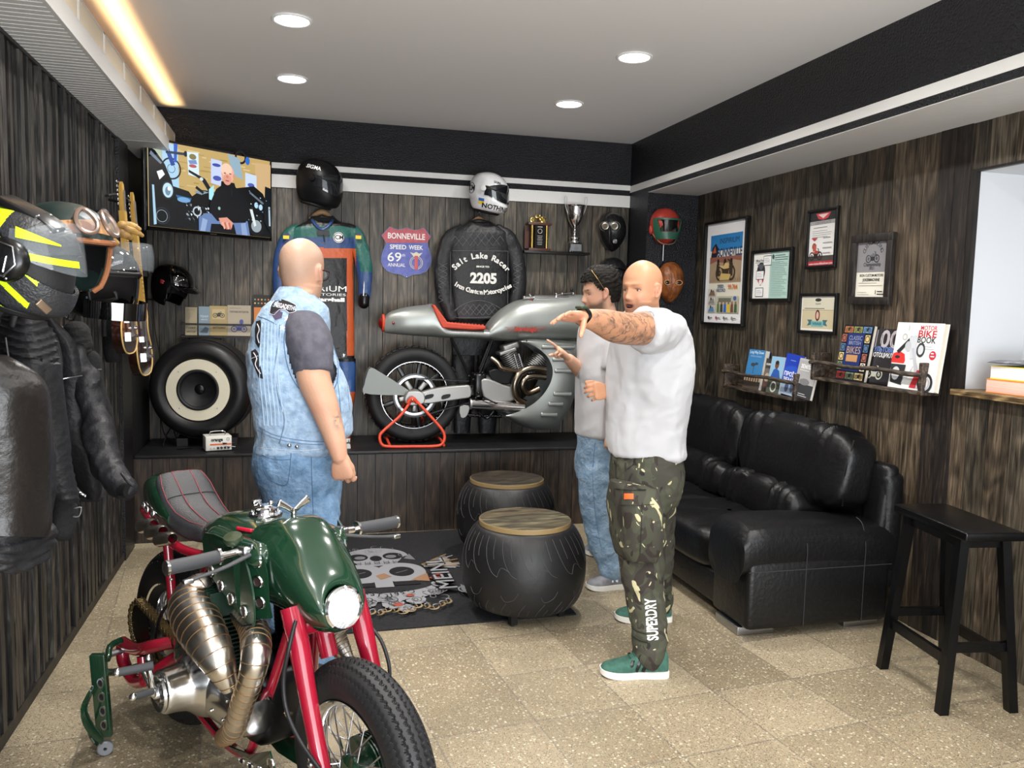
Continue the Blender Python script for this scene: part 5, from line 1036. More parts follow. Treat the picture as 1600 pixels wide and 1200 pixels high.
# ------------------------------------------------------------------ tyre loudspeaker
c = aY(310, 609, 5.95); Rr = .335
t = thing('tyre_loudspeaker', 'big black tyre made into a loudspeaker with a cream ring on the bench', 'loudspeaker', (c[0], 6.05, ZBENCH)); M = T((c[0], 5.94, c[2]), (0, 0, -9))@T((0, 0, 0), (90, 0, 0))
pr = cr_spline([(.205, -.01), (.225, .012), (.262, .026), (.302, .012), (.328, -.025), (.337, -.09), (.337, -.20), (.325, -.27), (.28, -.30), (.2, -.29)], 5)
mk('tyre', lathe(pr, 90, M), mat('speaker_tyre', '151517', .42, bump=.1, bs=60), t, smooth=60)
mk('tread_ribs', join(*[lathe([(.3375, z), (.341, z), (.341, z-.018), (.3375, z-.018)], 90, M, closed=True) for z in (-.06, -.09, -.12, -.15, -.18, -.21)]), M_rubber2, t)
mk('cream_ring', lathe([(.138, .010), (.208, .010), (.208, -.004), (.138, -.004)], 80, M, closed=True), mat('cream_paint', 'd8d2bd', .5), t, smooth=30)
mk('cone', lathe(cr_spline([(.140, .012), (.130, .016), (.118, .010), (.112, -.005), (.06, -.035), (.034, -.045)], 4), 64, M), mat('cone_black', '17171a', .55), t); mk('dust_cap', xf(ell((0, 0, -.044), (.036, .036, .018), 24, 12), M), M_blk, t)
for q in range(4): mk('screw', xf(ell((.175*math.cos(.8+q*PI/2), .175*math.sin(.8+q*PI/2), .011), (.004, .004, .002), 8, 6), M), M_steel, t)
for s in (-1, 1): mk('foot_block', box((c[0]+s*.16+.05, 6.08, ZBENCH+.016+.012), (.07, .20, .055)), M_black, t)
# amplifier
p = aY(338, 699, 5.78); X0, X1 = aY(316, 698, 5.76)[0], aY(360, 698, 5.76)[0]; t = thing('guitar_amplifier', 'little white amplifier head with orange stripe and handle on the bench', 'amplifier', ((X0+X1)/2, 5.82, ZBENCH), 14); M = T(((X0+X1)/2, 5.84, ZBENCH), (0, 0, 14)); aw, ah = .165, .095
mk('casing', rbox((0, 0, .006+ah/2), (aw, .13, ah), .004), mat('amp_white', 'd8d6ce', .35), t, local=True); mk('handle', tube([(-.045, -.02, ah), (-.045, -.02, ah+.032), (.045, -.02, ah+.032), (.045, -.02, ah)], .003, 8, 3), M_chrome, t, local=True)
mk('stripe', box((.012, -.0655, .047), (aw*.82, .001, .010)), mat('amp_orange', 'cf5a2a', .4), t, local=True); mk('lettering', text('orange', .030, frame((-.012, -.066, .078), (1, 0, 0), (0, 0, 1)), .001, .05, width=.075), mat('letter_black', '111111', .4), t, local=True); mk('crest', lathe([(.008, 0), (.010, 0), (.010, .001), (.008, .001)], 16, frame((.058, -.066, .080), (1, 0, 0), (0, 0, 1)), closed=True), mat('letter_black', '111111', .4), t, local=True)
for i in range(6): mk('knob', cyl((-.05+i*.022, -.065, .024), (-.05+i*.022, -.077, .024), .008 if i > 1 else .005, n=14), M_blk if i > 1 else M_steel, t, local=True)
for s in (-1, 1): mk('foot', box((s*.06, 0, .003), (.02, .1, .006)), M_black, t, local=True)
mk('power_cable', tube([aY(262, 640, 6.2), aY(252, 655, 6.15), aY(258, 680, 6.1), aY(275, 690, 6.0), aY(268, 668, 6.1), aY(256, 700, 5.95), aY(300, 700, 5.8)], .004, 6, 6), M_black, None, label='black cable coiled on the bench beside the tyre loudspeaker', cat='cable')
mk('cord', tube([aY(240, 350, 6.3), aY(238, 450, 6.31), aY(243, 520, 6.31), aY(255, 575, 6.30), aY(262, 600, 6.28)], .0035, 6, 6), M_black, None, label='thin black cord running down the boards below the television', cat='cable')
k = thing('audio_jack_lead', 'black and silver plug lead lying in front of the amplifier', 'cable', aY(365, 698, 5.70)); mk('plug', tube([aY(352, 697, 5.74)+A([0, 0, .0]), aY(368, 698, 5.74)], .004, 8, 2), M_chrome, k); mk('sleeve', tube([aY(348, 693, 5.76), aY(366, 692, 5.80)], .006, 8, 2), M_black, k)
k = thing('folded_leaflet', 'small grey printed leaflet standing on the bench behind the denim man', 'leaflet', aY(543, 697, 5.75)); c = aY(541, 697, 5.76); c[2] = ZBENCH
mk('sheet', join(box(c+A([0, 0, .035]), (.055, .003, .07), (-18, 0, 14)), box(c+A([0, .03, .034]), (.055, .003, .07), (18, 0, 14))), mat('leaflet', 'a8a8a6', .5, col2='2c2c2e', vs=50, vlo=.55, vhi=.57), k)
# ================================================================== the left wall: helmets, jackets, guitars
M_lj = mat('left_jacket_leather', '19191c', .52, bump=.5, bs=38, bd=6, spec=.38); M_lj2 = mat('dark_cloth', '0d0d0f', .85, bump=.4, bs=120); M_brown = mat('brown_black_leather', '171413', .33, bump=.35, bs=30, bd=6)
M_zip = mat('zip_metal', '9a9a9c', .3, 1.0)
# wall rail with arms
rl = thing('coat_rail', 'black metal rail with arms along the slatted left wall, carrying helmets and jackets', 'coat rail', (XL, 3.4, 1.6))
mk('rail', join(box((XL+.02, 3.6, 1.66), (.02, 2.6, .03)),), M_black, rl)
for y, z, l in ((2.45, 1.60, .36), (2.95, 1.60, .34), (3.25, 1.56, .34), (3.55, 1.62, .24), (4.2, 1.62, .16)):
    mk('rail_arm', tube([(XL+.02, y, z), (XL+l, y, z), (XL+l+.02, y, z+.03)], .008, 8, 3), M_black, rl)
mk('wall_hook', join(*[tube([(XL+.02, y, 1.50), (XL+.07, y+.01, 1.47), (XL+.09, y, 1.50)], .004, 6, 3) for y in (3.9, )]), M_black, rl)
0 and mk('shelf_bar', join(box((-.70, 3.22, 1.575), (.50, .035, .018), (0, 3, 4))), M_blk, rl)
# neon helmet, nearest
NEON = mat('neon_yellow', 'c8ee1e', .4, emit=None); M_car = mat('carbon_shell', '26272a', .4, bump=.3, bs=160, bst=(1, .05, 1))
def neon_paint(c, th):
    x, y, z = c; s_ = abs(th)
    d1 = z-(.085-.62*(x+.10)); d2 = z-(.005-.62*(x+.10)); d3 = z-(-.072-.62*(x+.10))
    if s_ > .9:
        if abs(d1) < .012 or abs(d2) < .010 or abs(d3) < .013: return 1
        if z > .07 and x < -.03: return 1
        if abs(d1) < .02 or abs(d3) < .022: return 2
    return 0
MN = facing(40, 402, 2.28, -10, 2, 20)
h = helmet('motorcycle_helmet', 'dark full-face helmet with neon yellow stripes, nearest on the left wall', MN, [M_car, NEON, M_blk], visor=None, s=.86, paint=neon_paint, res=3)
MN2 = MN@T(sc=.86)
vz = lambda q: (port(q)[0]-.012, port(q)[1]+.020)
mk('visor', xf(thick(hgrid(-1.45, 1.45, 0, 0, 1.05, 60, 20, vz), .003), MN2@T((-.012, 0, .03), (0, -13, 0))), M_clearv, h)
mk('visor_stripe', xf(thick(hgrid(-1.40, -.15, 0, 0, 1.058, 40, 5, lambda q: (-.040+.012*(q/1.4)**2, -.022+.012*(q/1.4)**2)), .002), MN2@T((-.012, 0, .03), (0, -13, 0))), NEON, h)
mk('visor_flash', xf(thick(hgrid(-1.35, -.55, 0, 0, 1.058, 30, 6, lambda q: (.022-.010*(q+1.35), .050-.040*(q+1.35))), .002), MN2@T((-.012, 0, .03), (0, -13, 0))), NEON, h)
mk('top_vent', xf(join(rbox((-.03, -.03, .128), (.13, .09, .03), .012, (8, 6, 0)), rbox((.05, -.04, .118), (.07, .06, .02), .008, (14, 20, 0))), MN2), M_blk, h)
mk('rear_spoiler', xf(rbox((-.115, 0, .085), (.07, .15, .045), .015, (0, -30, 0)), MN2), NEON, h)
pp = MN2@T(hsurf(-1.52, -.005, 1.0), (90, 0, -5)); hx = [(.042*math.cos(q), .042*math.sin(q)) for q in np.linspace(0, 2*PI, 6, endpoint=False)]
pv = mk('pivot_cover', xf(lathe([(.001, .022), (.045, .018), (.058, .008), (.062, -.01)], 40, T()), pp), M_blk, h)
mk('hexagon_badge', join(xf(tube([(a*1.0, b*1.15, .021) for a, b in hx], .003, 6, 1, closed=True), pp), xf(tube([(-.018, .03, .022), (-.012, -.01, .022), (.014, .012, .022), (.018, -.03, .022)], .0035, 6, 1), pp)), M_steel, pv)
for q in (2.2, 5.2): mk('screw', xf(ell((.052*math.cos(q), .052*math.sin(q), .012), (.005, .005, .003), 10, 6), pp), M_steel, pv)
mk('chin_vent', xf(rbox((.0, 0, 0), (.045, .022, .008), .003), MN2@T(hsurf(-.75, -.100, 1.015), (90, 30, 52))), mat('vent_bronze', '8a7868', .3, .7), h)
# green open helmet with goggles
MG = facing(104, 384, 2.80, -34, 0, 10)
h = helmet('open_helmet', 'dark green open-face helmet with brown leather rim and goggles', MG, mat('green_shell', '1c2a28', .42, col2='202f2c', vs=20), opn=1.15, s=.93, cutmat=M_rubber2)
MG2 = MG@T(sc=.93); M_tan = mat('tan_leather_rim', '8e5a38', .5, bump=.3, bs=60)
def edge(a=1.15):
    P = [hsurf(t, .035-.02*(abs(t)/a)**4, 1.0) for t in np.linspace(-a, a, 26)]
    L_ = [hsurf(-a, z, 1.0) for z in np.linspace(-.138, .0, 8)]; R_ = [hsurf(a, z, 1.0) for z in np.linspace(.0, -.138, 8)]; return L_+P+R_
mk('leather_rim', xf(tube(edge(), .009, 8, 1), MG2), M_tan, h)
bandz = lambda t: .042-.026*(abs(t)/PI)
mk('goggle_strap', xf(thick(hgrid(-3.1, 3.1, 0, 0, 1.015, 80, 5, lambda q: (bandz(q)+.0+.02*math.cos(q), bandz(q)+.038+.02*math.cos(q))), .003), MG2), mat('strap_brown', '8d5636', .5, col2='b98d5e', vs=10, vlo=.52, vhi=.54, bump=.2), h)
gg = []
for sg in (-1, 1): gg.append(tube([hsurf(sg*.36+.26*math.cos(q), .083+.030*math.sin(q), 1.14+.0*q) for q in np.linspace(0, 2*PI, 18, endpoint=False)], .008, 8, 2, closed=True))
mk('goggle_frame', xf(join(*gg), MG2), mat('goggle_metal', '7d6a60', .3, .5), h)
for sg in (-1, 1): mk('goggle_lens', xf(thick(hgrid(sg*.36-.25, sg*.36+.25, .056, .112, 1.14, 12, 6), .002), MG2), M_clearv, h)
mk('snap_button', xf(ell((0, 0, 0), (.008, .008, .005), 12, 6), MG2@T(hsurf(-1.25, .035, 1.01), (90, 0, -15))), M_chrome, h)
# black open helmet with bubble visor
MB = facing(158, 436, 3.28, -38, 0, 6)
h = helmet('open_helmet', 'glossy black helmet with clear bubble visor and white round button, third on the left wall', MB, M_gloss, opn=1.15, s=.94, cutmat=mat('lining_grey', '2a2625', .8))
MB2 = MB@T(sc=.94)
mk('bubble_visor', xf(thick(grid(lambda u, v: (.06+.17*math.cos((u-.5)*2.5)*(1-.25*(v-.5)**2), .150*math.sin((u-.5)*2.5), .115-.10*v), 40, 12), .002), MB2@T((-.02, 0, .01), (0, -8, 0))), M_clearv, h)
b_ = mk('visor_button', xf(lathe([(.001, .014), (.020, .014), (.021, 0)], 24), MB2@T(hsurf(-1.35, -.02, 1.0), (90, 0, -10))), mat('button_white', 'c9c9c9', .3), h); mk('button_ring', xf(lathe([(.021, .012), (.031, .012), (.033, -.01), (.021, -.01)], 28, closed=True), MB2@T(hsurf(-1.35, -.02, 1.0), (90, 0, -10))), M_gloss, h); mk('button_star', xf(lathe([(.001, .016), (.006, .016), (.006, .014)], 8), MB2@T(hsurf(-1.35, -.02, 1.0), (90, 0, -10))), M_blk, b_)
mk('edge_trim', xf(tube(edge(), .006, 8, 1), MB2), M_black, h)
mk('chin_piece', xf(thick(grid(lambda u, v: (.02+.17*math.cos((u-.5)*2.6)*(1+.0*v), .128*math.sin((u-.5)*2.6), -.072-.065*v), 36, 8), .004), MB2), M_gloss, h)
# gloves on top of the third helmet
g1 = thing('leather_gloves', 'pair of tan leather gloves tucked between the green and black helmets', 'gloves', aY(180, 350, 3.1)); M_glv = mat('glove_tan', '9a7a3e', .6, col2='6f5228', vs=20, bump=.5, bs=50)
gl = [ptube([(205, 372, 3.12, 4), (195, 366, 3.1, 7), (180, 360, 3.1, 8), (168, 352, 3.08, 9)], 12, 5), ptube([(222, 368, 3.14, 3), (212, 362, 3.12, 5), (198, 358, 3.1, 6)], 10, 4), ptube([(218, 358, 3.12, 3), (206, 352, 3.12, 5), (190, 352, 3.1, 7)], 10, 4)]
mk('glove', join(*gl), M_glv, g1); mk('glove', join(ptube([(145, 378, 3.05, 5), (155, 374, 3.05, 8), (168, 370, 3.05, 8)], 12, 5), ptube([(182, 380, 3.06, 5), (170, 372, 3.05, 7)], 10, 4)), M_glv, g1); mk('cuff', ptube([(166, 348, 3.08, 9), (160, 335, 3.06, 10)], 12, 4), M_black, g1)
# jackets
def garm(name, label, loc): return thing(name, label, 'jacket', loc)
def wr(g, amp=.008, f=2.2, st=(1, 1, .5), seed=1, mask=None): return wrinkle(g, amp, f, st, seed, True, mask)
Yf = lambda a, b, x0: (lambda x, y: a+b*(x-x0)/100)
j = garm('leather_jacket', 'brown-black leather jacket with buckled side straps, nearest and cut by the photo edge', aY(40, 700, 2.35))
Y1 = Yf(2.36, .16, 60)
g = sil([(556, -80, -18, .6), (572, -80, 6, .8), (588, -80, 26, .9), (612, -80, 32, 1), (660, -80, 38, 1), (700, -78, 41, 1), (760, -75, 43, 1), (805, -75, 44, 1.0), (832, -76, 38, 1)], Y1, .13, 90, 12, 2.6); mk('jacket_body', wr(g, .008, 1.6, seed=3), M_brown, j)
g = sil([(812, -70, 56, .9), (835, -68, 66, 1), (860, -66, 56, 1), (880, -64, 30, .95), (893, -60, 2, .8)], Yf(2.38, .16, 60), .10, 80, 10, 2.6); mk('ribbed_hem', wr(g, .010, 5, (.6, .6, 2), 9), M_lj, j)
g = ptube([(-30, 575, 2.32, 20), (-6, 600, 2.30, 36), (4, 660, 2.28, 38), (8, 720, 2.28, 34)], 40, 12); mk('shoulder_sleeve', wr(g, .006, 2, seed=5), M_brown, j)
for y in (792, 812): pass
for k, (x, y) in enumerate(((8, 770), (12, 812))):
    s_ = mk('side_strap', ptube([(-14, y+6, 2.20, 8), (2, y+2, 2.18, 8), (18, y-2, 2.20, 7)], 10, 4, flat=.35, side=(0, 1, 0)), M_lj, j); mk('buckle', ptube([(1, y-11, 2.16, 1.2), (3, y+12, 2.16, 1.2), (9, y+11, 2.16, 1.2), (7, y-12, 2.16, 1.2), (1, y-11, 2.16, 1.2)], 6, 2), M_chrome, s_)
mk('chest_seam', join(ptube([(2, 610, 2.22, 1), (8, 650, 2.20, 1), (28, 672, 2.2, 1), (14, 700, 2.2, 1)], 5, 4), ptube([(30, 602, 2.26, 1), (34, 660, 2.26, 1), (38, 720, 2.26, 1), (46, 740, 2.28, 1)], 5, 4)), mat('worn_seam', '4a3c30', .5), j)
j = garm('leather_jacket', 'black leather jacket with ribbed padded shoulder and hanging collar strap, second on the left wall', aY(70, 650, 2.75))
Y2 = Yf(2.78, .15, 70)
g = sil([(485, 18, 52, .55), (500, 8, 62, .7), (520, 2, 76, .9), (560, 0, 80, 1), (600, 8, 84, 1), (660, 30, 92, .9), (720, 40, 100, .85), (770, 60, 112, .8), (782, 70, 112, .75)], Y2, .10, 90, 12, 2.4)
def ribs(V):
    v = V-CAM; z = v@fw; y = 600-FPX*(v@up)/z; return y
V = g[0]; N = vnormals(g); v = V-CAM; z = v@fw; py = 600-FPX*(v@up)/z; px = 800+FPX*(v@rt)/z
amp = np.where((py > 495) & (py < 568), .007, np.where((py > 700), .003, 0)); ph = (py-8*np.sin((px-10)/70*3.1))/12.5*2*PI
g = (V+N*(amp*np.abs(np.sin(ph/2)))[:, None], g[1]); mk('jacket_body', wr(g, .004, 2, seed=8), M_lj, j)
mk('sleeve', wr(ptube([(50, 600, 2.60, 9), (58, 650, 2.58, 12), (66, 700, 2.56, 14), (68, 760, 2.55, 14), (64, 805, 2.55, 12), (60, 826, 2.56, 7)], 30, 10), .008, 3, seed=2), M_lj, j)
mk('patch_pocket', join(*[ptube([(38, y, 2.665, 1.6), (58, y-1, 2.665, 1.6), (76, y+1, 2.69, 1.6)], 6, 3) for y in (616, 622, 632, 638)]), M_lj, j)
mk('label_patch', box(aY(53, 572, 2.665), (.045, .004, .045)), M_blk, j); mk('armhole_piping', ptube([(9, 528, 2.64, 1.2), (14, 560, 2.63, 1.2), (20, 582, 2.64, 1.2)], 6, 3), M_zip, j)
mk('collar_strap', ptube([(26, 480, 2.68, 6), (22, 495, 2.66, 5), (18, 510, 2.66, 5)], 8, 4, flat=.5, side=(0, 1, 0)), M_black, j)
mk('inner_pouch', wr(ptube([(98, 775, 2.85, 14), (100, 800, 2.85, 19), (98, 826, 2.85, 18)], 24, 6), .006, 4, seed=3), M_lj2, j); mk('belt_buckle', ptube([(116, 794, 2.8, 1.3), (127, 793, 2.8, 1.3), (124, 806, 2.8, 1.3), (115, 807, 2.8, 1.3)], 6, 3), M_zip, j)
j = garm('leather_jacket', 'open black leather jacket with silver zip and sleeve reaching out, third on the left wall', aY(140, 650, 3.2))
Y3 = Yf(3.22, .18, 110)
g = sil([(488, 50, 62, .5), (500, 55, 74, .7), (520, 62, 92, .85), (545, 72, 110, .95), (575, 76, 126, 1), (620, 79, 138, 1), (680, 85, 145, 1), (730, 103, 148, 1), (762, 118, 147, .9), (777, 126, 142, .7)], Y3, .085, 90, 12, 2.2); mk('jacket_front', wr(g, .009, 1.8, (1.6, 1, .35), 31), M_lj, j)
g = ptube([(118, 552, 3.2, 15), (134, 590, 3.18, 18), (146, 640, 3.15, 19), (156, 690, 3.1, 21), (166, 728, 3.05, 21), (182, 752, 3.0, 19), (196, 764, 2.98, 15)], 44, 16); mk('sleeve', wr(g, .008, 4, (1, 1, 1.2), 33), M_lj, j)
mk('cuff_opening', ptube([(192, 764, 2.97, 13.5), (203, 766, 2.95, 12.5)], 24, 3, rnd=False), M_black, j); mk('cuff_strap', ptube([(190, 740, 2.93, 2), (200, 752, 2.92, 3), (208, 758, 2.92, 3)], 8, 3), M_lj, j)
mk('front_zip', ptube([(78, 640, 3.10, 1.1), (92, 690, 3.10, 1.1), (108, 730, 3.12, 1.1), (116, 756, 3.13, 1.1), (130, 772, 3.15, 1.2)], 6, 6), M_zip, j); mk('zip_end', ptube([(124, 770, 3.12, 2.2), (133, 775, 3.12, 2.5)], 8, 2), M_chrome, j)
mk('chest_pocket_zip', ptube([(88, 594, 3.10, 1.3), (108, 590, 3.11, 1.0), (128, 587, 3.14, 1.0)], 6, 3), M_zip, j)
g = ptube([(76, 510, 3.14, 5), (84, 540, 3.10, 9), (88, 575, 3.09, 10), (84, 610, 3.10, 6)], 16, 8, flat=.4, side=(0, 1, 0)); mk('lapel', g, M_lj, j); mk('lapel', ptube([(58, 490, 3.16, 4), (72, 515, 3.12, 6), (82, 545, 3.08, 5)], 14, 8, flat=.5, side=(0, 1, 0)), M_lj, j)
mk('lining', sil([(600, 76, 92, .6), (700, 92, 116, .6), (770, 112, 160, .6), (782, 118, 158, .5)], 3.3, .05, 20, 6), M_lj2, j)
mk('shirt_hanger', tube([aY(74, 492, 3.24), aY(80, 482, 3.24), aY(82, 470, 3.24)], .004, 6, 3), M_steel, j) if False else None
# beanie hanging and dark overall behind
k = thing('knit_cap', 'black knitted cap on a wall hook behind the jackets', 'cap', aY(121, 530, 4.0)); mk('cap_body', wr(sil([(504, 112, 130, .5), (508, 104, 138, .8), (520, 99, 143, 1), (534, 99, 143, 1), (540, 103, 141, 1), (552, 110, 138, .9), (558, 118, 132, .6)], 3.78, .07, 40, 8, 2.1), .006, 6, (.5, .5, 1.5), 4), M_lj2, k)
mk('wall_hook', join(tube([aY(92, 478, 3.85), aY(100, 480, 3.8), aY(108, 492, 3.8), aY(104, 500, 3.8)], .004, 6, 4), tube([aY(96, 490, 3.8), aY(118, 488, 3.8)], .003, 6, 2)), M_black, k)
k = thing('riding_jacket', 'dark cloth riding jacket with a silver chest zip, farthest behind the leather ones', 'jacket', aY(160, 640, 4.0)); g = sil([(548, 118, 150, .6), (560, 120, 158, .8), (600, 120, 164, 1), (660, 120, 180, 1), (720, 130, 187, 1), (745, 150, 184, .8)], 4.02, .045, 60, 10); mk('jacket_body', wr(g, .006, 2, seed=41), M_lj2, k); mk('hanging_loop', tube([aY(138, 556, 4.02), aY(136, 548, 4.02), (XL+.0, 4.02, 1.44)], .005, 6, 3), M_black, k); mk('chest_zip', ptube([(141, 578, 3.95, 1.2), (158, 577, 3.95, 1.0)], 6, 2), M_zip, k)
# guitars seen nearly edge-on
M_maple = mat('maple_neck', 'c09a4e', .35, col2='a37e38', vs=10, stretch=(1, 1, .1)); M_body = mat('sunburst_body', '1c0d08', .12, coat=.8, col2='321610', vs=5); M_bind = mat('cream_binding', 'c9a86a', .4)
def guitar(label, px, pyb, pyt, Y, yaw, wide, lean, neck_x):
    b = aY(px, pyb, Y); tp = aY(px+lean, pyt, Y-.0); Lh = np.linalg.norm(tp-b); zax = (tp-b)/Lh; xax = A([math.cos(R(yaw)), math.sin(R(yaw)), 0.0])
    M = frame(b, xax, zax); t = thing('electric_guitar', label, 'guitar', b, group='guitars on the left wall'); w = wide/2
    out = [(0, 0), (.55*w, .010), (.88*w, .05), (w, .11), (.95*w, .17), (.76*w, .225), (.74*w, .27), (.82*w, .33), (.78*w, .375), (.55*w, .385), (.42*w, .35), (.30*w, .33), (-.30*w, .34), (-.45*w, .40), (-.72*w, .41), (-.84*w, .36), (-.76*w, .28), (-.78*w, .225), (-.96*w, .17), (-w, .11), (-.88*w, .05), (-.55*w, .010)]
    O = cr_spline(A(out)*A([1, Lh]), 4, True)
    mk('body', xf(poly(O, .045), M), M_body, t, smooth=50); bd = [(p[0], p[1], .045) for p in O[::2]]; mk('binding', xf(tube(bd, .004, 6, 1, closed=True), M), M_bind, t)
    n0, n1 = .30*Lh, .83*Lh; mk('neck', xf(join(box((0, (n0+n1)/2, .052), (.052, n1-n0, .022))), M), M_maple, t); mk('fretboard', xf(box((0, (n0+n1)/2, .065), (.050, n1-n0, .005)), M), M_maple, t)
    mk('frets', xf(join(*[box((0, n0+(n1-n0)*q, .0685), (.050, .002, .002)) for q in 1-2**(-np.arange(1, 19)/10.)]), M), M_steel, t)
    hs = poly([(-.022, n1), (.026, n1), (.038, n1+.03), (.034, Lh*.985), (.012, Lh), (-.010, Lh*.97), (-.026, n1+.03)], .014, M@T((0, 0, .046))); mk('headstock', hs, M_maple, t)
    for q in range(6): mk('tuning_peg', xf(join(cyl((-.03, n1+.03+q*.022, .05), (-.052, n1+.03+q*.022, .05), .003, n=8), ell((-.055, n1+.03+q*.022, .05), (.006, .008, .004), 8, 6)), M), M_chrome, t)
    mk('strings', xf(join(*[cyl((-.018+.0072*q, .10*Lh, .060), (-.015+.006*q, Lh*.95, .068), .0009, n=4) for q in range(6)]), M), M_steel, t)
    mk('bridge', xf(box((0, .10*Lh, .052), (.07, .045, .014)), M), M_chrome, t); mk('pickup', xf(box((0, .20*Lh, .050), (.075, .03, .014)), M), M_chrome, t); mk('pickguard', xf(box((.05, .24*Lh, .0462), (.08, .14, .003)), M), M_blk, t)
    for q in (0, 1): mk('control_knob', xf(cyl((.55*w, (.10+.05*q)*Lh, .045), (.55*w, (.10+.05*q)*Lh, .065), .011, n=14), M), M_chrome, t)
    return t
guitar('nearer dark electric guitar hanging edge-on at the end of the left wall', 190, 553, 283, 4.62, 86, .30, -20, 0)
guitar('farther dark bass guitar with longer body hanging beside the corner post', 216, 587, 300, 4.98, 86, .33, -28, 0)
k = thing('guitar_case', 'black soft bag with leather strap hanging behind the guitars', 'bag', aY(172, 500, 4.75)); mk('bag_body', sil([(466, 156, 178, .8), (500, 157, 184, 1), (540, 160, 186, 1), (566, 166, 186, .8)], 4.86, .03, 30, 6), M_lj2, k); mk('strap', ptube([(163, 440, 4.66, 5), (163, 480, 4.66, 4.5), (163, 525, 4.66, 4)], 8, 4, flat=.3, side=(0, 1, 0)), M_lj, k); mk('strap_tag', box(aY(163, 472, 4.65), (.03, .006, .045)), mat('tag_grey', 'a8a8a4', .5), k)
mk('strap_hanger', tube([aY(166, 306, 4.60), aY(176, 304, 4.70), aY(190, 306, 4.85), aY(202, 318, 4.98), (XL+.01, 5.02, aY(202, 318, 4.98)[2]+.02)], .008, 8, 4), M_black, None, label='black bracket holding the guitar necks by the corner post', cat='guitar hanger')
k = thing('wall_speaker', 'narrow black loudspeaker box on the corner post below the television', 'loudspeaker', aY(222, 400, 5.7)); mk('cabinet', rbox(aY(222, 408, 5.75), (.07, .08, .20), .006), M_blk, k); mk('grille', box(aY(222, 408, 5.70), (.056, .004, .18)), M_rubber2, k)
# ================================================================== motorcycles
BO = A([.005, 2.53, 0]); BD = A([.5, -.866, 0]); BR = A([-.866, -.5, 0]); MBK = frame(BO, BD, -BR, (0, 0, 1))
def BL(px, py, v):
    """photo point to the green machine's own frame (forward, left, up) on the plane v metres right of its centre line"""
    d = ray(px, py); t = ((BO+BR*v-CAM)@BR)/(d@BR); P = CAM+d*t-BO; return A([P@BD, -(P@BR), P[2]])
def BT(pts, n=16, k=6, **kw):
    P = []; rr = []
    for px, py, v, r in pts:
        p = BL(px, py, v); W3 = BO+BD*p[0]-BR*p[1]+A([0, 0, p[2]]); P.append(p); rr.append(r*((W3-CAM)@fw)/FPX)
    return tube(P, rr, n, k, **kw)
def sharp_tyre(r, sec, zig, M, ribs=7, n=600):
    rc = r-sec; m = 110; amp = .0032
    def f(u, v):
        a = u*2*PI; q = (v-.5)*2*2.75; y = sec*1.02*math.sin(q); rad = rc+sec*math.cos(q); 
        return (rad, y, a, q)
    V = []; F = []
    for i in range(n):
        a = i*2*PI/n; tri = abs((i*zig/n) % 1-.5)*4-1
        for j in range(m):
            q = ((j/(m-1))-.5)*2*2.65; y = sec*math.sin(q)*1.0; rad = rc+sec*math.cos(q)*1.0; d = 0
            if abs(q) < 1.35:
                s = (q+1.35)/2.7*ribs+tri*.13; fr = abs(s-round(s)); d = -.0062 if fr < .13 and .3 < s < ribs-.3 else 0
                if abs(q) > 1.2: d = -.004 if tri > 0 else 0
            V.append(((rad+d)*math.cos(a), y, (rad+d)*math.sin(a)))
    for i in range(n):
        for j in range(m-1): a_, b_ = i*m, ((i+1) % n)*m; F.append((a_+j, b_+j, b_+j+1, a_+j+1))
    return xf((A(V), F), M)
def ring_y(prof, M, n=64, closed=True): return lathe([(a, -b) for a, b in prof], n, Matrix(M)@Matrix(T((0, 0, 0), (90, 0, 0))), closed=closed)
def spoked(t, M, rr, rw, hub, nsp=36, mat_rim=None, loc=True, sp=.0022):
    mk('rim', ring_y(cr_spline([(rr, -rw), (rr-.006, -rw*.96), (rr-.020, -rw*.7), (rr-.030, 0), (rr-.020, rw*.7), (rr-.006, rw*.96), (rr, rw), (rr-.012, rw*.5), (rr-.02, 0), (rr-.012, -rw*.5)], 3, True), M, 80), mat_rim or M_chrome, t, local=loc)
    gs = []
    for i in range(nsp):
        a = 2*PI*i/nsp; s = 1 if i % 2 else -1; b = a+(.55 if (i//2) % 2 else -.55)
        gs.append(xf(cyl((.042*math.cos(b), s*rw*.7, .042*math.sin(b)), ((rr-.026)*math.cos(a), s*.006, (rr-.026)*math.sin(a)), sp, n=6), M))
    mk('spokes', join(*gs), M_steel, t, local=loc); mk('hub', join(ring_y([(.001, -rw), (.030, -rw), (.048, -rw*.8), (.048, -rw*.6), (.030, -rw*.4), (.030, rw*.4), (.048, rw*.6), (.048, rw*.8), (.030, rw), (.001, rw)], M, 36, False)), hub, t, local=loc)
gb = thing('motorcycle', 'custom motorcycle in dark green and red with big welded steel exhausts, nearest the camera', 'motorcycle', M=MBK)
G_ = dict(local=True)
M_green = mat('racing_green', '12301f', .16, coat=1.0, spec=.6); M_red = mat('frame_red', '8e1128', .2, coat=.8); M_alloy = mat('polished_alloy', 'd0d0d0', .17, 1.0, bump=.05, bs=12)
M_exh = mat('exhaust_steel', 'd3d0ca', .27, 1.0, col2='bda88a', vs=7, vlo=.45, vhi=.9); M_weld = mat('weld_bead', '7d6346', .45, .8); M_seat = mat('seat_leather', '2c2c2f', .5, bump=.25, bs=220); M_grip = mat('grip_rubber', '333437', .6, bump=.1, bs=300)
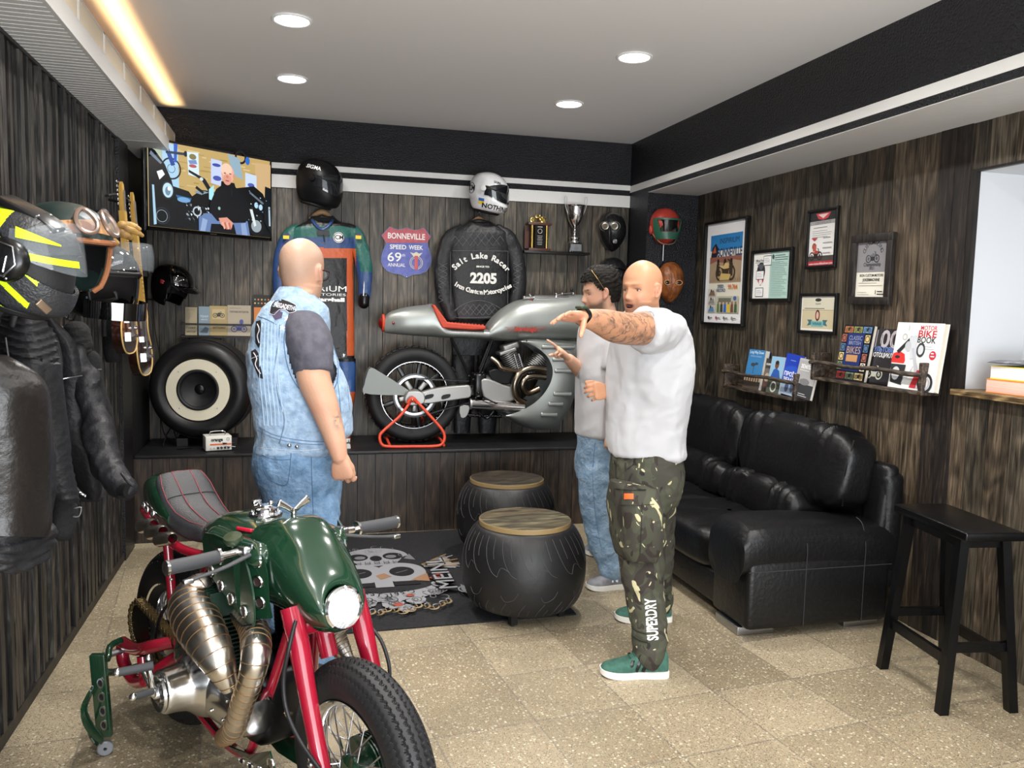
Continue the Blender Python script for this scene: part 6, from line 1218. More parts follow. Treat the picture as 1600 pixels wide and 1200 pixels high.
# wheels
FX, FZ, FR = .365, .298, .298; RX, RZ, RRr = -.785, .325, .325
Mf = T((FX, .0, FZ)); mk('front_tyre', sharp_tyre(FR, .062, 88, Mf, 7, 704), mat('front_tyre', '1b1b1d', .55, bump=.05, bs=200), gb, smooth=35, **G_)
spoked(gb, Mf, .196, .052, M_green)
Mr = T((RX, 0, RZ)); mk('rear_tyre', sharp_tyre(RRr, .080, 70, Mr, 7, 560), mat('rear_tyre', '0d0d0e', .6), gb, smooth=35, **G_); spoked(gb, Mr, .205, .068, M_dsteel)
mk('drum_fins', join(*[ring_y([(.03, y), (.085, y), (.085, y+.004), (.03, y+.004)], Mf, 40) for y in np.linspace(.0, .05, 6)]), M_green, gb, **G_)
mk('rear_hub_cover', ring_y([(.001, -.075), (.05, -.075), (.07, -.06), (.07, -.03), (.001, -.03)], Mr, 40, False), M_green, gb, **G_)
# fork: two red tubes from the cowl down past the wheel
for s in (-1, 1):
    mk('fork_leg', tube([(.165, s*.105, .72), (.212, s*.105, .62), (.262, s*.108, .50), (.35, s*.110, .29)], [.030, .030, .025, .024], 24, 6), M_red, gb, **G_)
mk('fork_yoke', join(rbox((.17, 0, .665), (.06, .24, .045), .012, (0, 22, 0)), cyl((.10, 0, .78), (.20, 0, .56), .026)), M_red, gb, **G_)
mk('axle_clamp', join(rbox((.372, -.115, .30), (.035, .02, .07), .006, (0, 25, 0)), ell((.33, -.14, .345), (.010, .010, .010), 12, 8)), M_steel, gb, **G_)
mk('front_axle', cyl((FX, -.13, FZ), (FX, .13, FZ), .010), M_steel, gb, **G_)
# cowl round the headlight
rg_ = []
for u, zc, hw, hu, hd, e in ((-.030, .835, .125, .080, .160, 2.8), (.00, .832, .128, .092, .165, 2.8), (.045, .826, .128, .110, .162, 2.5), (.10, .808, .122, .125, .150, 2.3), (.16, .782, .112, .118, .136, 2.2), (.215, .752, .098, .098, .112, 2.1), (.255, .733, .080, .078, .085, 2.0), (.272, .724, .066, .062, .064, 2.0), (.270, .722, .058, .054, .056, 2.0)):
    th = np.arange(56)*2*PI/56; cs, sn = np.cos(th), np.sin(th); p = 2/e
    X = np.full(56, u)-np.where(sn > 0, .035*sn, -.0*sn); crease = 1-.10*np.exp(-((np.abs(cs)-.75)/.16)**2)*(sn > -.2)*(.10 > abs(u-.09))
    rg_.append(np.column_stack([X, hw*crease*np.sign(cs)*np.abs(cs)**p, zc+np.where(sn > 0, hu, hd)*np.sign(sn)*np.abs(sn)**p]))
R2 = [cr_spline(A([r_[i] for r_ in rg_]), 4) for i in range(56)]; R2 = np.stack(R2, 1)
mk('headlight_cowl', loft([*R2], cap=False), M_green, gb, smooth=60, **G_)
hl = A([.262, 0, .722]); MHL = frame(hl, (0, 1, 0), (-.14, 0, .99)); 
mk('headlight_ring', lathe([(.052, -.004), (.060, .000), (.061, .010), (.055, .016), (.050, .010)], 48, MHL, closed=True), M_chrome, gb, **G_)
hlo = mk('headlight_lens', lathe(cr_spline([(.0005, .022), (.025, .020), (.045, .013), (.053, .006)], 4), 40, MHL), mat('lens_glass', 'dfe3e4', .12, .35, bump=.9, bs=140, coat=1), gb, **G_)
mk('lamp_bulb', lathe([(.0005, .0235), (.010, .023), (.012, .0215)], 20, MHL), mat('lamp_centre', 'ffffff', .2, emit='ffffff', es=.8), hlo)
def eyelet(M, r=.017): return lathe([(r*.62, -.002), (r*.66, .003), (r*.86, .0042), (r, .001), (r, -.002)], 26, M, closed=True)
def eyelets(pts, ny=-1, r=.017, tilt=0):
    for p in pts:
        M = T(p)@T((0, 0, 0), (0, 0, tilt*(-ny)))@T((0, 0, 0), (90 if ny < 0 else -90, 0, 0)); e = mk('eyelet', eyelet(M, r), M_chrome, gb, **G_); mk('hole', lathe([(.0005, .0008), (r*.66, .0008)], 20, M), M_black, e, local=False) if False else mk('eyelet_hole', lathe([(.0005, .0012), (r*.66, .0012)], 20, M), mat('hole_dark', '2a1d18', .6), gb, **G_)
# cowl side wings with three eyelets each
for s in (-1, 1):
    O = [(-.035, .885), (.030, .880), (.070, .85), (.085, .80), (.09, .72), (.10, .675), (.05, .665), (-.02, .672), (-.03, .75), (-.04, .85)]
    wm = frame((.03, s*.148, 0), (.925, -s*.38, 0), (0, 0, 1)); mk('cowl_side_panel', poly([(a-.03, b) for a, b in O], .006, wm@T((0, 0, 0 if s < 0 else -.006))), M_green, gb, smooth=30, **G_)
    for a, b in ((.018, .832), (.022, .774), (.030, .714)):
        p_ = wm@Vector((a-.0, b, .006 if s < 0 else -.006)); Me = frame(p_, (.925, -s*.38, 0), (0, 0, 1)) if s < 0 else frame(p_, (-.925, s*.38, 0), (0, 0, 1)); e = mk('eyelet', eyelet(Me, .019), M_chrome, gb, **G_); mk('eyelet_hole', lathe([(.0005, .0012), (.0125, .0012)], 20, Me), mat('hole_dark', '2a1d18', .6), gb, **G_)
# tank
rg_ = []
for u, zc, hw, hu, hd in ((-.455, .80, .050, .020, .05), (-.43, .80, .085, .045, .06), (-.36, .80, .118, .078, .07), (-.27, .80, .138, .098, .09), (-.17, .80, .145, .104, .12), (-.08, .80, .140, .100, .13), (-.02, .80, .128, .088, .12), (.03, .80, .10, .07, .10), (.05, .80, .05, .04, .05)):
    rg_.append(superring((u, 0, zc), (0, 1, 0), (0, 0, 1), hw, hu, 2.8, 48)*1.0)
    rg_[-1][:, 2] = np.where(rg_[-1][:, 2] < zc, zc+(rg_[-1][:, 2]-zc)*hd/hu, rg_[-1][:, 2])
R2 = np.stack([cr_spline(A([r_[i] for r_ in rg_]), 5) for i in range(48)], 1); mk('fuel_tank', loft([*R2]), M_green, gb, smooth=60, **G_)
for s in (-1, 1):
    O = [(-.235, .86), (-.02, .86), (.055, .78), (.075, .70), (.07, .655), (.045, .648), (-.04, .675), (-.12, .705), (-.19, .735), (-.235, .78)]
    mk('tank_side_panel', poly(cr_spline(A(O), 3, True), .006, frame((0, s*.166+(.003 if s < 0 else -.003), 0), (1, 0, 0), (0, 0, 1))@T((0, 0, 0), (0, 0, 0))), mat('green_panel', '12301f', .34, coat=.35), gb, smooth=30, **G_)
    eyelets([(-.185, s*.1725, .752), (-.122, s*.1725, .722), (-.057, s*.1725, .700), (.022, s*.1725, .684)], s, .019, 0)
    mk('tank_skirt', tube([(-.22, s*.13, .84), (-.10, s*.135, .84), (.03, s*.125, .84)], .040, 16, 4, rnd=True), M_green, gb, **G_)
fc = A([-.17, 0, .905]); mk('filler_cap', join(lathe([(.0005, .030), (.016, .030), (.020, .022), (.034, .018), (.036, .008), (.050, .006), (.052, 0), (.052, -.01)], 36, T(fc)), *[ell((fc[0]+.043*math.cos(q), .043*math.sin(q), fc[2]+.008), .004, 8, 6) for q in np.arange(8)*PI/4], rbox(fc+A([-.02, -.02, .035]), (.018, .03, .018), .005), ell(fc+A([.015, .01, .034]), .010, 10, 8)), M_chrome, gb, **G_)
# butterfly nut on the steering head
wn = A([-.0, 0, .885]); mk('steering_damper', join(cyl(wn, wn+A([0, 0, .035]), .018), cyl(wn+A([0, 0, .03]), wn+A([0, 0, .07]), .009), tube([wn+A([0, -.006, .065]), wn+A([0, -.03, .082]), wn+A([0, -.048, .092])], [.008, .010, .013], 10, 4, flat=.4, side=(1, 0, 0), rnd=True), tube([wn+A([0, .006, .065]), wn+A([0, .03, .082]), wn+A([0, .048, .092])], [.008, .010, .013], 10, 4, flat=.4, side=(1, 0, 0), rnd=True)), M_chrome, gb, **G_)
# bars, grips, levers, cables
for s in (-1, 1):
    mk('handlebar', tube([(-.02, s*.03, .868), (-.0, s*.10, .868), (-.008, s*.20, .852), (-.001, s*.38, .850)], .011, 14, 5), M_chrome, gb, **G_)
    g_ = mk('grip', tube([(-.008, s*.235, .8505), (-.003, s*.30, .850), (-.001, s*.378, .850)], .0195, 20, 4), M_grip, gb, **G_)
    mk('grip_end', lathe([(.0005, .006), (.017, .006), (.0215, .003), (.0215, -.004), (.0005, -.004)], 24, frame((-.001, s*.381, .850), (1, 0, 0), (0, 0, s), (0, s, 0))), M_chrome, gb, **G_); mk('grip_collar', ring_y([(.010, -.004), (.024, -.004), (.024, .004), (.010, .004)], T((-.008, s*.232, .8505)), 24), M_chrome, gb, **G_)
    mk('lever', tube([(.028, s*.13, .858), (.040, s*.18, .848), (.050, s*.24, .836), (.045, s*.30, .824), (.048, s*.335, .820)], [.008, .009, .008, .0075, .009], 10, 5, flat=.6, side=(0, 0, 1), rnd=True), M_grip, gb, **G_)
    mk('lever_tip', rbox((.049, s*.345, .818), (.018, .028, .013), .004), M_steel, gb, **G_); mk('lever_clamp', join(rbox((.010, s*.155, .858), (.045, .045, .03), .008), rbox((.030, s*.12, .862), (.02, .05, .016), .005), cyl((.03, s*.15, .85), (.03, s*.15, .88), .006)), M_steel, gb, **G_)
    mk('control_cable', tube([(.03, s*.11, .862), (.03, s*.06, .868), (-.0, s*.02, .875), (-.05, s*.0, .86)], .004, 8, 5), M_blk, gb, **G_)
mk('mirror_lamp', join(lathe([(.0005, .012), (.026, .010), (.028, 0), (.022, -.012)], 24, T((-.035, -.175, .885), (15, 10, 0))), cyl((-.03, -.18, .86), (-.032, -.176, .885), .006)), mat('switch_green', '3d4a38', .3, .5), gb, **G_)
mk('brake_hose', BT([(462, 970, .12, 3), (452, 1010, .15, 3.4), (443, 1060, .16, 3.6), (448, 1110, .16, 3.6), (470, 1160, .15, 3.8), (505, 1210, .14, 4)], 10, 6), M_rubber, gb, **G_); mk('brake_hose', BT([(575, 975, -.13, 3), (595, 1000, -.14, 3), (607, 1035, -.14, 3), (609, 1062, -.14, 3)], 10, 6), M_rubber, gb, **G_)
mk('badge_red', rbox((-.10, -.10, .885), (.06, .03, .012), .004, (-20, 0, 20)), mat('badge_red', 'b01c34', .3), gb, **G_)
# seat and tail
rg_ = []
for u, zc, hw, hu in ((-.475, .775, .045, .022), (-.50, .778, .07, .034), (-.56, .780, .088, .040), (-.64, .792, .100, .046), (-.70, .815, .104, .052), (-.755, .862, .100, .050), (-.80, .905, .092, .036), (-.815, .915, .07, .02)): rg_.append(superring((u, 0, zc), (0, 1, 0), (0, 0, 1), hw, hu, 3.4, 48))
R2 = np.stack([cr_spline(A([r_[i] for r_ in rg_]), 6) for i in range(48)], 1); V_ = loft([*R2]); 
st_o = mk('seat', V_, M_seat, gb, smooth=60, **G_)
def seat_top(u, y):
    us = [-.475, -.50, -.56, -.64, -.70, -.755, -.80, -.815]; zz = [.797, .812, .820, .838, .867, .912, .941, .935]; hw = [.045, .07, .088, .10, .104, .10, .092, .07]
    w = np.interp(u, us[::-1], hw[::-1]); t = min(.995, abs(y)/w); z = np.interp(u, us[::-1], zz[::-1]); z0 = {0: 0}; h = .04; return z-h*(1-(1-t**3.4)**(1/3.4))+.0015
M_rst = mat('red_stitch', '8e3f48', .6)
for y in (-.032, .032): mk('stitched_channel', tube([(u, y*(1+.15*(abs(u)-.5)), seat_top(u, y)) for u in np.linspace(-.50, -.80, 20)], .0016, 5, 1), M_rst, gb, **G_)
mk('stitching', tube([(-.708, y, seat_top(-.708, y)) for y in np.linspace(-.092, .092, 14)], .0016, 5, 1), mat('seam_dark', '161618', .5), gb, **G_)
mk('edge_stitching', tube([(u, -np.interp(abs(u), [.5, .56, .64, .70, .755, .80], [.055, .075, .087, .091, .088, .075]), seat_top(u, np.interp(abs(u), [.5, .56, .64, .70, .755, .80], [.055, .075, .087, .091, .088, .075]))+.001) for u in np.linspace(-.50, -.80, 20)]+[(-.803, y, seat_top(-.803, y)) for y in np.linspace(-.07, .07, 8)]+[(u, np.interp(abs(u), [.5, .56, .64, .70, .755, .80], [.055, .075, .087, .091, .088, .075]), seat_top(u, np.interp(abs(u), [.5, .56, .64, .70, .755, .80], [.055, .075, .087, .091, .088, .075]))+.001) for u in np.linspace(-.80, -.50, 20)], .0013, 5, 1), M_rst, gb, **G_)
rg_ = []
for u, zc, hw, hu, hd in ((-.66, .80, .108, .035, .03), (-.74, .825, .112, .062, .05), (-.80, .85, .112, .078, .07), (-.86, .86, .106, .072, .075), (-.92, .855, .092, .058, .065), (-.965, .845, .068, .038, .045), (-.985, .84, .03, .015, .02)):
    q = superring((u, 0, zc), (0, 1, 0), (0, 0, 1), hw, hu, 3.0, 48); q[:, 2] = np.where(q[:, 2] < zc, zc+(q[:, 2]-zc)*hd/hu, q[:, 2]); rg_.append(q)
R2 = np.stack([cr_spline(A([r_[i] for r_ in rg_]), 5) for i in range(48)], 1); mk('tail_hump', loft([*R2]), M_green, gb, smooth=60, **G_)
eyelets([(-.775, -.1135, .806), (-.828, -.1135, .810), (-.88, -.105, .814)], -1, .015)
# frame tubes
for s in (-1, 1):
    mk('upper_rail', tube([(-.93, s*.085, .790), (-.84, s*.105, .785), (-.70, s*.112, .752), (-.58, s*.108, .728), (-.45, s*.095, .728), (-.34, s*.08, .745), (-.15, s*.05, .75)], .0155, 14, 6), M_red, gb, **G_)
    mk('rear_down_tube', tube([(-.675, s*.105, .74), (-.648, s*.105, .60), (-.62, s*.105, .45), (-.585, s*.105, .32)], .016, 14, 5), M_red, gb, **G_)
    mk('diagonal_tube', tube([(-.36, s*.085, .735), (-.47, s*.095, .60), (-.53, s*.10, .48)], .014, 12, 4), M_red, gb, **G_)
    mk('front_down_tube', tube([(.08, s*.03, .70), (.02, s*.06, .50), (-.06, s*.085, .28), (-.12, s*.09, .17), (-.30, s*.09, .15), (-.55, s*.10, .22), (-.585, s*.105, .32)], .0155, 14, 6), M_red, gb, **G_)
mk('swing_arm', join(tube([(-.86, -.195, .325), (-.72, -.20, .345), (-.58, -.20, .40), (-.52, -.15, .42)], .022, 14, 5), tube([(-.86, -.195, .325), (-.84, -.20, .26), (-.74, -.20, .225), (-.64, -.20, .26)], .022, 14, 5), tube([(-.64, -.20, .26), (-.66, -.20, .34)], .02, 12, 2), tube([(-.64, -.20, .26), (-.55, -.18, .33), (-.50, -.13, .38)], .022, 14, 4)), M_red, gb, **G_)
mk('rear_axle', cyl((-.845, -.27, .30), (-.84, .16, .31), .012), M_steel, gb, **G_)
for i, (px, py) in enumerate(((222, 822), (236, 832), (250, 843))):
    p = BL(px, py, .135); mk('exhaust_outlet', join(lathe([(.016, -.11), (.022, -.10), (.0245, -.02), (.026, 0), (.023, 0), (.021, -.05)], 28, frame(p, (0, 1, 0), (-.25, 0, .97), (-.97, 0, -.25)))), M_exh, gb, **G_)
# chain and sprockets
def sprocket(c, r, n, y): return join(poly([(c[0]+(r+(.006 if k % 2 else 0))*math.cos(k*PI/n), c[1]+(r+(.006 if k % 2 else 0))*math.sin(k*PI/n)) for k in range(2*n)], .005, frame((0, y, 0), (1, 0, 0), (0, 0, 1))))
mk('rear_sprocket', sprocket((-.80, .395), .078, 30, -.150), M_dsteel, gb, **G_); mk('engine_sprocket', sprocket((-.36, .37), .036, 15, -.150), M_dsteel, gb, **G_)
ch = []; P0 = [(-.80+.084*math.cos(q), .395+.084*math.sin(q)) for q in np.linspace(R(82), R(285), 20)]+[(-.36, .330)]+[(-.36+.04*math.cos(q), .37+.04*math.sin(q)) for q in np.linspace(R(-75), R(75), 8)]
C_ = cr_spline(A(P0), 3, True); L_ = np.r_[0, np.cumsum(np.linalg.norm(np.diff(np.vstack([C_, C_[:1]]), axis=0), axis=1))]; CC = np.vstack([C_, C_[:1]])
for k, s in enumerate(np.arange(0, L_[-1], .0125)):
    x, z = np.interp(s, L_, CC[:, 0]), np.interp(s, L_, CC[:, 1]); x2, z2 = np.interp(s+.01, L_, CC[:, 0]), np.interp(s+.01, L_, CC[:, 1]); an = math.degrees(math.atan2(z2-z, x2-x))
    for yy in ((-.160, -.138) if k % 2 else (-.164, -.134)): ch.append(rbox((x, yy, z), (.0150, .0034, .017), .003, (0, -an, 0), 1))
    ch.append(cyl((x, -.165, z), (x, -.133, z), .0045, n=8))
mk('drive_chain', join(*ch), mat('chain_brass', '7c6a48', .35, .9), gb, **G_)
# engine: cases, polished cover, finned cylinder, kick start
mk('crankcase', join(rbox((-.22, 0, .33), (.40, .22, .24), .05), rbox((-.30, 0, .40), (.24, .20, .18), .05)), M_dsteel, gb, **G_)
cv = [(-.24, -.10, .37, .118, .112), (-.25, -.15, .375, .120, .112), (-.252, -.19, .375, .108, .100), (-.252, -.225, .377, .080, .075), (-.252, -.26, .378, .070, .068), (-.252, -.292, .378, .066, .065), (-.252, -.297, .378, .060, .058)]
rg_ = [superring((u-.02, y, z), (1, 0, 0), (0, 0, 1), a_, b_, 2.2, 44) for u, y, z, a_, b_ in cv]; R2 = np.stack([cr_spline(A([r_[i] for r_ in rg_]), 4) for i in range(44)], 1); mk('clutch_cover', loft([*R2]), M_alloy, gb, smooth=60, **G_)
mk('cover_disc', ring_y([(.0005, .010), (.030, .010), (.034, .006), (.050, .006), (.056, .008), (.060, 0), (.0005, 0)][::-1], T((-.272, -.298, .378), (0, 0, 0), (1, -1, 1)), 40, False), M_alloy, gb, **G_)
mk('cover_lettering', join(*[box((-.272+.03*math.cos(q), -.306, .378+.03*math.sin(q)), (.010, .003, .014), (0, math.degrees(q), 0)) for q in np.arange(8)*PI/4]), mat('dark_engraving', '3a3a3c', .5, .8), gb, **G_)
rg_ = [superring((-.36, y, .43), (1, 0, 0), (0, 0, 1), a_, b_, 2.4, 40) for y, a_, b_ in ((-.08, .10, .11), (-.15, .098, .105), (-.18, .08, .09), (-.195, .05, .06), (-.20, .01, .02))]; R2 = np.stack([cr_spline(A([r_[i] for r_ in rg_]), 4) for i in range(40)], 1); mk('gearbox_cover', loft([*R2]), M_alloy, gb, smooth=60, **G_)
rg_ = [superring((u, -.13, .36), (0, 1, 0), (0, 0, 1), a_, b_, 2.6, 32) for u, a_, b_ in ((-.20, .07, .085), (-.10, .068, .082), (.0, .060, .070), (.035, .045, .05), (.04, .01, .01))]; mk('timing_cover', loft(rg_), M_alloy, gb, smooth=50, **G_)
fins = []
ax = A([-.10, 0, .99]); ax /= np.linalg.norm(ax); fo = A([-.19, -.125, .44])
for i in range(15):
    c = fo+ax*(.0125*i); s = 1.0-.012*abs(i-7); fins.append(loft([superring(c+ax*q, (1, 0, 0), (0, 1, 0), .095*s, .075*s, 3.2, 32) for q in (0, .0045)]))
    if i < 15: fins.append(loft([superring(c+ax*q, (1, 0, 0), (0, 1, 0), .062, .05, 2.5, 20) for q in (.004, .013)]))
mk('cylinder_fins', join(*fins), mat('fin_green', '13291e', .35, .2), gb, smooth=30, **G_)
hd = []
for i in range(9): hd.append(box(fo+ax*.225+A([-.085+.021*i, 0, 0]), (.005, .15, .075), (0, -4, 0)))
mk('cylinder_head', join(*hd, rbox(fo+ax*.22, (.15, .12, .05), .015)), mat('fin_green', '13291e', .35, .2), gb, smooth=30, **G_)
mk('far_cylinder', join(*[loft([superring(A([-.15, .125, .44])+ax*(.0125*i+q), (1, 0, 0), (0, 1, 0), .095, .075, 3.2, 28) for q in (0, .0045)]) for i in range(16)], rbox((-.17, .125, .55), (.13, .11, .22), .02)), M_dsteel, gb, smooth=30, **G_)
ks = mk('kick_crank', tube([(-.268, -.31, .375), (-.285, -.325, .42), (-.325, -.33, .448)], [.012, .009, .010], 12, 4, rnd=True), M_alloy, gb, **G_)
for (pa, pb, r_) in ((BL(240, 1040, .33), BL(183, 1051, .42), .0125), (BL(238, 1080, .34), BL(208, 1089, .40), .0105)):
    mk('pedal_rubber', cyl(pa, pb, r_, n=18), M_grip, gb, **G_); d_ = (pb-pa)/np.linalg.norm(pb-pa); mk('pedal_cap', ell(pb, (r_*1.08,)*3, 14, 10), M_chrome, gb, **G_)
mk('kick_arm', BT([(232, 1028, .33, 6), (234, 1050, .33, 4.5), (240, 1085, .32, 5)], 12, 4, rnd=True), M_alloy, gb, **G_)
# exhausts with weld rings
def welded(name, pts, every, n=36, loc=None):
    P = []; rr = []
    for px, py, v, r in pts:
        p = BL(px, py, v); W3 = BO+BD*p[0]-BR*p[1]+A([0, 0, p[2]]); P.append(p); rr.append(r*((W3-CAM)@fw)/FPX)
    ex = mk(name, tube(P, rr, n, 8), M_exh, gb, **G_); Q = cr_spline(np.column_stack([P, rr]), 12); L_ = np.r_[0, np.cumsum(np.linalg.norm(np.diff(Q[:, :3], axis=0), axis=1))]; gs = []
    for s in np.arange(every*.6, L_[-1], every):
        c = A([np.interp(s, L_, Q[:, i]) for i in range(4)]); c2 = A([np.interp(s+.004, L_, Q[:, i]) for i in range(4)]); t = c2[:3]-c[:3]; t /= np.linalg.norm(t); u = np.cross(t, (0, 1, .2)); u /= np.linalg.norm(u); w = np.cross(t, u)
        t2 = t
        gs.append(tube([c[:3]+(c[3]+.0004)*(math.cos(q)*u+math.sin(q)*w) for q in np.linspace(0, 2*PI, 30, endpoint=False)], .0014, 5, 1, closed=True))
    o = mk('weld_rings', join(*gs), M_weld, ex, local=False) if False else None
    V, F = join(*gs); V2 = xf((V, F), MBK)[0]; mk('weld_rings', (V2, F), M_weld, ex)
welded('exhaust_cone', [(352, 925, .10, 14), (322, 920, .16, 26), (300, 940, .21, 33), (306, 968, .235, 36), (325, 1003, .245, 33), (342, 1035, .24, 26), (352, 1058, .23, 19), (360, 1078, .22, 12)], .030)
welded('exhaust_pipe', [(335, 900, .08, 12), (350, 928, .09, 14), (375, 955, .10, 17), (396, 985, .13, 22), (400, 1020, .185, 23), (392, 1060, .20, 20), (378, 1100, .20, 18), (366, 1138, .19, 17), (350, 1152, .15, 14)], .027)
welded('exhaust_header', [(383, 1075, .14, 12), (400, 1095, .10, 15), (418, 1112, .06, 15), (436, 1118, .02, 13), (450, 1105, -.0, 12)], .011)
welded('exhaust_cone', [(500, 985, -.10, 14), (515, 990, -.13, 22), (530, 1010, -.15, 17), (545, 1032, -.16, 9)], .016)
# belly pan with holes
O = [(-.40, .20), (-.36, .12), (-.20, .085), (.00, .10), (.10, .20), (.06, .26), (-.06, .20), (-.2, .17)]
for s in (-1, 1):
    mk('belly_panel', poly(A(O), .005, frame((0, s*.085, 0), (1, 0, 0), (0, 0, 1))@T((0, 0, 0), (s*14, 0, 0), (1, 1, 1))), M_green, gb, smooth=30, **G_) if False else mk('belly_panel', loft([A([(u, s*.115*(.55 if z < .13 else 1), z) for u, z in O]), A([(u, s*(.115*(.55 if z < .13 else 1)-.006), z) for u, z in O])]), M_green, gb, smooth=30, **G_)
eyelets([(-.10, -.092, .145), (-.03, -.10, .155), (.03, -.105, .19), (-.16, -.09, .135), (.065, -.112, .225), (-.23, -.092, .15)], -1, .019)
mk('carburettor', join(rbox((-.40, -.10, .56), (.09, .06, .07), .02), cyl((-.44, -.10, .56), (-.50, -.10, .57), .03)), M_dsteel, gb, **G_)
mk('hoses', join(BT([(275, 930, .12, 2.5), (252, 960, .16, 2.5), (243, 1000, .17, 2.5), (245, 1030, .16, 2)], 8, 5), BT([(300, 955, .25, 1), (285, 980, .25, 1), (272, 1015, .2, 1)], 6, 4), BT([(360, 960, .17, 2), (380, 978, .18, 2), (408, 970, .15, 2)], 8, 5)), M_blk, gb, **G_)
mk('engine_bolts', join(*[ell(BL(x, y, v), (.006, .006, .006), 8, 6) for x, y, v in ((330, 1110, .2), (355, 1095, .2), (268, 905, .12), (298, 930, .1), (348, 1125, .2), (360, 1050, .16))]), M_chrome, gb, **G_)
# green rear stand with little wheel
ps = thing('motorcycle_stand', 'dark green steel support stand with row of holes and a small roller behind the engine', 'stand', M=T((MBK@Vector((-.78, -.32, 0)))[:], (0, 0, -60)))
def PW(*a): return [(MBK@Vector([float(c) for c in BL(*q)]))[:] for q in a]
def bar_(a, b, w, d, cap=True): return tube([a, b], w, 4, 1)
q = PW((153, 1022, .33), (164, 1150, .31)); a_, b_ = A(q[0]), A(q[1]); ax = (b_-a_)/np.linalg.norm(b_-a_); hl_ = np.linalg.norm(b_-a_)
Ms = frame(a_, tuple(rt), tuple(-ax)); mk('upright', xf(rbox((0, -hl_/2, 0), (.052, hl_, .022), .004), Ms), M_green, ps, smooth=30)
for i in range(4): mk('hole_rim', xf(lathe([(.009, -.001), (.010, .003), (.0135, .003), (.014, -.001)], 20, T((.006, -hl_*(.33+.17*i), .0115), (0, 0, 0), (.8, 1.35, 1)), closed=True), Ms), M_steel, ps)
mk('hole', join(*[xf(lathe([(.0005, .0006), (.0098, .0006)], 16, T((.006, -hl_*(.33+.17*i), .0115), (0, 0, 0), (.8, 1.35, 1))), Ms) for i in range(4)]), M_black, ps)
q = PW((145, 1075, .35), (131, 1108, .40), (140, 1135, .38), (160, 1158, .33)); mk('brace', tube(q, [.012, .020, .020, .012], 8, 4, flat=.35, side=tuple(rt)), M_green, ps)
q = PW((152, 1028, .32), (168, 1030, .29), (172, 1010, .27), (190, 1000, .24)); mk('axle_rod', tube(q, .011, 10, 3), M_green, ps); q = PW((165, 1050, .31), (185, 1050, .25), (215, 1042, .18)); mk('cross_tube', tube(q, .013, 10, 3), M_green, ps)
cw = A(PW((164, 1150, .31))[0]); cw[2] = .026; mk('roller', lathe([(.006, -.010), (.022, -.010), (.026, -.006), (.026, .006), (.022, .010), (.006, .010)], 28, frame(cw, (0, 0, 1), tuple(-BR), tuple(BD*.2-BR)) if False else T(cw, (90, 0, 10)), closed=True), mat('roller_grey', '6a6c70', .35), ps)
cb_ = A(PW((150, 1150, .4))[0]); mk('foot_bar', tube([cw+A([0, 0, -.008]), cw+BD*-.05+BR*.03+A([0, 0, .03]), A(PW((134, 1110, .39))[0])], .006, 8, 3), M_green, ps)
# ================================================================== grey wall machine on the bench
YM = 6.0
sb = thing('motorcycle', 'matt grey streamlined motorcycle with orange seat standing on the bench', 'motorcycle', (1.4, YM, ZBENCH))
M_silver = mat('matt_silver', '9a9e9b', .38, .6, bump=.02, bs=10); M_or = mat('orange_leather', 'b8402a', .5, bump=.25, bs=150); M_orf = mat('orange_frame', 'c8432a', .4); M_cast = mat('cast_alloy', '9a9a98', .42, .7); M_hexh = mat('bronze_exhaust', '9c9384', .25, 1.0, col2='756554', vs=6)
def W(x, y, dy=0): return aY(540+x/3.81, 420+y/3.81, YM+dy)
wc = W(402, 775); RW = .338
Mw = T((wc[0], YM, ZBENCH+.352)); 
pr = cr_spline([(.245, -.075), (.285, -.092), (.318, -.085), (.337, -.05), (RW, 0), (.337, .05), (.318, .085), (.285, .092), (.245, .075)], 4); mk('rear_tyre', ring_y(pr, Mw, 90, False), M_rubber2, sb, smooth=60)
kn = []
for i in range(44):
    for yy, da in ((-.062, 0), (0, .5), (.062, 0)):
        a_ = 2*PI*(i+da)/44; kn.append(xf(rbox((.336, yy, 0), (.012, .042, .032), .003, (0, 0, 0), 1), Mw@T((0, 0, 0), (0, math.degrees(a_), 0))@T((0, 0, 0), (0, 0, -9*np.sign(yy)))))
mk('tread_blocks', join(*kn), M_rubber2, sb, smooth=20)
mk('rim', ring_y([(.245, -.07), (.236, -.075), (.228, -.06), (.222, -.03), (.222, .05), (.245, .06)], Mw, 80), M_gloss, sb); mk('rim_polish', join(ring_y([(.226, -.0765), (.244, -.0765), (.244, -.072), (.226, -.072)], Mw, 80), ring_y([(.168, -.07), (.176, -.07), (.176, -.06), (.168, -.06)], Mw, 80)), M_steel, sb) if False else mk('rim_edge', ring_y([(.238, -.0775), (.2425, -.0775), (.2425, -.07), (.238, -.07)], Mw, 80), M_steel, sb)
for k in range(9): mk('wheel_spoke', xf(rbox((.14, -.045, 0), (.19, .02, .034), .008), Mw@T((0, 0, 0), (0, 40*k, 0))), M_blk, sb)
mk('rim_rivets', join(*[xf(ell((.231, -.076, 0), (.0035, .003, .0035), 8, 5), Mw@T((0, 0, 0), (0, 9*k, 0))) for k in range(40)]), M_chrome, sb)
mk('slotted_disc', join(ring_y([(.128, -.085), (.150, -.085), (.150, -.080), (.128, -.080)], Mw, 60)), M_steel, sb); mk('belt_pulley', ring_y([(.145, -.100), (.158, -.100), (.158, -.072), (.145, -.072)], Mw, 60), M_blk, sb)
for k in range(5): mk('hub_spoke', xf(rbox((.085, -.095, 0), (.07, .02, .035), .009), Mw@T((0, 0, 0), (0, 72*k+20, 0))), M_cast, sb)
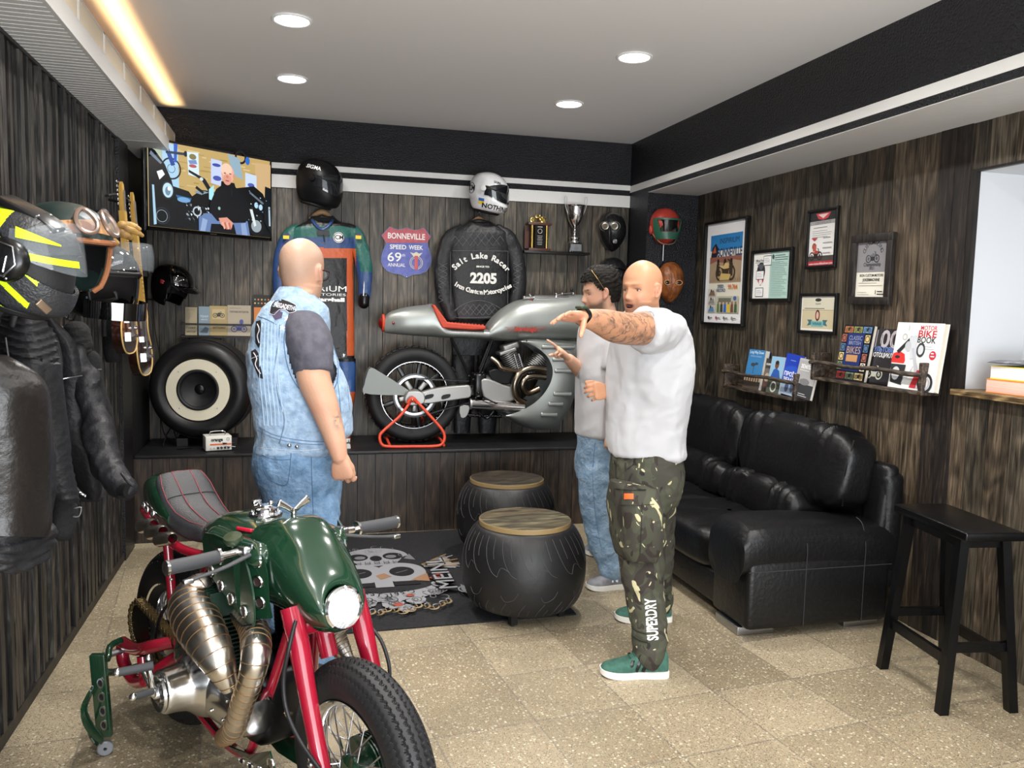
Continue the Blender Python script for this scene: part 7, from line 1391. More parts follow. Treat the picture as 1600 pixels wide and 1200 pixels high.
mk('hub', join(ring_y([(.0005, -.125), (.035, -.125), (.045, -.11), (.045, .1), (.0005, .1)], Mw, 36, False)), M_cast, sb); mk('hub_cap', join(ring_y([(.0005, -.140), (.018, -.140), (.020, -.125), (.0005, -.120)], Mw, 24, False)), M_orf, sb)
# swing arm
def slab(pts, y0, y1, m, nm, par=None, rnd_=2, sm=40, b=0):
    P3 = [W(x, y, y0) for x, y in pts]; P2 = cr_spline(A([(p[0], p[2]) for p in P3]), rnd_, True) if rnd_ > 1 else A([(p[0], p[2]) for p in P3])
    g = poly(P2, y1-y0, frame((0, YM+y1, 0), (1, 0, 0), (0, 0, 1)))
    return mk(nm, g, m, par or sb, smooth=sm, mods=[('b', 'BEVEL', dict(width=b, segments=3, limit_method='ANGLE'))] if b else ())
slab([(455, 735), (560, 708), (700, 695), (745, 700), (748, 760), (700, 775), (560, 795), (460, 805), (450, 770)], -.16, -.10, M_cast, 'swing_arm', b=.008)
slab([(350, 780), (370, 735), (420, 728), (470, 745), (470, 800), (420, 815), (370, 812)], -.165, -.09, M_cast, 'axle_plate', b=.008)
for x0 in (470, 570): slab([(x0, 768), (x0+10, 752), (x0+50, 745), (x0+55, 755), (x0+45, 768), (x0+8, 778)], -.164, -.159, M_black, 'swing_arm_slot')
slab([(455, 735), (700, 695), (745, 700), (748, 760), (560, 795), (460, 805)], .08, .13, M_cast, 'swing_arm', b=.006)
# rear hugger plate
g = []
outl = [(105, 738), (112, 690), (130, 620), (152, 588), (200, 612), (270, 655), (340, 700), (392, 738), (380, 752), (300, 752), (200, 750)]
for s_ in (-1, 1): slab(outl, s_*.10-.004, s_*.10+.004, mat('spat_silver', '787c79', .45, .3), 'wheel_spat')
rm = [W(x, y, 0) for x, y in ((105, 738), (112, 690), (130, 620), (152, 588))]; V_ = []
for p in cr_spline(A(rm), 4): V_ += [(p[0], YM-.10, p[2]), (p[0], YM+.10, p[2])]
n_ = len(V_)//2; mk('spat_edge', thick((A(V_), [(2*i, 2*i+1, 2*i+3, 2*i+2) for i in range(n_-1)]), .004), M_silver, sb)
# tail cone and seat base
rws = [(228, 300, 372), (232, 288, 380), (262, 258, 385), (330, 235, 392), (400, 222, 398), (470, 215, 402), (520, 213, 405), (560, 300, 408), (600, 345, 410), (700, 352, 413), (835, 358, 420)]
rg_ = []
for x, yt, yb in rws:
    a_, b_ = W(x, yt), W(x, yb); c = (a_+b_)/2; hw = np.interp(x, [228, 260, 330, 450, 560, 835], [.045, .062, .095, .125, .135, .125]); rg_.append(superring(c, (0, 1, 0), (0, 0, 1), hw, (a_[2]-b_[2])/2, 2.6, 40))
R2 = np.stack([cr_spline(A([r_[i] for r_ in rg_]), 4) for i in range(40)], 1); mk('tail_unit', loft([*R2]), M_silver, sb, smooth=60)
rg_ = [superring((W(x, 0)[0], YM, W(x, 322)[2]), (0, 1, 0), (0, 0, 1), h_, h_*1.2, 2, 24) for x, h_ in ((196, .004), (200, .02), (208, .032), (222, .038), (229, .04))]; mk('tail_light', loft(rg_), mat('tail_red', '6d0f10', .15, coat=1), sb)
mk('tail_ring', tube([(W(226, 0)[0], YM+.042*math.cos(q), W(226, 322)[2]+.054*math.sin(q)) for q in np.linspace(0, 2*PI, 30, endpoint=False)], .010, 10, 1, closed=True), M_orf, sb)
p = W(285, 322, -.079); mk('indicator', join(ell(p, (.011, .008, .011), 14, 8)), mat('tail_red', '6d0f10', .15), sb)
slab([(516, 213), (532, 213), (608, 318), (650, 322), (836, 340), (836, 362), (760, 365), (575, 353), (545, 290)], -.142, .142, M_or, 'seat', b=.010, rnd_=1)
mk('seat_ribs', join(*[tube([W(x, 322+(x-600)*.075, -.118), W(x, 322+(x-600)*.075, .118)], .010, 8, 1) for x in range(615, 835, 20)]), M_or, sb)
# tank
rws = [(836, 345, 420), (845, 330, 423), (870, 295, 426), (920, 245, 428), (990, 200, 428), (1060, 180, 427), (1150, 172, 425), (1250, 165, 422), (1330, 155, 418), (1400, 155, 420), (1470, 165, 425), (1520, 200, 430), (1545, 270, 420), (1550, 330, 380)]
rg_ = []
for x, yt, yb in rws:
    a_, b_ = W(x, yt), W(x, yb); c = (a_+b_)/2; hw = np.interp(x, [836, 900, 1000, 1200, 1400, 1550], [.120, .140, .155, .165, .15, .06]); rg_.append(superring(c, (0, 1, 0), (0, 0, 1), hw, (a_[2]-b_[2])/2, 2.5, 44))
R2 = np.stack([cr_spline(A([r_[i] for r_ in rg_]), 4) for i in range(44)], 1); mk('fuel_tank', loft([*R2]), M_silver, sb, smooth=60)
# red script badge
a = Art(frame((0, 0, 0), (1, 0, 0), (0, 0, 1))); yb_ = -.167
pb = W(1070, 360, yb_); M_rb = mat('badge_script_red', 'b23a30', .4)
def WP(x, y, dy): p = W(x, y, dy); return p
gs = [text('Sturmvogel', .044, frame(WP(1072, 360, -.1685), (1, 0, 0), (0, 0, 1)), .003, .03, width=.165)]
for x0, x1, y in ((948, 1195, 350), (962, 1180, 359), (978, 1160, 370)):
    gs.append(tube([WP(x0, y, -.166), WP(x0+20, y, -.167)], .0016, 4, 1)); gs.append(tube([WP(x1-20, y, -.168), WP(x1, y, -.168)], .0016, 4, 1)); gs.append(tube([WP(x0, y, -.1662), WP(x1, y, -.168)], .0007, 4, 1))
for x in (1030, 1075, 1110): gs.append(tube([WP(x, 338, -.1675), WP(x+1, 385, -.1675)], .0010, 4, 1))
mk('tank_badge', join(*gs), M_rb, sb)
# long silver fuel filler assembly on tank top
mk('filler_rail', join(cyl(W(1120, 168, -.07), W(1325, 175, -.07), .020, n=18), cyl(W(1060, 170, -.07), W(1120, 168, -.07), .009), ell(W(1065, 170, -.07), .014, 10, 8), ell(W(1100, 160, -.07), .012, 10, 8), cyl(W(1095, 175, -.07), W(1095, 150, -.07), .006), rbox(W(1250, 160, -.07), (.012, .05, .04), .003), tube([W(1240, 165, -.07), W(1290, 150, -.07), W(1355, 145, -.07)], .006, 8, 3), ell(W(1290, 147, -.07), .010, 10, 8), ell(W(1355, 145, -.07), .009, 10, 8)), M_chrome, sb)
mk('filler_knob', join(ell(W(1345, 125, -.07), (.010, .010, .014), 12, 8), cyl(W(1345, 145, -.07), W(1345, 130, -.07), .005)), M_blk, sb); mk('warning_lamp', ell(W(1108, 188, -.085), (.012, .008, .010), 10, 8), mat('tail_red', '6d0f10', .15), sb)
# frame, engine
M_fr = M_blk
for s_ in (-1, 1):
    mk('frame_tube', tube([W(628, 412, s_*.09), W(680, 520, s_*.09), W(738, 640, s_*.08)], .010, 8, 2), M_fr, sb); mk('frame_tube', tube([W(875, 425, s_*.08), W(840, 520, s_*.08), W(790, 640, s_*.08)], .010, 8, 2), M_fr, sb)
mk('shock_spring', tube([W(862, 440, -.02), W(830, 520, -.02), W(800, 600, -.02)], .022, 12, 2), M_dsteel, sb)
mk('gearbox', join(rbox(W(790, 690, -.03), (.09, .16, .18), .02), *[ell(W(x, y, -.12), .012, 8, 6) for x, y in ((735, 640), (770, 632), (815, 620), (745, 700), (790, 740), (820, 775), (775, 770), (760, 660))]), M_fr, sb)
mk('crankcase', rbox(W(900, 690, .02), (.30, .16, .15), .03), M_cast, sb)
slab([(805, 665), (850, 655), (940, 690), (1010, 715), (1015, 770), (985, 790), (860, 790), (820, 760)], -.115, -.06, M_cast, 'primary_cover', b=.012)
slab([(850, 610), (920, 590), (1010, 600), (1030, 660), (960, 690), (880, 670)], -.10, .05, M_fr, 'air_cleaner', b=.01)
def vcyl(x0, y0, x1, y1, nm, w=.052):
    a_, b_ = W(x0, y0, -.03), W(x1, y1, -.03); ax_ = (b_-a_)/np.linalg.norm(b_-a_); sd = np.cross(ax_, (0, 1, 0)); L_ = np.linalg.norm(b_-a_); gs = []
    for i in range(11): c = a_+ax_*L_*i/11; gs.append(loft([superring(c+ax_*q, sd, (0, 1, 0), w, .07, 3, 24) for q in (0, .0045)]))
    gs.append(cyl(a_, b_, .042, n=20)); return mk(nm, join(*gs), M_cast, sb, smooth=30)
vcyl(1020, 600, 955, 490, 'rear_cylinder', .062); vcyl(1080, 620, 1165, 520, 'front_cylinder', .06)
mk('rocker_cover', join(rbox(W(975, 462, -.03), (.125, .13, .05), .015, (0, -18, 0)), rbox(W(955, 490, -.03), (.13, .135, .025), .006, (0, -18, 0))), M_cast, sb); mk('pushrods', join(*[cyl(W(x, 600, -.095), W(x-28, 505, -.095), .010, n=10) for x in (1030, 1058)]), M_steel, sb)
mk('exhaust_upper', tube([W(865, 530, -.10), W(905, 560, -.12), (W(930, 590, -.13)), W(985, 605, -.13), W(1050, 612, -.12)], .019, 14, 5), M_hexh, sb)
mk('exhaust_outer_loop', tube([W(1190, 600, -.12), W(1110, 592, -.13), W(1040, 620, -.14), W(1005, 690, -.14), W(1020, 770, -.13), W(1070, 800, -.12)], .026, 16, 7), M_hexh, sb)
mk('exhaust_inner_loop', tube([W(1190, 645, -.11), W(1120, 640, -.12), W(1070, 655, -.13), W(1052, 700, -.13), W(1085, 740, -.12), W(1150, 715, -.11)], .024, 16, 7), M_hexh, sb)
mk('silencer', cyl(W(745, 805, -.12), W(1060, 825, -.12), .036, .034, n=28), M_chrome, sb); mk('silencer_tip', cyl(W(738, 805, -.12), W(748, 805, -.12), .040, n=28), M_cast, sb)
slab([(680, 820), (735, 815), (735, 850), (715, 885), (685, 885)], -.14, -.10, M_cast, 'foot_control', b=.004); mk('lower_frame', join(cyl(W(720, 870, -.08), W(930, 880, -.08), .012, n=12), cyl(W(720, 870, .08), W(930, 880, .08), .012, n=12), *[ell(W(x, 878, -.10), .010, 8, 6) for x in range(740, 930, 30)], tube([W(790, 850, -.09), W(840, 890, -.09), W(880, 850, -.09)], .010, 8, 4)), M_dsteel, sb)
mk('foot_peg', join(tube([W(820, 760, -.12), W(860, 785, -.17), W(900, 800, -.19)], .006, 8, 4), ell(W(895, 800, -.19), (.014, .010, .008), 10, 6)), M_blk, sb)
for yy in (0,):
    P_ = [W(420, 655, -.115), W(560, 660, -.115), W(730, 668, -.115)]; Q_ = [W(730, 800, -.115), W(600, 832, -.115), W(470, 872, -.115)]; mk('drive_belt', join(tube(P_, .009, 6, 2, flat=.6, side=(0, 0, 1)), tube(Q_, .009, 6, 2, flat=.6, side=(0, 0, 1)), *[box(p, (.006, .020, .010)) for p in cr_spline(A(P_), 14)], *[box(p, (.006, .020, .010)) for p in cr_spline(A(Q_), 12)]), M_blk, sb)
# side fairing: crescent shaped shell with louvres
outer = [(1015, 428), (1090, 412), (1200, 415), (1300, 425), (1385, 440), (1395, 500), (1385, 600), (1365, 700), (1325, 820), (1270, 905), (1215, 945), (1130, 952), (1030, 925), (960, 885), (925, 860)]
inner = [(925, 860), (1010, 830), (1090, 785), (1150, 725), (1190, 650), (1195, 580), (1165, 515), (1110, 465), (1060, 440), (1015, 428)]
no, ni = 60, 60
def resamp(P, n):
    Q = cr_spline(A(P), 8); L_ = np.r_[0, np.cumsum(np.linalg.norm(np.diff(Q, axis=0), axis=1))]; s = np.linspace(0, L_[-1], n); return np.column_stack([np.interp(s, L_, Q[:, 0]), np.interp(s, L_, Q[:, 1])])
Oo, Oi = resamp(outer, 70), resamp(inner[::-1], 70)
def fair(side):
    V_ = []
    for i in range(70):
        for j in range(16):
            t = j/15; x, y = Oi[i]*(1-t)+Oo[i]*t; bulge = .17-.13*t**3.0-.02*(1-t); p = W(x, y); V_.append((p[0], YM+side*bulge, p[2]))
    return (A(V_), [(i*16+j, (i+1)*16+j, (i+1)*16+j+1, i*16+j+1) if side > 0 else (i*16+j, i*16+j+1, (i+1)*16+j+1, (i+1)*16+j) for i in range(69) for j in range(15)])
for s_ in (-1, 1): mk('side_fairing', thick(fair(s_), .004), M_silver, sb, smooth=60)
ed = [W(x, y) for x, y in Oo]; V_ = []
for p in ed: V_ += [(p[0], YM-.04, p[2]), (p[0], YM+.04, p[2])]
mk('fairing_nose', thick((A(V_), [(2*i, 2*i+1, 2*i+3, 2*i+2) for i in range(69)]), .003), M_silver, sb, smooth=60)
for x, y, w in ((1160, 465, 200), (1225, 540, 145), (1238, 608, 115), (1230, 745, 110), (1200, 805, 90), (1155, 868, 100)):
    a_, b_ = W(x+12, y, -.158), W(x+w, y+2, -.150); lv = mk('louvre', tube([a_, b_], .0165, 12, 3, rnd=True, flat=.55, side=(0, 1, 0)), M_silver, sb); mk('louvre_gap', tube([a_+A([.004, -.003, .013]), b_+A([-.004, -.003, .013])], .003, 6, 1), M_black, sb)
for x, y in ((1078, 428), (1418, 436)): mk('fairing_screw', ell(W(x, y, -.16), (.006, .004, .006), 10, 6), M_dsteel, sb)
# front wheel, mostly behind the men
c = W(1650, 775); Mq = T((c[0], YM, ZBENCH+.352)); mk('front_tyre', ring_y(pr, Mq, 80, False), M_rubber2, sb, smooth=60); mk('front_rim', ring_y([(.245, -.06), (.236, -.065), (.16, -.02), (.16, .02), (.245, .05)], Mq, 60), M_gloss, sb); mk('front_fork', join(*[tube([W(1530, 330, s_*.09), W(1650, 775, s_*.11)], .026, 14, 2) for s_ in (-1, 1)]), M_blk, sb)
# orange paddock stand
k = thing('paddock_stand', 'orange tubular stand holding up the grey motorcycle rear wheel', 'stand', (wc[0], YM-.2, ZBENCH))
loop = [(398, 772, -.20), (330, 870, -.22), (225, 965, -.25), (203, 1000, -.26), (215, 1045, -.27), (260, 1058, -.27), (400, 1058, -.27), (540, 1055, -.27), (580, 1035, -.27), (588, 990, -.26), (560, 940, -.25), (470, 840, -.22), (410, 775, -.20)]
P_ = [W(*q) for q in loop]
for p in P_: p[2] = max(p[2], ZBENCH+.012)
mk('frame_loop', tube(P_, .0105, 12, 5), M_orf, k); P_ = [W(355, 780, -.17), W(385, 765, -.20), W(415, 765, -.20), W(430, 785, -.18)]; mk('pivot_plate', join(tube([W(370, 800, -.205), W(398, 768, -.21), W(425, 800, -.205)], .013, 10, 3), ell(W(398, 780, -.215), (.02, .01, .02), 14, 8)), M_orf, k); mk('pivot_bolt', ell(W(397, 780, -.228), (.008, .006, .008), 10, 6), M_chrome, k)
bl = [(wc[0]-.19, YM-.24, ZBENCH+.012), (wc[0]-.19, YM+.20, ZBENCH+.012), (wc[0]+.19, YM+.20, ZBENCH+.012), (wc[0]+.19, YM-.24, ZBENCH+.012)]; mk('rear_loop', tube([bl[0], (bl[0][0], YM-.05, ZBENCH+.03), (wc[0]-.16, YM+.19, ZBENCH+.012), (wc[0]+.16, YM+.19, ZBENCH+.012), (bl[3][0], YM-.05, ZBENCH+.03), bl[3]], .0095, 10, 5), M_orf, k)
mk('upright', join(tube([(wc[0]-.16, YM+.19, ZBENCH+.012), (wc[0], YM+.16, ZBENCH+.35)], .0095, 10, 2), tube([(wc[0]+.16, YM+.19, ZBENCH+.012), (wc[0], YM+.16, ZBENCH+.35)], .0095, 10, 2)), M_orf, k)
# ================================================================== people
HEADROWS = cr_spline(A([(-.128, .022, .050, .00), (-.120, .036, .070, .012), (-.108, .047, .080, .028), (-.090, .056, .085, .050), (-.065, .063, .087, .070), (-.040, .069, .087, .086), (-.010, .074, .086, .096), (.025, .077, .090, .102), (.055, .0765, .086, .101), (.080, .070, .075, .094), (.101, .057, .058, .078), (.117, .039, .037, .055), (.127, .019, .017, .028), (.130, .004, .003, .006)]), 6)
def G2(a, b, sa, sb, pa=2, pb=2): return np.exp(-np.abs(a/sa)**pa-np.abs(b/sb)**pb)
def headgeo(mouth=0.0, nose=1.0, wide=1.0, jaw=1.0):
    n = 88; th = np.arange(n)*2*PI/n; rings = []
    for z, w, f, b in HEADROWS:
        c, s = np.cos(th), np.sin(th); p = 2/2.12; w = w*wide*(jaw if z < -.05 else 1)
        x = np.where(c > 0, f, b)*np.sign(c)*np.abs(c)**p; y = w*np.sign(s)*np.abs(s)**p; fr = np.clip(c*2.2-.3, 0, 1); ay = np.abs(y)
        hz = np.interp(z, [-.052, -.046, -.037, -.02, .008, .022], [0, .008, .025, .018, .006, 0])*nose; wz = np.interp(z, [-.05, -.036, -.01, .01], [.015, .013, .009, .009])
        d = hz*np.exp(-(y/wz)**2)+.009*nose*G2(ay-.014, z+.039, .006, .007)+.007*G2(y, z-.022, .048, .009, 4)-.013*G2(ay-.032, z-.001, .016, .011)+.005*G2(ay-.032, z-.007, .014, .004)+.003*G2(ay-.032, z+.008, .013, .004)
        d += .006*G2(ay-.044, z+.030, .018, .018)+.006*G2(y, z+.068, .030, .018)+.004*G2(y, z+.061, .020, .0045)+.006*G2(y, z+.075+mouth*.008, .018, .006)-(.005+.010*mouth)*G2(y, z+.068+mouth*.004, .020, .003+.005*mouth, 4)+.008*G2(y, z+.103, .020, .013)
        d -= .004*G2(ay-.030, z+.055, .008, .016)
        rings.append(np.column_stack([x+d*fr, y, np.full(n, z)]))
    g = [loft(rings)]
    for s in (-1, 1):
        g.append(ell((-.010, s*.078*wide, -.004), (.019, .008, .032), 18, 14, (s*-8, -12, s*18))); g.append(tube([(.004, s*.078*wide, -.028), (-.002, s*.084*wide, -.030), (-.018, s*.088*wide, -.010), (-.020, s*.089*wide, .014), (-.008, s*.085*wide, .026), (.006, s*.079*wide, .018)], .0048, 8, 4, rnd=True))
    return join(*g)
def mix(c0, c1, t): t = np.clip(t, 0, 1)[:, None]; return c0*(1-t)+c1*t
def facepaint(V, M, base, lips, stub=None, stubk=0, scalp=None, scalpk=0, mouth=0.0, brow=None, browk=0):
    """skin colours by place on the head, in head coordinates"""
    Mi = np.array(Matrix(M).inverted()); P = V@Mi[:3, :3].T+Mi[:3, 3]; x, y, z = P.T; ay = np.abs(y)
    col = np.tile(lin(base)[:3], (len(V), 1)); on = (np.abs(z) < .15) & (ay < .12) & (np.abs(x) < .14); front = np.clip((x-.02)*40, 0, 1)*on
    red = A(lin('c08070')[:3]); col = mix(col, red, .35*G2(ay-.042, z+.03, .022, .02)*front); col = mix(col, red, .30*G2(y, z+.036, .016, .012)*front); col = mix(col, A(lin('b87868')[:3]), .5*on*G2(ay-.085, z, .012, .04))
    if scalp: col = mix(col, A(lin(scalp)[:3]), scalpk*on*np.clip((z-.045+np.clip(x, 0, 1)*.55-0)*0+np.clip((z+.01-x*.9)*14, 0, 1), 0, 1)*np.clip((z+.075)*25, 0, 1)*(1-np.clip((x-.055)*30, 0, 1)))
    if stub: col = mix(col, A(lin(stub)[:3]), stubk*on*np.clip((-.040-z+.25*np.clip(.04-x, 0, .06)*2)*40, 0, 1)*np.clip((z+.14)*30, 0, 1)*np.clip((x+.02)*30, 0, 1)*(1-.8*G2(y, z+.068, .022, .012)))
    if brow: col = mix(col, A(lin(brow)[:3]), browk*G2(ay-.034, z-.021-.004*np.clip(ay/.03-1, -1, .5), .019, .0045, 4)*front)
    col = mix(col, A(lin(lips)[:3]), .85*G2(y, z+.0675+mouth*.004, .024, .0115+.004*mouth, 4, 4)*front); col = mix(col, A(lin('4a201c')[:3]), (.75)*G2(y, z+.068+mouth*.004, .020, .0016+.0075*mouth, 4, 4)*front)  # lip colour, then a dark line painting in the shade of the mouth crease
    col = mix(col, A(lin('5c3a30')[:3]), .5*G2(ay-.032, z-.0075, .014, .002, 4)*front)
    return col, P, on
def eyes(par, M, iris='3a2a20', look=0.0, brow=None, closed=False):
    for s in (-1, 1):
        c = A([.0615, s*.032, -.0005]); e = mk('eye', xf(ell(c, (.0125, .0135, .0062), 20, 14, (0, 0, s*14)), M), mat('eye_white', 'e3dcd6', .15, coat=.5), par)
        mk('iris', xf(ell(c+A([.0112, s*.002+look*.004, 0]), (.0022, .0056, .0056), 14, 10), M), mat('iris_'+iris, iris, .1, coat=1), e); mk('upper_lid', xf(tube([(.070, s*.0195, .000), (.0755, s*.027, .0052), (.0755, s*.035, .0056), (.068, s*.0465, .000)], .0022, 8, 5, rnd=True), M), mat('lid_skin', '7d5546', .5), e)
        if brow: mk('eyebrow', xf(tube([(.0855, s*.014, .019), (.086, s*.028, .025), (.0765, s*.046, .023)], [.0035, .0042, .002], 8, 5, flat=.5, rnd=True, side=(1, 0, 0)), M), mat('hair_'+brow, brow, .8), par)
def hand(w, d, back, side, curls, spread=1.0, s=1.0, thumb=(.5, .3), tcurl=.3):
    """w wrist, d finger direction, back = direction the back of the hand faces, side=+1/-1 puts the thumb on one side; curls per finger in degrees per joint"""
    M = frame(w, d, np.cross(back, d)*1.0, None); M = frame(w, d, np.cross(back, d)); g = []
    K = s
    pr = [(-.012, .026, .019, 0), (.01, .029, .018, 0), (.04, .038, .017, .001), (.07, .043, .0145, .001), (.088, .041, .012, .001), (.096, .034, .009, 0)]
    rings = [superring((x*K, side*.002*K, zo*K), (0, 1, 0), (0, 0, 1), a*K, b*K, 2.5, 28) for x, a, b, zo in cr_spline(A(pr), 3)]; g.append(xf(loft(rings), M))
    for i, (y, L_, r) in enumerate(((.031, .074, .0088), (.0105, .082, .0090), (-.0105, .076, .0086), (-.031, .060, .0076))):
        p = A([.084-.004*abs(i-1), side*y, .002])*K; ang = side*(1.2-i)*R(5.5)*spread; a = 0; pts = [p-A([.02, 0, 0])*K, p]; rr = [r*.95*K, r*1.06*K]
        cl = curls[i] if isinstance(curls[i], (list, tuple)) else (curls[i], curls[i]*1.1, curls[i]*.7)
        for k, (f, c) in enumerate(zip((.46, .30, .24), cl)):
            a += R(c); dv = A([math.cos(a)*math.cos(ang), math.cos(a)*math.sin(ang), -math.sin(a)]); m_ = p+dv*L_*f*K*.5; p = p+dv*L_*f*K; pts += [m_, p]; rr += [r*K*(.93-.05*k), r*K*(1.0-.09*(k+1))*(1.0)]
        g.append(xf(tube(pts, rr, 12, 3, rnd=True), M))
    p = A([.018, side*.022, -.004])*K; ou, dn = thumb; pts = [A([.0, side*.012, -.002])*K, p]; rr = [.016*K, .0155*K]; a = math.atan2(ou, 1)
    dv = A([math.cos(a), side*math.sin(a), -dn]); dv /= np.linalg.norm(dv)
    for k, (L_, r) in enumerate(((.042, .0120), (.032, .0105), (.026, .0085))):
        m_ = p+dv*L_*.5*K; p = p+dv*L_*K; pts += [m_, p]; rr += [r*K*1.02, r*K]; dv = dv+A([tcurl*.5, -side*tcurl, -tcurl*.3]); dv /= np.linalg.norm(dv)
    g.append(xf(tube(pts, rr, 12, 3, rnd=True), M)); return join(*g)
def shoe(par, toe, heel, mu, ms, mst=None, h=.10, w=.048, side=1, sole=.028, lace=None, stripes=0):
    toe, heel = A(toe), A(heel); d = toe-heel; L_ = np.linalg.norm(d[:2]); d = d/np.linalg.norm(d); M = frame(heel, d, np.cross((0, 0, 1.), d)); S_ = lambda a: a*L_
    so = [(0, .55, .0), (.06, .8, 0), (.2, .86, 0), (.45, .84, 0), (.68, 1.05, 0), (.85, .98, .004), (.95, .7, .009), (1.0, .3, .014)]
    up_ = cr_spline(A([(.01, .45, sole+.05, .2), (.04, .70, sole+.080, 1), (.15, .80, sole+.088, 1), (.32, .80, sole+.086, 1), (.45, .82, sole+.070, 1), (.6, .94, sole+.046, 1), (.78, .96, sole+.030, 1), (.92, .72, sole+.020, 1), (.985, .35, sole+.006, 1)]), 4)
    rings = [superring((x*L_, 0, zt/2+.004), (0, 1, 0), (0, 0, 1), w*a_, zt/2, 2.6, 32) for x, a_, zt, _ in up_]; u_ = mk('shoe_upper', xf(loft(rings), M), mu, par, smooth=60)
    rings = [A([(x*L_, w*1.08*a_*s_, z_) for s_, z_ in ((-1, lz), (1, lz), (1, sole+lz*.5), (-1, sole+lz*.5))]) for x, a_, lz in cr_spline(A(so), 4)]; mk('shoe_sole', xf(loft(rings), M), ms, u_, smooth=30)
    mk('ankle_opening', xf(tube([(.25*L_+.056*math.cos(q)*1.0, .032*math.sin(q), sole+.078+.004*math.cos(2*q)) for q in np.linspace(0, 2*PI, 20, endpoint=False)], .009, 8, 1, closed=True), M), mu, u_)
    if lace: mk('laces', xf(join(*[tube([(x*L_, -.022, z), (x*L_+.004, 0, z+.008), (x*L_, .022, z)], .0028, 6, 4) for x, z in ((.36, sole+.078), (.43, sole+.070), (.50, sole+.061), (.57, sole+.053))]), M), lace, u_)
    for i in range(stripes):
        x = .40+.10*i
        for s_ in (-1, 1): mk('shoe_stripe', xf(tube([(x*L_, s_*w*.93*(.80+.02*i)+s_*.002, sole+.004), ((x-.035)*L_, s_*w*.86, sole+.030), ((x-.06)*L_, s_*w*.70, sole+.052)], .0085, 6, 3, flat=.35, side=(0, 1, 0)), M), mst, u_)
    return u_
from mathutils.bvhtree import BVHTree
class Decal:
    """marks that lie on a garment: shapes given in photo pixels are laid onto the cloth's own surface, a millimetre proud of it"""
    def __init__(s, g): s.t = BVHTree.FromPolygons([tuple(v) for v in g[0]], g[1])
    def put(s, g2, off=.0015):
        V = []
        for x, y, z in g2[0]:
            d = ray(x, y); h = s.t.ray_cast(Vector(CAM), Vector(d).normalized())
            V.append(None if h[0] is None else A(h[0])-A(Vector(d).normalized())*(off+z*.0))
        ok = [i for i, q in enumerate(V) if q is not None]
        if not ok: return (A([aY(x, y, 3.4) for x, y, z in g2[0]]), g2[1])
        X = A(g2[0])[:, :2]
        for i, q in enumerate(V):
            if q is None: V[i] = V[min(ok, key=lambda k: abs(X[k][0]-X[i][0])+abs(X[k][1]-X[i][1]))]
        return (A(V), g2[1])
    def poly(s, p, off=.0015, n=3): p = cr_spline(A(p+[p[0]]), n)[:-1] if n > 1 else A(p); c = p.mean(0); V = [(c[0], c[1], 0)]+[(a, b, 0) for a, b in p]+[((a+c[0])/2, (b+c[1])/2, 0) for a, b in p]; k = len(p); F = []
    def fan(s, p, off=.0015, sub=3):
        P = A(p); Q = []
        for i in range(len(P)):
            for t in np.arange(sub)/sub: Q.append(P[i]*(1-t)+P[(i+1) % len(P)]*t)
        Q = A(Q); c = Q.mean(0); k = len(Q); V = [(c[0], c[1], 0)]; 
        for f in (.34, .67, 1): V += [(c[0]+(a-c[0])*f, c[1]+(b-c[1])*f, 0) for a, b in Q]
        F = [(0, 1+(i+1) % k, 1+i) for i in range(k)]+[(1+j*k+i, 1+j*k+(i+1) % k, 1+(j+1)*k+(i+1) % k, 1+(j+1)*k+i) for j in (0, 1) for i in range(k)]
        return s.put((A(V), F), off)
    def line(s, pts, r=.0015, off=.001, k=5):
        P = cr_spline(A([(a, b, 0) for a, b in pts]), k) if len(pts) > 2 else A([(pts[0][0]*(1-t)+pts[1][0]*t, pts[0][1]*(1-t)+pts[1][1]*t, 0) for t in np.linspace(0, 1, 6)]); Q = s.put((P, []), off)[0]; Q = A([q for i, q in enumerate(Q) if i == 0 or np.linalg.norm(q-Q[i-1]) > 1e-5]); return tube(Q, r, 5, 1)
    def text(s, tx, px, py, size, rot=0, width=None, off=.0022, bold=.03, shear=0, spacing=1.0): g = text(tx, size, T((0, 0, 0), (0, 0, rot)), 0.0, bold, width=width, shear=shear, spacing=spacing); V = g[0].copy(); V[:, 0] += px; V[:, 1] = py-V[:, 1]; V[:, 2] = 0; return s.put((V, g[1]), off)
M_tee = mat('white_tshirt', 'b0b0b3', .88, bump=1.0, bs=7, bd=2, sheen=.15); M_denim_v = mat('vest_denim', '9ab0c6', .8, col2='6f8aa8', vs=40, vd=6, vlo=.30, vhi=.78, bump=.6, bs=60, bd=6, sheen=.1); M_denim_j = mat('jeans_blue', '7290b0', .8, col2='50708f', vs=26, vd=6, vlo=.34, vhi=.68, bump=.8, bs=60, bd=6); M_denim_l = mat('jeans_pale', '869db2', .8, col2='66829c', vs=22, vd=6, vlo=.34, vhi=.68, bump=.8, bs=60, bd=6); M_greytee = mat('grey_tshirt', '55545e', .9, col2='4c4b55', vs=30, bump=.8, bs=14, bd=3)
M_thread = mat('denim_thread', 'b9c3cc', .7); M_threadd = mat('denim_seam', '4f6a88', .8)
def skin(name, base): return mat(name, base, .48, attr='Col', sss=.08, bump=.12, bs=160, bd=4, spec=.4)
def cyl2(p): return p
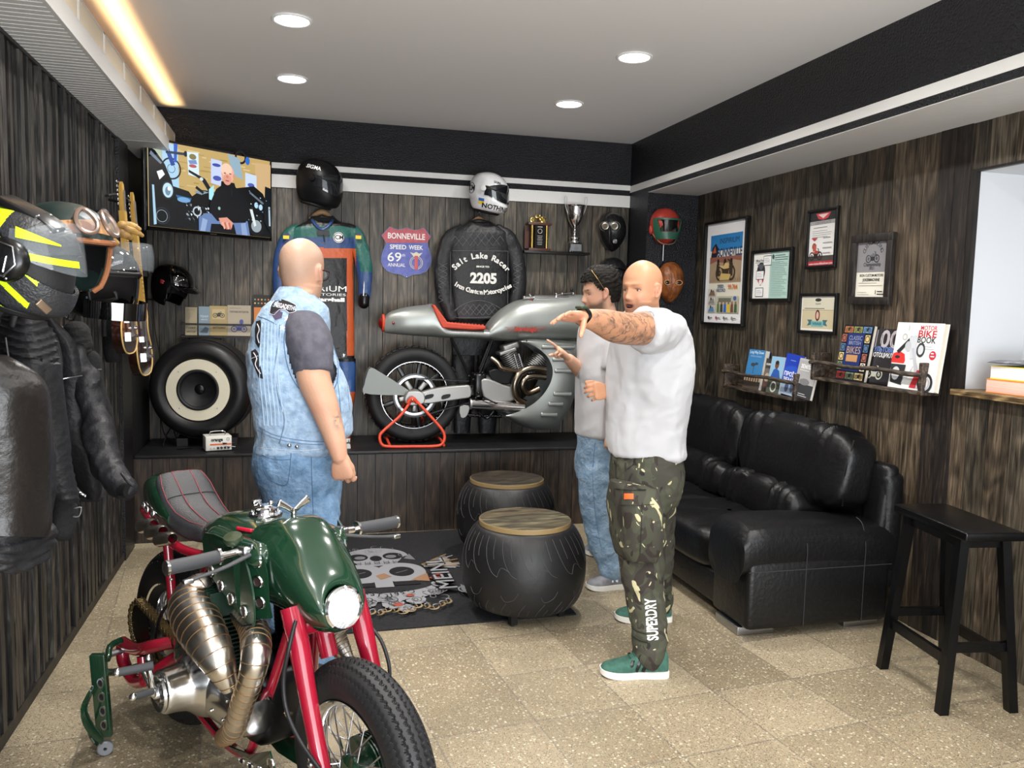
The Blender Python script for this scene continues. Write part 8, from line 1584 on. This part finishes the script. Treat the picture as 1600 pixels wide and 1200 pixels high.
# ---------------------------------------------------------------- man in the denim vest
D = thing('person', 'bald man seen from behind in a sleeveless denim vest and blue jeans, arm hanging', 'person', (.10, 3.46, 0))
YD = 3.46
hc = aY(472, 424, YD); fd = A([math.sin(R(32)), math.cos(R(32)), -.02]); MHd = frame(hc, fd, np.cross((0, 0, 1.), fd)); MHd = MHd@T((0, 0, -.003), (0, 0, 0), 1.03)
parts_ = [xf(headgeo(0, 1, 1.02, 1.08), MHd), tube([hc+A([-.005, -.015, -.04]), hc+A([-.012, -.02, -.10]), hc+A([-.02, -.02, -.17]), hc+A([-.03, -.0, -.24])], [.062, .062, .068, .09], 28, 5, rnd=True)]
parts_.append(ell(hc+A([-.01, -.05, -.085]), (.055, .035, .03), 20, 12))
parts_.append(tube([aY(462, 500, YD), aY(465, 600, YD), aY(462, 700, YD), aY(462, 735, YD)], [.10, .12, .11, .10], 24, 4, rnd=True))
arm = ptube([(474, 515, 3.36, 25), (485, 550, 3.31, 26), (490, 590, 3.28, 26), (500, 618, 3.27, 24), (510, 645, 3.26, 21.5), (519, 672, 3.25, 18.5), (526, 696, 3.24, 15.5), (530, 713, 3.235, 13)], 26, 6); parts_.append(arm)
wD = aY(530, 713, 3.235); dD = (aY(536, 752, 3.235)-wD); dD /= np.linalg.norm(dD)
hD = hand(wD-dD*.006, dD, A([-.35, -.93, -.10]), 1, [38, 44, 50, 55], .5, 1.02, (.35, .35), .35); parts_.append(hD)
parts_.append(ptube([(425, 520, 3.62, 24), (430, 580, 3.66, 24), (440, 640, 3.68, 20), (430, 690, 3.72, 12)], 20, 4)); wL = aY(430, 690, 3.72); parts_.append(hand(wL, A([.3, .1, -.95]), A([-.9, .3, -.1]), -1, [30, 32, 34, 36], .6, 1.0))
for x0, x1, y in ((445, 440, 3.56), (492, 500, 3.40)): parts_.append(tube([aY(x0, 740, y), aY(x0+3, 860, y), A([aY(x1, 1000, y)[0], y, .30]), A([aY(x1, 1000, y)[0], y, .06])], [.070, .060, .045, .04], 18, 4, rnd=True)); p = aY(x1, 1000, y); parts_.append(ell((p[0]+.01, y+.0, .05), (.03, .05, .03), 16, 10, (0, 0, -35)))
g = remesh(join(*parts_), .004, 3); col, P, on = facepaint(g[0], MHd, 'bd937a', 'ae7262', stub='8c7264', stubk=.4, scalp='8f7d70', scalpk=.55)
v = g[0]-CAM; zz = v@fw; pxx = 800+FPX*(v@rt)/zz; pyy = 600-FPX*(v@up)/zz; lo = (pyy > 560) & (pyy < 760); col = mix(col, A(lin('c08a72')[:3]), .4*lo*(pyy > 690)); tat = lo*np.exp(-((pxx-527)/6)**2-((pyy-655)/15)**2)*(fbm(g[0], 30, 3) > -.1); col = mix(col, A(lin('4a5a58')[:3]), .75*tat); col = mix(col, A(lin('b57c68')[:3]), .35*lo*np.exp(-((pyy-640)/12)**2))
mk('body', g, skin('skin_pink', 'cfa088'), D, vcol=np.column_stack([col, np.ones(len(col))]), smooth=80); eyes(D, MHd)
gw = mk('glasses', join(*[xf(tube([(.098-.010*abs(math.cos(q)), s*.038+.029*math.cos(q), -.006+.021*math.sin(q)) for q in np.linspace(0, 2*PI, 18, endpoint=False)], .0022, 6, 1, closed=True), MHd) for s in (-1, 1)], *[xf(tube([(.090, s*.066, .004), (.06, s*.082, .006), (.0, s*.084, .008), (-.02, s*.086, -.004)], .0022, 6, 3), MHd) for s in (-1, 1)]), mat('glasses_frame', '2a1414', .3), D); mk('lens', join(*[xf(ell((.089, s*.034, -.004), (.0015, .025, .018), 16, 8), MHd) for s in (-1, 1)]), M_clearv, gw)
# grey t-shirt: sleeve and what shows at the neck
g = join(ptube([(455, 505, 3.42, 26), (475, 516, 3.35, 33), (484, 540, 3.315, 35), (488, 565, 3.295, 31), (490, 582, 3.285, 28.5)], 36, 6, rnd=False), sil([(470, 436, 486, .7), (488, 412, 506, .93), (520, 400, 514, .97), (560, 398, 522, .97), (600, 400, 530, .97), (680, 405, 530, .9)], YD, .142, 40, 6))
g = wrinkle(remesh(g, .007, 4), .004, 3.0, (1, 1, 1), 6); mk('t_shirt', g, M_greytee, D, smooth=80)
# vest
vest = sil([(464, 436, 488, .55), (472, 424, 498, .75), (484, 408, 510, .88), (505, 396, 512, .95), (535, 390, 518, 1.0), (570, 389, 530, 1.04), (600, 391, 541, 1.06), (630, 395, 548, 1.06), (655, 399, 549, 1.05), (675, 402, 545, 1.0), (690, 399, 533, .98), (704, 398, 522, .98)], YD, .152, 56, 7, 2.5)
# armhole: scoop out the side so that the sleeve shows
V, F = remesh(vest, .007, 6); sp_ = V-CAM; zz = sp_@fw; px_ = 800+FPX*(sp_@rt)/zz; py_ = 600-FPX*(sp_@up)/zz; nearside = V[:, 1] < YD+.02
ax_, ay_ = px_-486, py_-557; inside = nearside & ((np.abs((ax_-(ay_*.18))/37)**2.2+np.abs(ay_/61)**2.3) < 1)
V = V.copy(); keep = [f for f in F if not inside[list(f)].all()]
vg = wrinkle(wrinkle((V, keep), .009, 1.5, (1, 1, 1.3), 14), .004, 4.5, (1, 1, 1.2), 15); mk('denim_vest', thick(vg, .004), M_denim_v, D, smooth=80)
ang = np.linspace(0, 2*PI, 40, endpoint=False); P_ = []
rim = Decal(vg)
ar = [(486+.18*61*math.copysign(abs(math.sin(q))**.87, math.sin(q))+38*math.copysign(abs(math.cos(q))**.9, math.cos(q)), 557+62*math.copysign(abs(math.sin(q))**.87, math.sin(q))) for q in ang]
lines = []
for seg in (ar[:14], ar[13:27], ar[26:]+ar[:1]):
    try: lines.append(rim.line([(486+(a-486)*1.05, 557+(b-557)*1.04) for a, b in seg], .0018, .002, 2))
    except Exception: pass
dd = rim
col_g = sil([(449, 438, 484, .60), (456, 433, 489, .68), (464, 428, 493, .76), (473, 423, 497, .80)], YD-.005, .118, 48, 6, 2.3); Vc, Fc = col_g; col_g = (Vc, [f for f in Fc if len(f) == 4]); mk('vest_collar', thick(wrinkle(col_g, .002, 3, seed=2), .006), M_denim_v, D, smooth=80)
seams = [dd.line([(437, 508), (433, 545), (428, 585), (436, 625), (444, 655), (440, 680), (436, 693)], .0016), dd.line([(403, 492), (430, 503), (455, 522)], .0016) if False else dd.line([(398, 493), (415, 498), (432, 507)], .0016), dd.line([(404, 667), (430, 680), (470, 688), (505, 690), (525, 686)], .0014), dd.line([(402, 672), (430, 685), (470, 693), (505, 695)], .0012), dd.line([(520, 560), (528, 600), (532, 640), (533, 670)], .0014), dd.line([(541, 560), (543, 600), (546, 640)], .0012)]
mk('vest_seams', join(*seams, *lines), M_threadd, D); mk('vest_stitching', join(dd.line([(440, 508), (436, 545), (431, 585), (439, 625), (447, 655), (443, 680)], .0009), dd.line([(403, 699), (430, 702), (470, 704), (500, 702)], .0009)), M_thread, D)
stripes = []
for k in range(6): x = 409+k*5.2; stripes.append(dd.line([(x, 505), (x-2+k*.3, 545), (x-3+k*.6, 590), (x+2+k*.8, 640), (x+4+k*.6, 665)], .0024, .0006))
mk('faded_stripes', join(*stripes), mat('faded_denim', '9fb5cc', .85), D)
def star(x, y, r, ro=0): return [(x+(r if k % 2 == 0 else r*.42)*math.sin(ro+k*PI/5), y-(r if k % 2 == 0 else r*.42)*math.cos(ro+k*PI/5)) for k in range(10)]
mk('printed_stars', join(*[dd.fan(star(x, y, 6, .2), .0012, 1) for x, y in ((448, 498), (431, 487), (461, 487), (452, 478), (441, 512))]), mat('star_pale', 'b9cbdc', .85), D)
pb_ = [(421, 489), (424, 476), (433, 466), (446, 469), (458, 474), (463, 478), (458, 482), (462, 486), (452, 489), (446, 484), (436, 484), (428, 492)]
mk('band_patch', dd.fan(pb_, .003), mat('patch_black', '17171a', .8), D); mk('patch_border', dd.line([*pb_, pb_[0]], .0014, .0035, 2), mat('patch_grey', 'b5b2b8', .7), D); mk('patch_lettering', dd.text('MEGADETH', 444, 479, 10, -12, 31, .0042, .04), mat('patch_grey', 'b5b2b8', .7), D)
mk('lower_patch', dd.fan([(424, 490), (434, 485), (442, 488), (440, 497), (430, 500)], .003), mat('patch_violet', '4a4058', .8), D)
mk('back_patches', join(dd.fan([(400, 502), (407, 500), (409, 512), (408, 534), (404, 544), (399, 536), (398, 515)], .0025), dd.fan([(392, 549), (399, 545), (404, 552), (405, 565), (409, 580), (411, 592), (404, 590), (398, 575), (393, 563)], .0025)), mat('patch_black', '17171a', .8), D)
mk('patch_figures', join(dd.line([(402, 506), (405, 515), (402, 525), (405, 536)], .0022, .004), dd.line([(396, 551), (401, 560), (399, 570), (407, 584)], .0022, .004), dd.line([(393, 560), (403, 556)], .0016, .004)), mat('patch_grey', 'b5b2b8', .7), D)
for x, y in ((452, 696), (464, 698), (537, 556)): 
    q = dd.put((A([(x, y, 0)]), []), .003)[0][0]; mk('metal_button', ell(q, (.008, .006, .008), 14, 8), M_steel, D)
# jeans
g = join(sil([(685, 402, 526, .95), (705, 398, 529, 1), (730, 396, 531, 1.02), (752, 400, 531, 1.0), (775, 408, 529, .98), (800, 414, 526, .98)], YD, .145, 48, 6, 2.4),
         ptube([(440, 790, 3.56, 34), (442, 850, 3.57, 31), (440, 930, 3.57, 26), (440, 1030, 3.57, 22), (440, 1046, 3.57, 22)], 28, 5), ptube([(492, 790, 3.40, 36), (495, 850, 3.40, 33), (498, 930, 3.40, 28), (500, 1040, 3.40, 24), (500, 1062, 3.40, 24)], 28, 5))
g = wrinkle(wrinkle(remesh(g, .0075, 5), .008, 2.0, (1, 1, 1.2), 19), .003, 6, seed=20); jd = Decal(g); mk('jeans', g, M_denim_j, D, smooth=80)
mk('jeans_stitching', join(jd.line([(408, 702), (412, 735), (425, 752), (446, 758), (452, 740), (455, 706)], .0011), jd.line([(409, 712), (430, 718), (454, 718)], .001), jd.line([(486, 700), (487, 740), (489, 790), (490, 830)], .0013)), mat('seam_dark_blue', '3c5674', .8), D)
M_dshoe = mat('dark_shoe', '2a2a2c', .5)
for x, y in ((440, 3.57), (500, 3.40)): p = aY(x, 1000, y); shoe(D, (p[0]+.10, y+.17, 0), (p[0]-.035, y-.085, 0), M_dshoe, M_wht, lace=M_wht)
# ---------------------------------------------------------------- man in camouflage trousers
C_ = thing('person', 'bald man in white T-shirt and camouflage trousers pointing with his outstretched tattooed arm', 'person', (1.50, 3.42, 0)); YC = 3.45
hc = aY(1003, 453, YC-.02); fd = A([-.88, -.47, -.03]); fd /= np.linalg.norm(fd); MHc = frame(hc, fd, np.cross((0, 0, 1.), fd))@T((0, 0, 0), (0, 0, 0), 1.0)
parts_ = [xf(headgeo(.9, 1.05, 1.0, 1.06), MHc), tube([hc+A([.02, .01, -.03]), hc+A([.032, .02, -.10]), hc+A([.05, .03, -.16]), hc+A([.06, .03, -.22])], [.060, .062, .072, .09], 28, 5, rnd=True)]
parts_.append(tube([aY(1018, 530, YC), aY(1012, 620, YC), aY(1010, 700, YC), aY(1010, 750, YC)], [.12, .12, .12, .12], 24, 4, rnd=True))
parts_.append(ptube([(1030, 515, 3.30, 26), (1010, 513, 3.22, 27), (985, 514, 3.14, 25.5), (962, 511, 3.07, 25), (945, 505, 3.02, 22), (928, 500, 2.98, 17.5), (912, 497, 2.95, 14)], 28, 6))
wC = aY(910, 496.5, 2.945); dC = aY(868, 492, 2.86)-wC; dC /= np.linalg.norm(dC); hC = hand(wC, dC, A([-.12, .28, .92]), 1, [(4, 10, 6), (8, 12, 8), (10, 16, 10), (10, 14, 8)], 1.25, 1.04, (.30, 1.25), .05); parts_.append(hC)
parts_.append(ptube([(1000, 515, 3.62, 24), (995, 560, 3.66, 24), (988, 600, 3.66, 21), (970, 614, 3.60, 17), (955, 613, 3.54, 13.5)], 24, 6)); wR = aY(953, 612, 3.535); dR = aY(925, 612, 3.50)-wR; dR /= np.linalg.norm(dR); parts_.append(hand(wR, dR, A([.05, -.85, .30]), -1, [42, 46, 50, 55], .6, .98, (.55, .2), .2))
NL = [(1012, 760, 3.40, 32), (1004, 850, 3.34, 26), (1008, 950, 3.28, 19), (1015, 1022, 3.24, 15)]; FL = [(1015, 760, 3.56, 32), (1022, 850, 3.68, 24), (1024, 920, 3.78, 17), (1026, 950, 3.80, 15)]
for L_ in (NL, FL): parts_.append(ptube(L_, 20, 4))
ns_t, ns_h = aZ(937, 1054, 0), aZ(1043, 1054, 0); fs_t, fs_h = aZ(960, 968, 0), aZ(1048, 968, 0); 
for t_, h_ in ((ns_t, ns_h), (fs_t, fs_h)): parts_.append(ell((t_*.30+h_*.70)+A([0, 0, .045]), (.06, .026, .030), 16, 10))
g = remesh(join(*parts_), .004, 3); col, P, on = facepaint(g[0], MHc, 'b98666', 'a06255', stub='8a6652', stubk=.55, scalp='ab7c60', scalpk=.3, mouth=.9, brow='7a5a48', browk=.55)
v = g[0]-CAM; zz = v@fw; pxx = 800+FPX*(v@rt)/zz; pyy = 600-FPX*(v@up)/zz; armz = (pyy > 470) & (pyy < 550) & (v[:, 1] < 3.28) & (pxx > 922); f1 = fbm(g[0], 11, 5, 3); f2 = fbm(g[0], 22, 9, 3)
ink_ = np.clip((.16-np.abs(f1))*9, 0, 1)*.75+np.clip(f2*2.2, 0, 1)*.35+.18; col = mix(col, A(lin('4c423c')[:3]), armz*np.clip(ink_, 0, .82)*np.clip((pxx-922)/12, 0, 1)); rz = (pyy > 590) & (pyy < 640) & (v[:, 1] > 3.5) & (pxx > 951); col = mix(col, A(lin('4c423c')[:3]), rz*np.clip(ink_, 0, .75)); hz_ = (pxx < 915) & (pyy < 560) & (v[:, 1] < 3.2); col = mix(col, A(lin('cf8f76')[:3]), .55*hz_)
mk('body', g, skin('skin_tan', 'c4906f'), C_, vcol=np.column_stack([col, np.ones(len(col))]), smooth=80); eyes(C_, MHc, '4a5258', 0)
mk('mouth', xf(ell((.086, 0, -.0725), (.007, .016, .0065), 16, 10), MHc), mat('mouth_dark', '3c1614', .5), C_)
# watch
wa = aY(912, 495, 2.95); axw = dC; u_ = np.cross(axw, (0, 0, 1.)); u_ /= np.linalg.norm(u_); w_ = np.cross(u_, axw); wt = mk('watch_strap', tube([wa+axw*o+(u_*math.cos(q)*.030+w_*math.sin(q)*.034) for q in np.linspace(0, 2*PI, 24, endpoint=False) for o in (0,)], .010, 8, 1, closed=True, flat=.45) if False else lathe([(.031, -.012), (.0345, -.011), (.0345, .011), (.031, .012)], 32, frame(wa+axw*.004, u_, w_), closed=True), M_blk, C_)
mk('watch_case', xf(rbox((0, 0, 0), (.042, .036, .012), .005), frame(wa+axw*.004+A([-.010, -.012, .034]), axw, -u_)), mat('watch_case', '3c4c3c', .35, .4), wt)
# T-shirt
g = join(sil([(484, 995, 1032, .5), (492, 984, 1042, .65), (502, 976, 1052, .85), (520, 970, 1061, 1.0), (550, 964, 1068, 1.05), (590, 959, 1070, 1.02), (630, 957, 1066, .95), (665, 957, 1061, .92), (690, 957, 1059, .92), (709, 958, 1058, .92)], YC, .185, 56, 7, 2.4),
         ptube([(1040, 520, 3.38, 30), (1030, 517, 3.30, 34), (1016, 516, 3.24, 33), (1004, 516, 3.20, 31)], 40, 6, rnd=False), ptube([(1010, 525, 3.58, 30), (1000, 560, 3.64, 30), (996, 575, 3.65, 28)], 30, 5))
g = wrinkle(wrinkle(remesh(g, .007, 5), (.016), 1.25, (1, 1, .75), 44), .005, 3.5, (1, 1, .7), 45); td = Decal(g); mk('t_shirt', g, M_tee, C_, smooth=80); mk('shirt_print', join(td.text('EST', 1012, 491, 5, -16, 9, .002, .01), td.line([(1003, 489), (1008, 486), (1019, 488), (1022, 494)], .0009, .002)), mat('print_grey', '5a5a5c', .7), C_)
mk('neck_ribbing', td.line([(985, 492), (996, 488), (1010, 486), (1026, 488), (1036, 492)], .003, .001), M_tee, C_)
# camouflage
def camo():
    m = bpy.data.materials.new('camouflage_cloth'); m.use_nodes = True; nt = m.node_tree; P = nt.nodes['Principled BSDF']; L = nt.links; co = nd(nt, 'ShaderNodeTexCoord').outputs['Object']; prev = None
    for k, (sc, lo, c, off) in enumerate(((9, .5, '434436', 0), (10, .56, '2b241f', 7), (12, .60, '3a3c2d', 13), (15, .662, 'b5ae8a', 21), (15, .675, '1c1a18', 31))):
        mp = nd(nt, 'ShaderNodeVectorMath', operation='MULTIPLY_ADD'); L.new(co, mp.inputs[0]); mp.inputs[1].default_value = (1, 1, .72); mp.inputs[2].default_value = (off, off*.3, off*.7)
        n = nd(nt, 'ShaderNodeTexNoise'); n.inputs['Scale'].default_value = sc; n.inputs['Detail'].default_value = 1.2; n.inputs['Distortion'].default_value = 1.4; L.new(mp.outputs[0], n.inputs['Vector'])
        g_ = nd(nt, 'ShaderNodeMath', operation='GREATER_THAN'); L.new(n.outputs['Fac'], g_.inputs[0]); g_.inputs[1].default_value = lo; mx = nd(nt, 'ShaderNodeMix', data_type='RGBA'); L.new(g_.outputs[0], mx.inputs[0]); mx.inputs[7].default_value = lin(c)
        if prev is None: mx.inputs[6].default_value = lin('3a3830')
        else: L.new(prev, mx.inputs[6])
        prev = mx.outputs[2]
    L.new(prev, P.inputs['Base Color']); P.inputs['Roughness'].default_value = .85; b = nd(nt, 'ShaderNodeBump'); b.inputs['Strength'].default_value = .25; b.inputs['Distance'].default_value = .002; n = nd(nt, 'ShaderNodeTexNoise'); n.inputs['Scale'].default_value = 260; L.new(co, n.inputs['Vector']); L.new(n.outputs['Fac'], b.inputs['Height']); L.new(b.outputs[0], P.inputs['Normal']); return m
g = join(sil([(697, 962, 1056, .95), (715, 961, 1059, 1.0), (740, 959, 1060, 1.02), (765, 960, 1056, .98), (785, 962, 1050, .92)], YC-.01, .155, 48, 6, 2.4),
         ptube([(1008, 770, 3.40, 44), (1003, 820, 3.37, 40), (1002, 860, 3.34, 36), (1005, 910, 3.30, 31), (1011, 960, 3.26, 28), (1014, 1000, 3.23, 28), (1015, 1020, 3.215, 27)], 34, 6), ptube([(1022, 770, 3.54, 34), (1024, 830, 3.64, 29), (1025, 890, 3.72, 25), (1027, 940, 3.79, 23)], 30, 6))
g = wrinkle(remesh(g, .0075, 5), .008, 2.6, (1, 1, 1.2), 51); pd = Decal(g); mk('camouflage_trousers', g, camo(), C_, smooth=80)
g = sil([(752, 958, 1000, .5), (764, 957, 1020, .8), (800, 959, 1025, 1), (840, 962, 1024, 1), (868, 966, 1020, .8)], 3.335, .155, 30, 5, 3); mk('cargo_pocket', wrinkle(g, .005, 3, seed=5), MATS.get('camo') or bpy.data.materials['camouflage_cloth'], C_, smooth=80)
pk = Decal(g); mk('orange_tab', pk.fan([(975, 771), (990, 771), (990, 780), (975, 780)], .004), mat('tab_orange', 'e0602a', .6), C_); mk('pocket_zip', pk.line([(962, 764), (985, 766), (1010, 765)], .0016, .003), M_dsteel, C_); mk('pocket_seams', join(pk.line([(972, 790), (974, 830), (976, 862)], .0013, .002), pk.line([(1004, 785), (1002, 830), (1000, 866)], .0013, .002), pk.line([(960, 788), (990, 790), (1022, 788)], .0015, .002)), mat('seam_olive', '23241c', .8), C_)
mk('leg_lettering', pd.text('SUPERDRY', 1019, 968, 24, 94, 66, .003, .03), mat('letter_white', 'e2e2e2', .6), C_)
mk('ankle_strap', join(pd.line([(988, 992), (1000, 1000), (1012, 1003)], .005, .003), pd.line([(986, 978), (996, 986), (1010, 990)], .004, .003)), mat('seam_olive', '23241c', .8), C_)
M_suede = mat('green_suede', '33594e', .85, col2='3d665a', vs=30, bump=.2, bs=200); M_sole = mat('shoe_sole_white', 'dedcd4', .6); M_sock = mat('white_sock', 'e4e4e4', .9)
for i, (t_, h_) in enumerate(((ns_t, ns_h), (fs_t, fs_h))):
    q = t_*.22+h_*.78; mk('sock', cyl((q[0]-.01, q[1], .085), (q[0]-.008, q[1]+.01, .135), .033, n=24), M_sock, C_); shoe(C_, t_, h_, M_suede, M_sole, M_blk, w=.052, lace=mat('green_lace', '1f4a3c', .8), stripes=3)
# ---------------------------------------------------------------- dark haired man behind him
N_ = thing('person', 'dark-haired bearded man in white T-shirt and pale jeans making a two-finger gesture', 'person', (1.78, 4.45, 0)); YN = 4.42
hc = aY(938, 455, YN); fd = A([-.97, .12, -.12]); fd /= np.linalg.norm(fd); upv = A([-.10, 0, 1.0]); MHn = frame(hc, fd, np.cross(upv, fd))@T((-.0, 0, -.01), (0, 0, 0), 1.02)
parts_ = [xf(headgeo(0, 1.15, 1.0, 1.02), MHn), tube([hc+A([.02, 0, -.04]), hc+A([.035, 0, -.10]), hc+A([.05, 0, -.17]), hc+A([.06, 0, -.24])], [.055, .056, .065, .085], 26, 5, rnd=True), tube([aY(945, 530, YN), aY(943, 600, YN), aY(940, 680, YN)], [.12, .12, .12], 24, 4, rnd=True)]
parts_.append(ptube([(940, 540, 4.60, 20), (928, 590, 4.62, 18), (915, 585, 4.50, 14), (902, 574, 4.42, 11), (889, 561, 4.34, 8.5)], 22, 6)); wN = aY(888, 560, 4.335); dN = aY(868, 541, 4.30)-wN; dN /= np.linalg.norm(dN)
parts_.append(hand(wN, dN, A([-.35, -.20, .45]), -1, [(2, 6, 4), (2, 5, 4), (70, 80, 50), (75, 80, 50)], 2.2, 1.0, (.3, .7), .5))
parts_.append(ptube([(962, 540, 4.28, 19), (964, 590, 4.24, 17), (962, 640, 4.20, 13), (957, 672, 4.18, 9)], 22, 6)); w2 = aY(957, 672, 4.18); parts_.append(hand(w2, aY(954, 715, 4.18)-w2, A([-.3, -.9, 0]), 1, [25, 30, 34, 36], .6, 1.0, (.35, .3), .3))
for L_ in ([(938, 700, 4.38, 24), (940, 800, 4.34, 20), (955, 885, 4.30, 12)], [(945, 700, 4.58, 22), (940, 790, 4.74, 18), (936, 850, 4.84, 11)]): parts_.append(ptube(L_, 18, 4))
nt_, nh_ = aZ(916, 921, 0), aZ(984, 916, 0); ft_, fh_ = aZ(912, 866, 0), aZ(962, 864, 0)
for t_, h_ in ((nt_, nh_), (ft_, fh_)): parts_.append(ell((t_*.30+h_*.70)+A([0, 0, .045]), (.06, .026, .030), 16, 10))
g = remesh(join(*parts_), .0045, 3); col, P, on = facepaint(g[0], MHn, 'c69a82', 'a86e60', stub='3a2a22', stubk=.85, brow='241a16', browk=.6); mk('body', g, skin('skin_light', 'c69a82'), N_, vcol=np.column_stack([col, np.ones(len(col))]), smooth=80); eyes(N_, MHn, '2a1e18', 0, '241a16')
# hair
n_ = 72; th = np.arange(n_)*2*PI/n_; rings = []
for z, w, f, b in HEADROWS[14:]:
    c, s = np.cos(th), np.sin(th); k = 1.10+.05*max(0, z)/.12; rings.append(np.column_stack([np.where(c > 0, f+.016, b+.012)*np.sign(c)*np.abs(c)**.9*1.04, w*k*np.sign(s)*np.abs(s)**.9, np.full(n_, z*1.13+.004)]))
V, F = loft(rings); keep = []
for f in F:
    c = V[list(f)].mean(0); 
    if len(f) > 4: keep.append(f); continue
    a_ = abs(math.atan2(c[1], c[0])); line_ = .072 if a_ < .9 else (.072-(a_-.9)*.12 if a_ < 1.4 else (.012 if a_ < 1.9 else -.055 if a_ > 2.2 else .012-(a_-1.9)*.22))
    if c[2] > line_: keep.append(f)
hg = thick((V, keep), .012); hg = (hg[0]+vnormals(hg)*(.006*(1-2*np.abs(fbm(hg[0]*A([.8, 1.6, 1]), 26, 3))))[:, None], hg[1]); mk('hair', xf(hg, MHn), mat('hair_dark', '14100d', .75, spec=.25, bump=.8, bs=90, bst=(.25, 1, 1)), N_, smooth=80)
mk('sunglasses', join(xf(join(tube([(.056, -.064, .128), (.035, -.089, .085), (.012, -.099, .045), (-.006, -.099, .006)], .0016, 6, 4), tube([(.056, .064, .128), (.035, .089, .085), (-.006, .099, .006)], .0016, 6, 4)), MHn)), mat('gold_wire', 'b89a5c', .25, 1.0), N_)
g = join(sil([(497, 930, 965, .5), (506, 916, 975, .75), (520, 909, 980, .95), (560, 905, 982, 1.0), (600, 903, 980, .98), (640, 904, 976, .95), (679, 905, 974, .95)], YN, .165, 50, 7, 2.4), ptube([(962, 525, 4.32, 25), (964, 555, 4.27, 25), (963, 578, 4.25, 23)], 32, 6, rnd=False), ptube([(945, 525, 4.56, 23), (935, 560, 4.60, 23)], 28, 5))
g = wrinkle(remesh(g, .008, 5), .012, 1.4, (1, 1, .8), 61); mk('t_shirt', g, M_tee, N_, smooth=80)
g = join(sil([(672, 906, 972, .95), (700, 904, 975, 1.0), (730, 904, 976, 1.0), (750, 905, 974, .95)], YN, .15, 44, 6, 2.4), ptube([(937, 740, 4.36, 32), (936, 790, 4.35, 28), (943, 840, 4.33, 23), (953, 878, 4.31, 19), (956, 893, 4.30, 18)], 30, 6), ptube([(945, 740, 4.54, 27), (940, 790, 4.68, 23), (936, 830, 4.80, 19), (937, 852, 4.84, 17)], 28, 6))
g = wrinkle(wrinkle(remesh(g, .0085, 5), .009, 1.8, (1, 1, 1.2), 71), .003, 6, seed=72); nj = Decal(g); mk('jeans', g, M_denim_l, N_, smooth=80); mk('jeans_stitching', nj.line([(930, 690), (926, 740), (930, 800), (940, 860)], .0014), M_threadd, N_)
M_grey = mat('grey_suede', '85858a', .8, col2='6a6a70', vs=14)
for t_, h_ in ((nt_, nh_), (ft_, fh_)): u_ = shoe(N_, t_, h_, M_grey, M_sole, w=.050, lace=M_wht)
d_ = (nt_-nh_); L_ = np.linalg.norm(d_); d_ /= L_; Mq2 = frame(nh_+d_*L_*.44+np.cross(d_, (0, 0, 1.))*.0+A([0, 0, .055]), d_, (0, 0, 1)); sd_ = np.cross((0, 0, 1.), d_); Mq2 = frame(nh_+d_*L_*.42+(sd_ if sd_[1] < 0 else -sd_)*.044+A([0, 0, .062]), -d_, (0, 0, 1)); mk('shoe_letter', text('N', .05, Mq2, .004, .04), M_wht, N_)
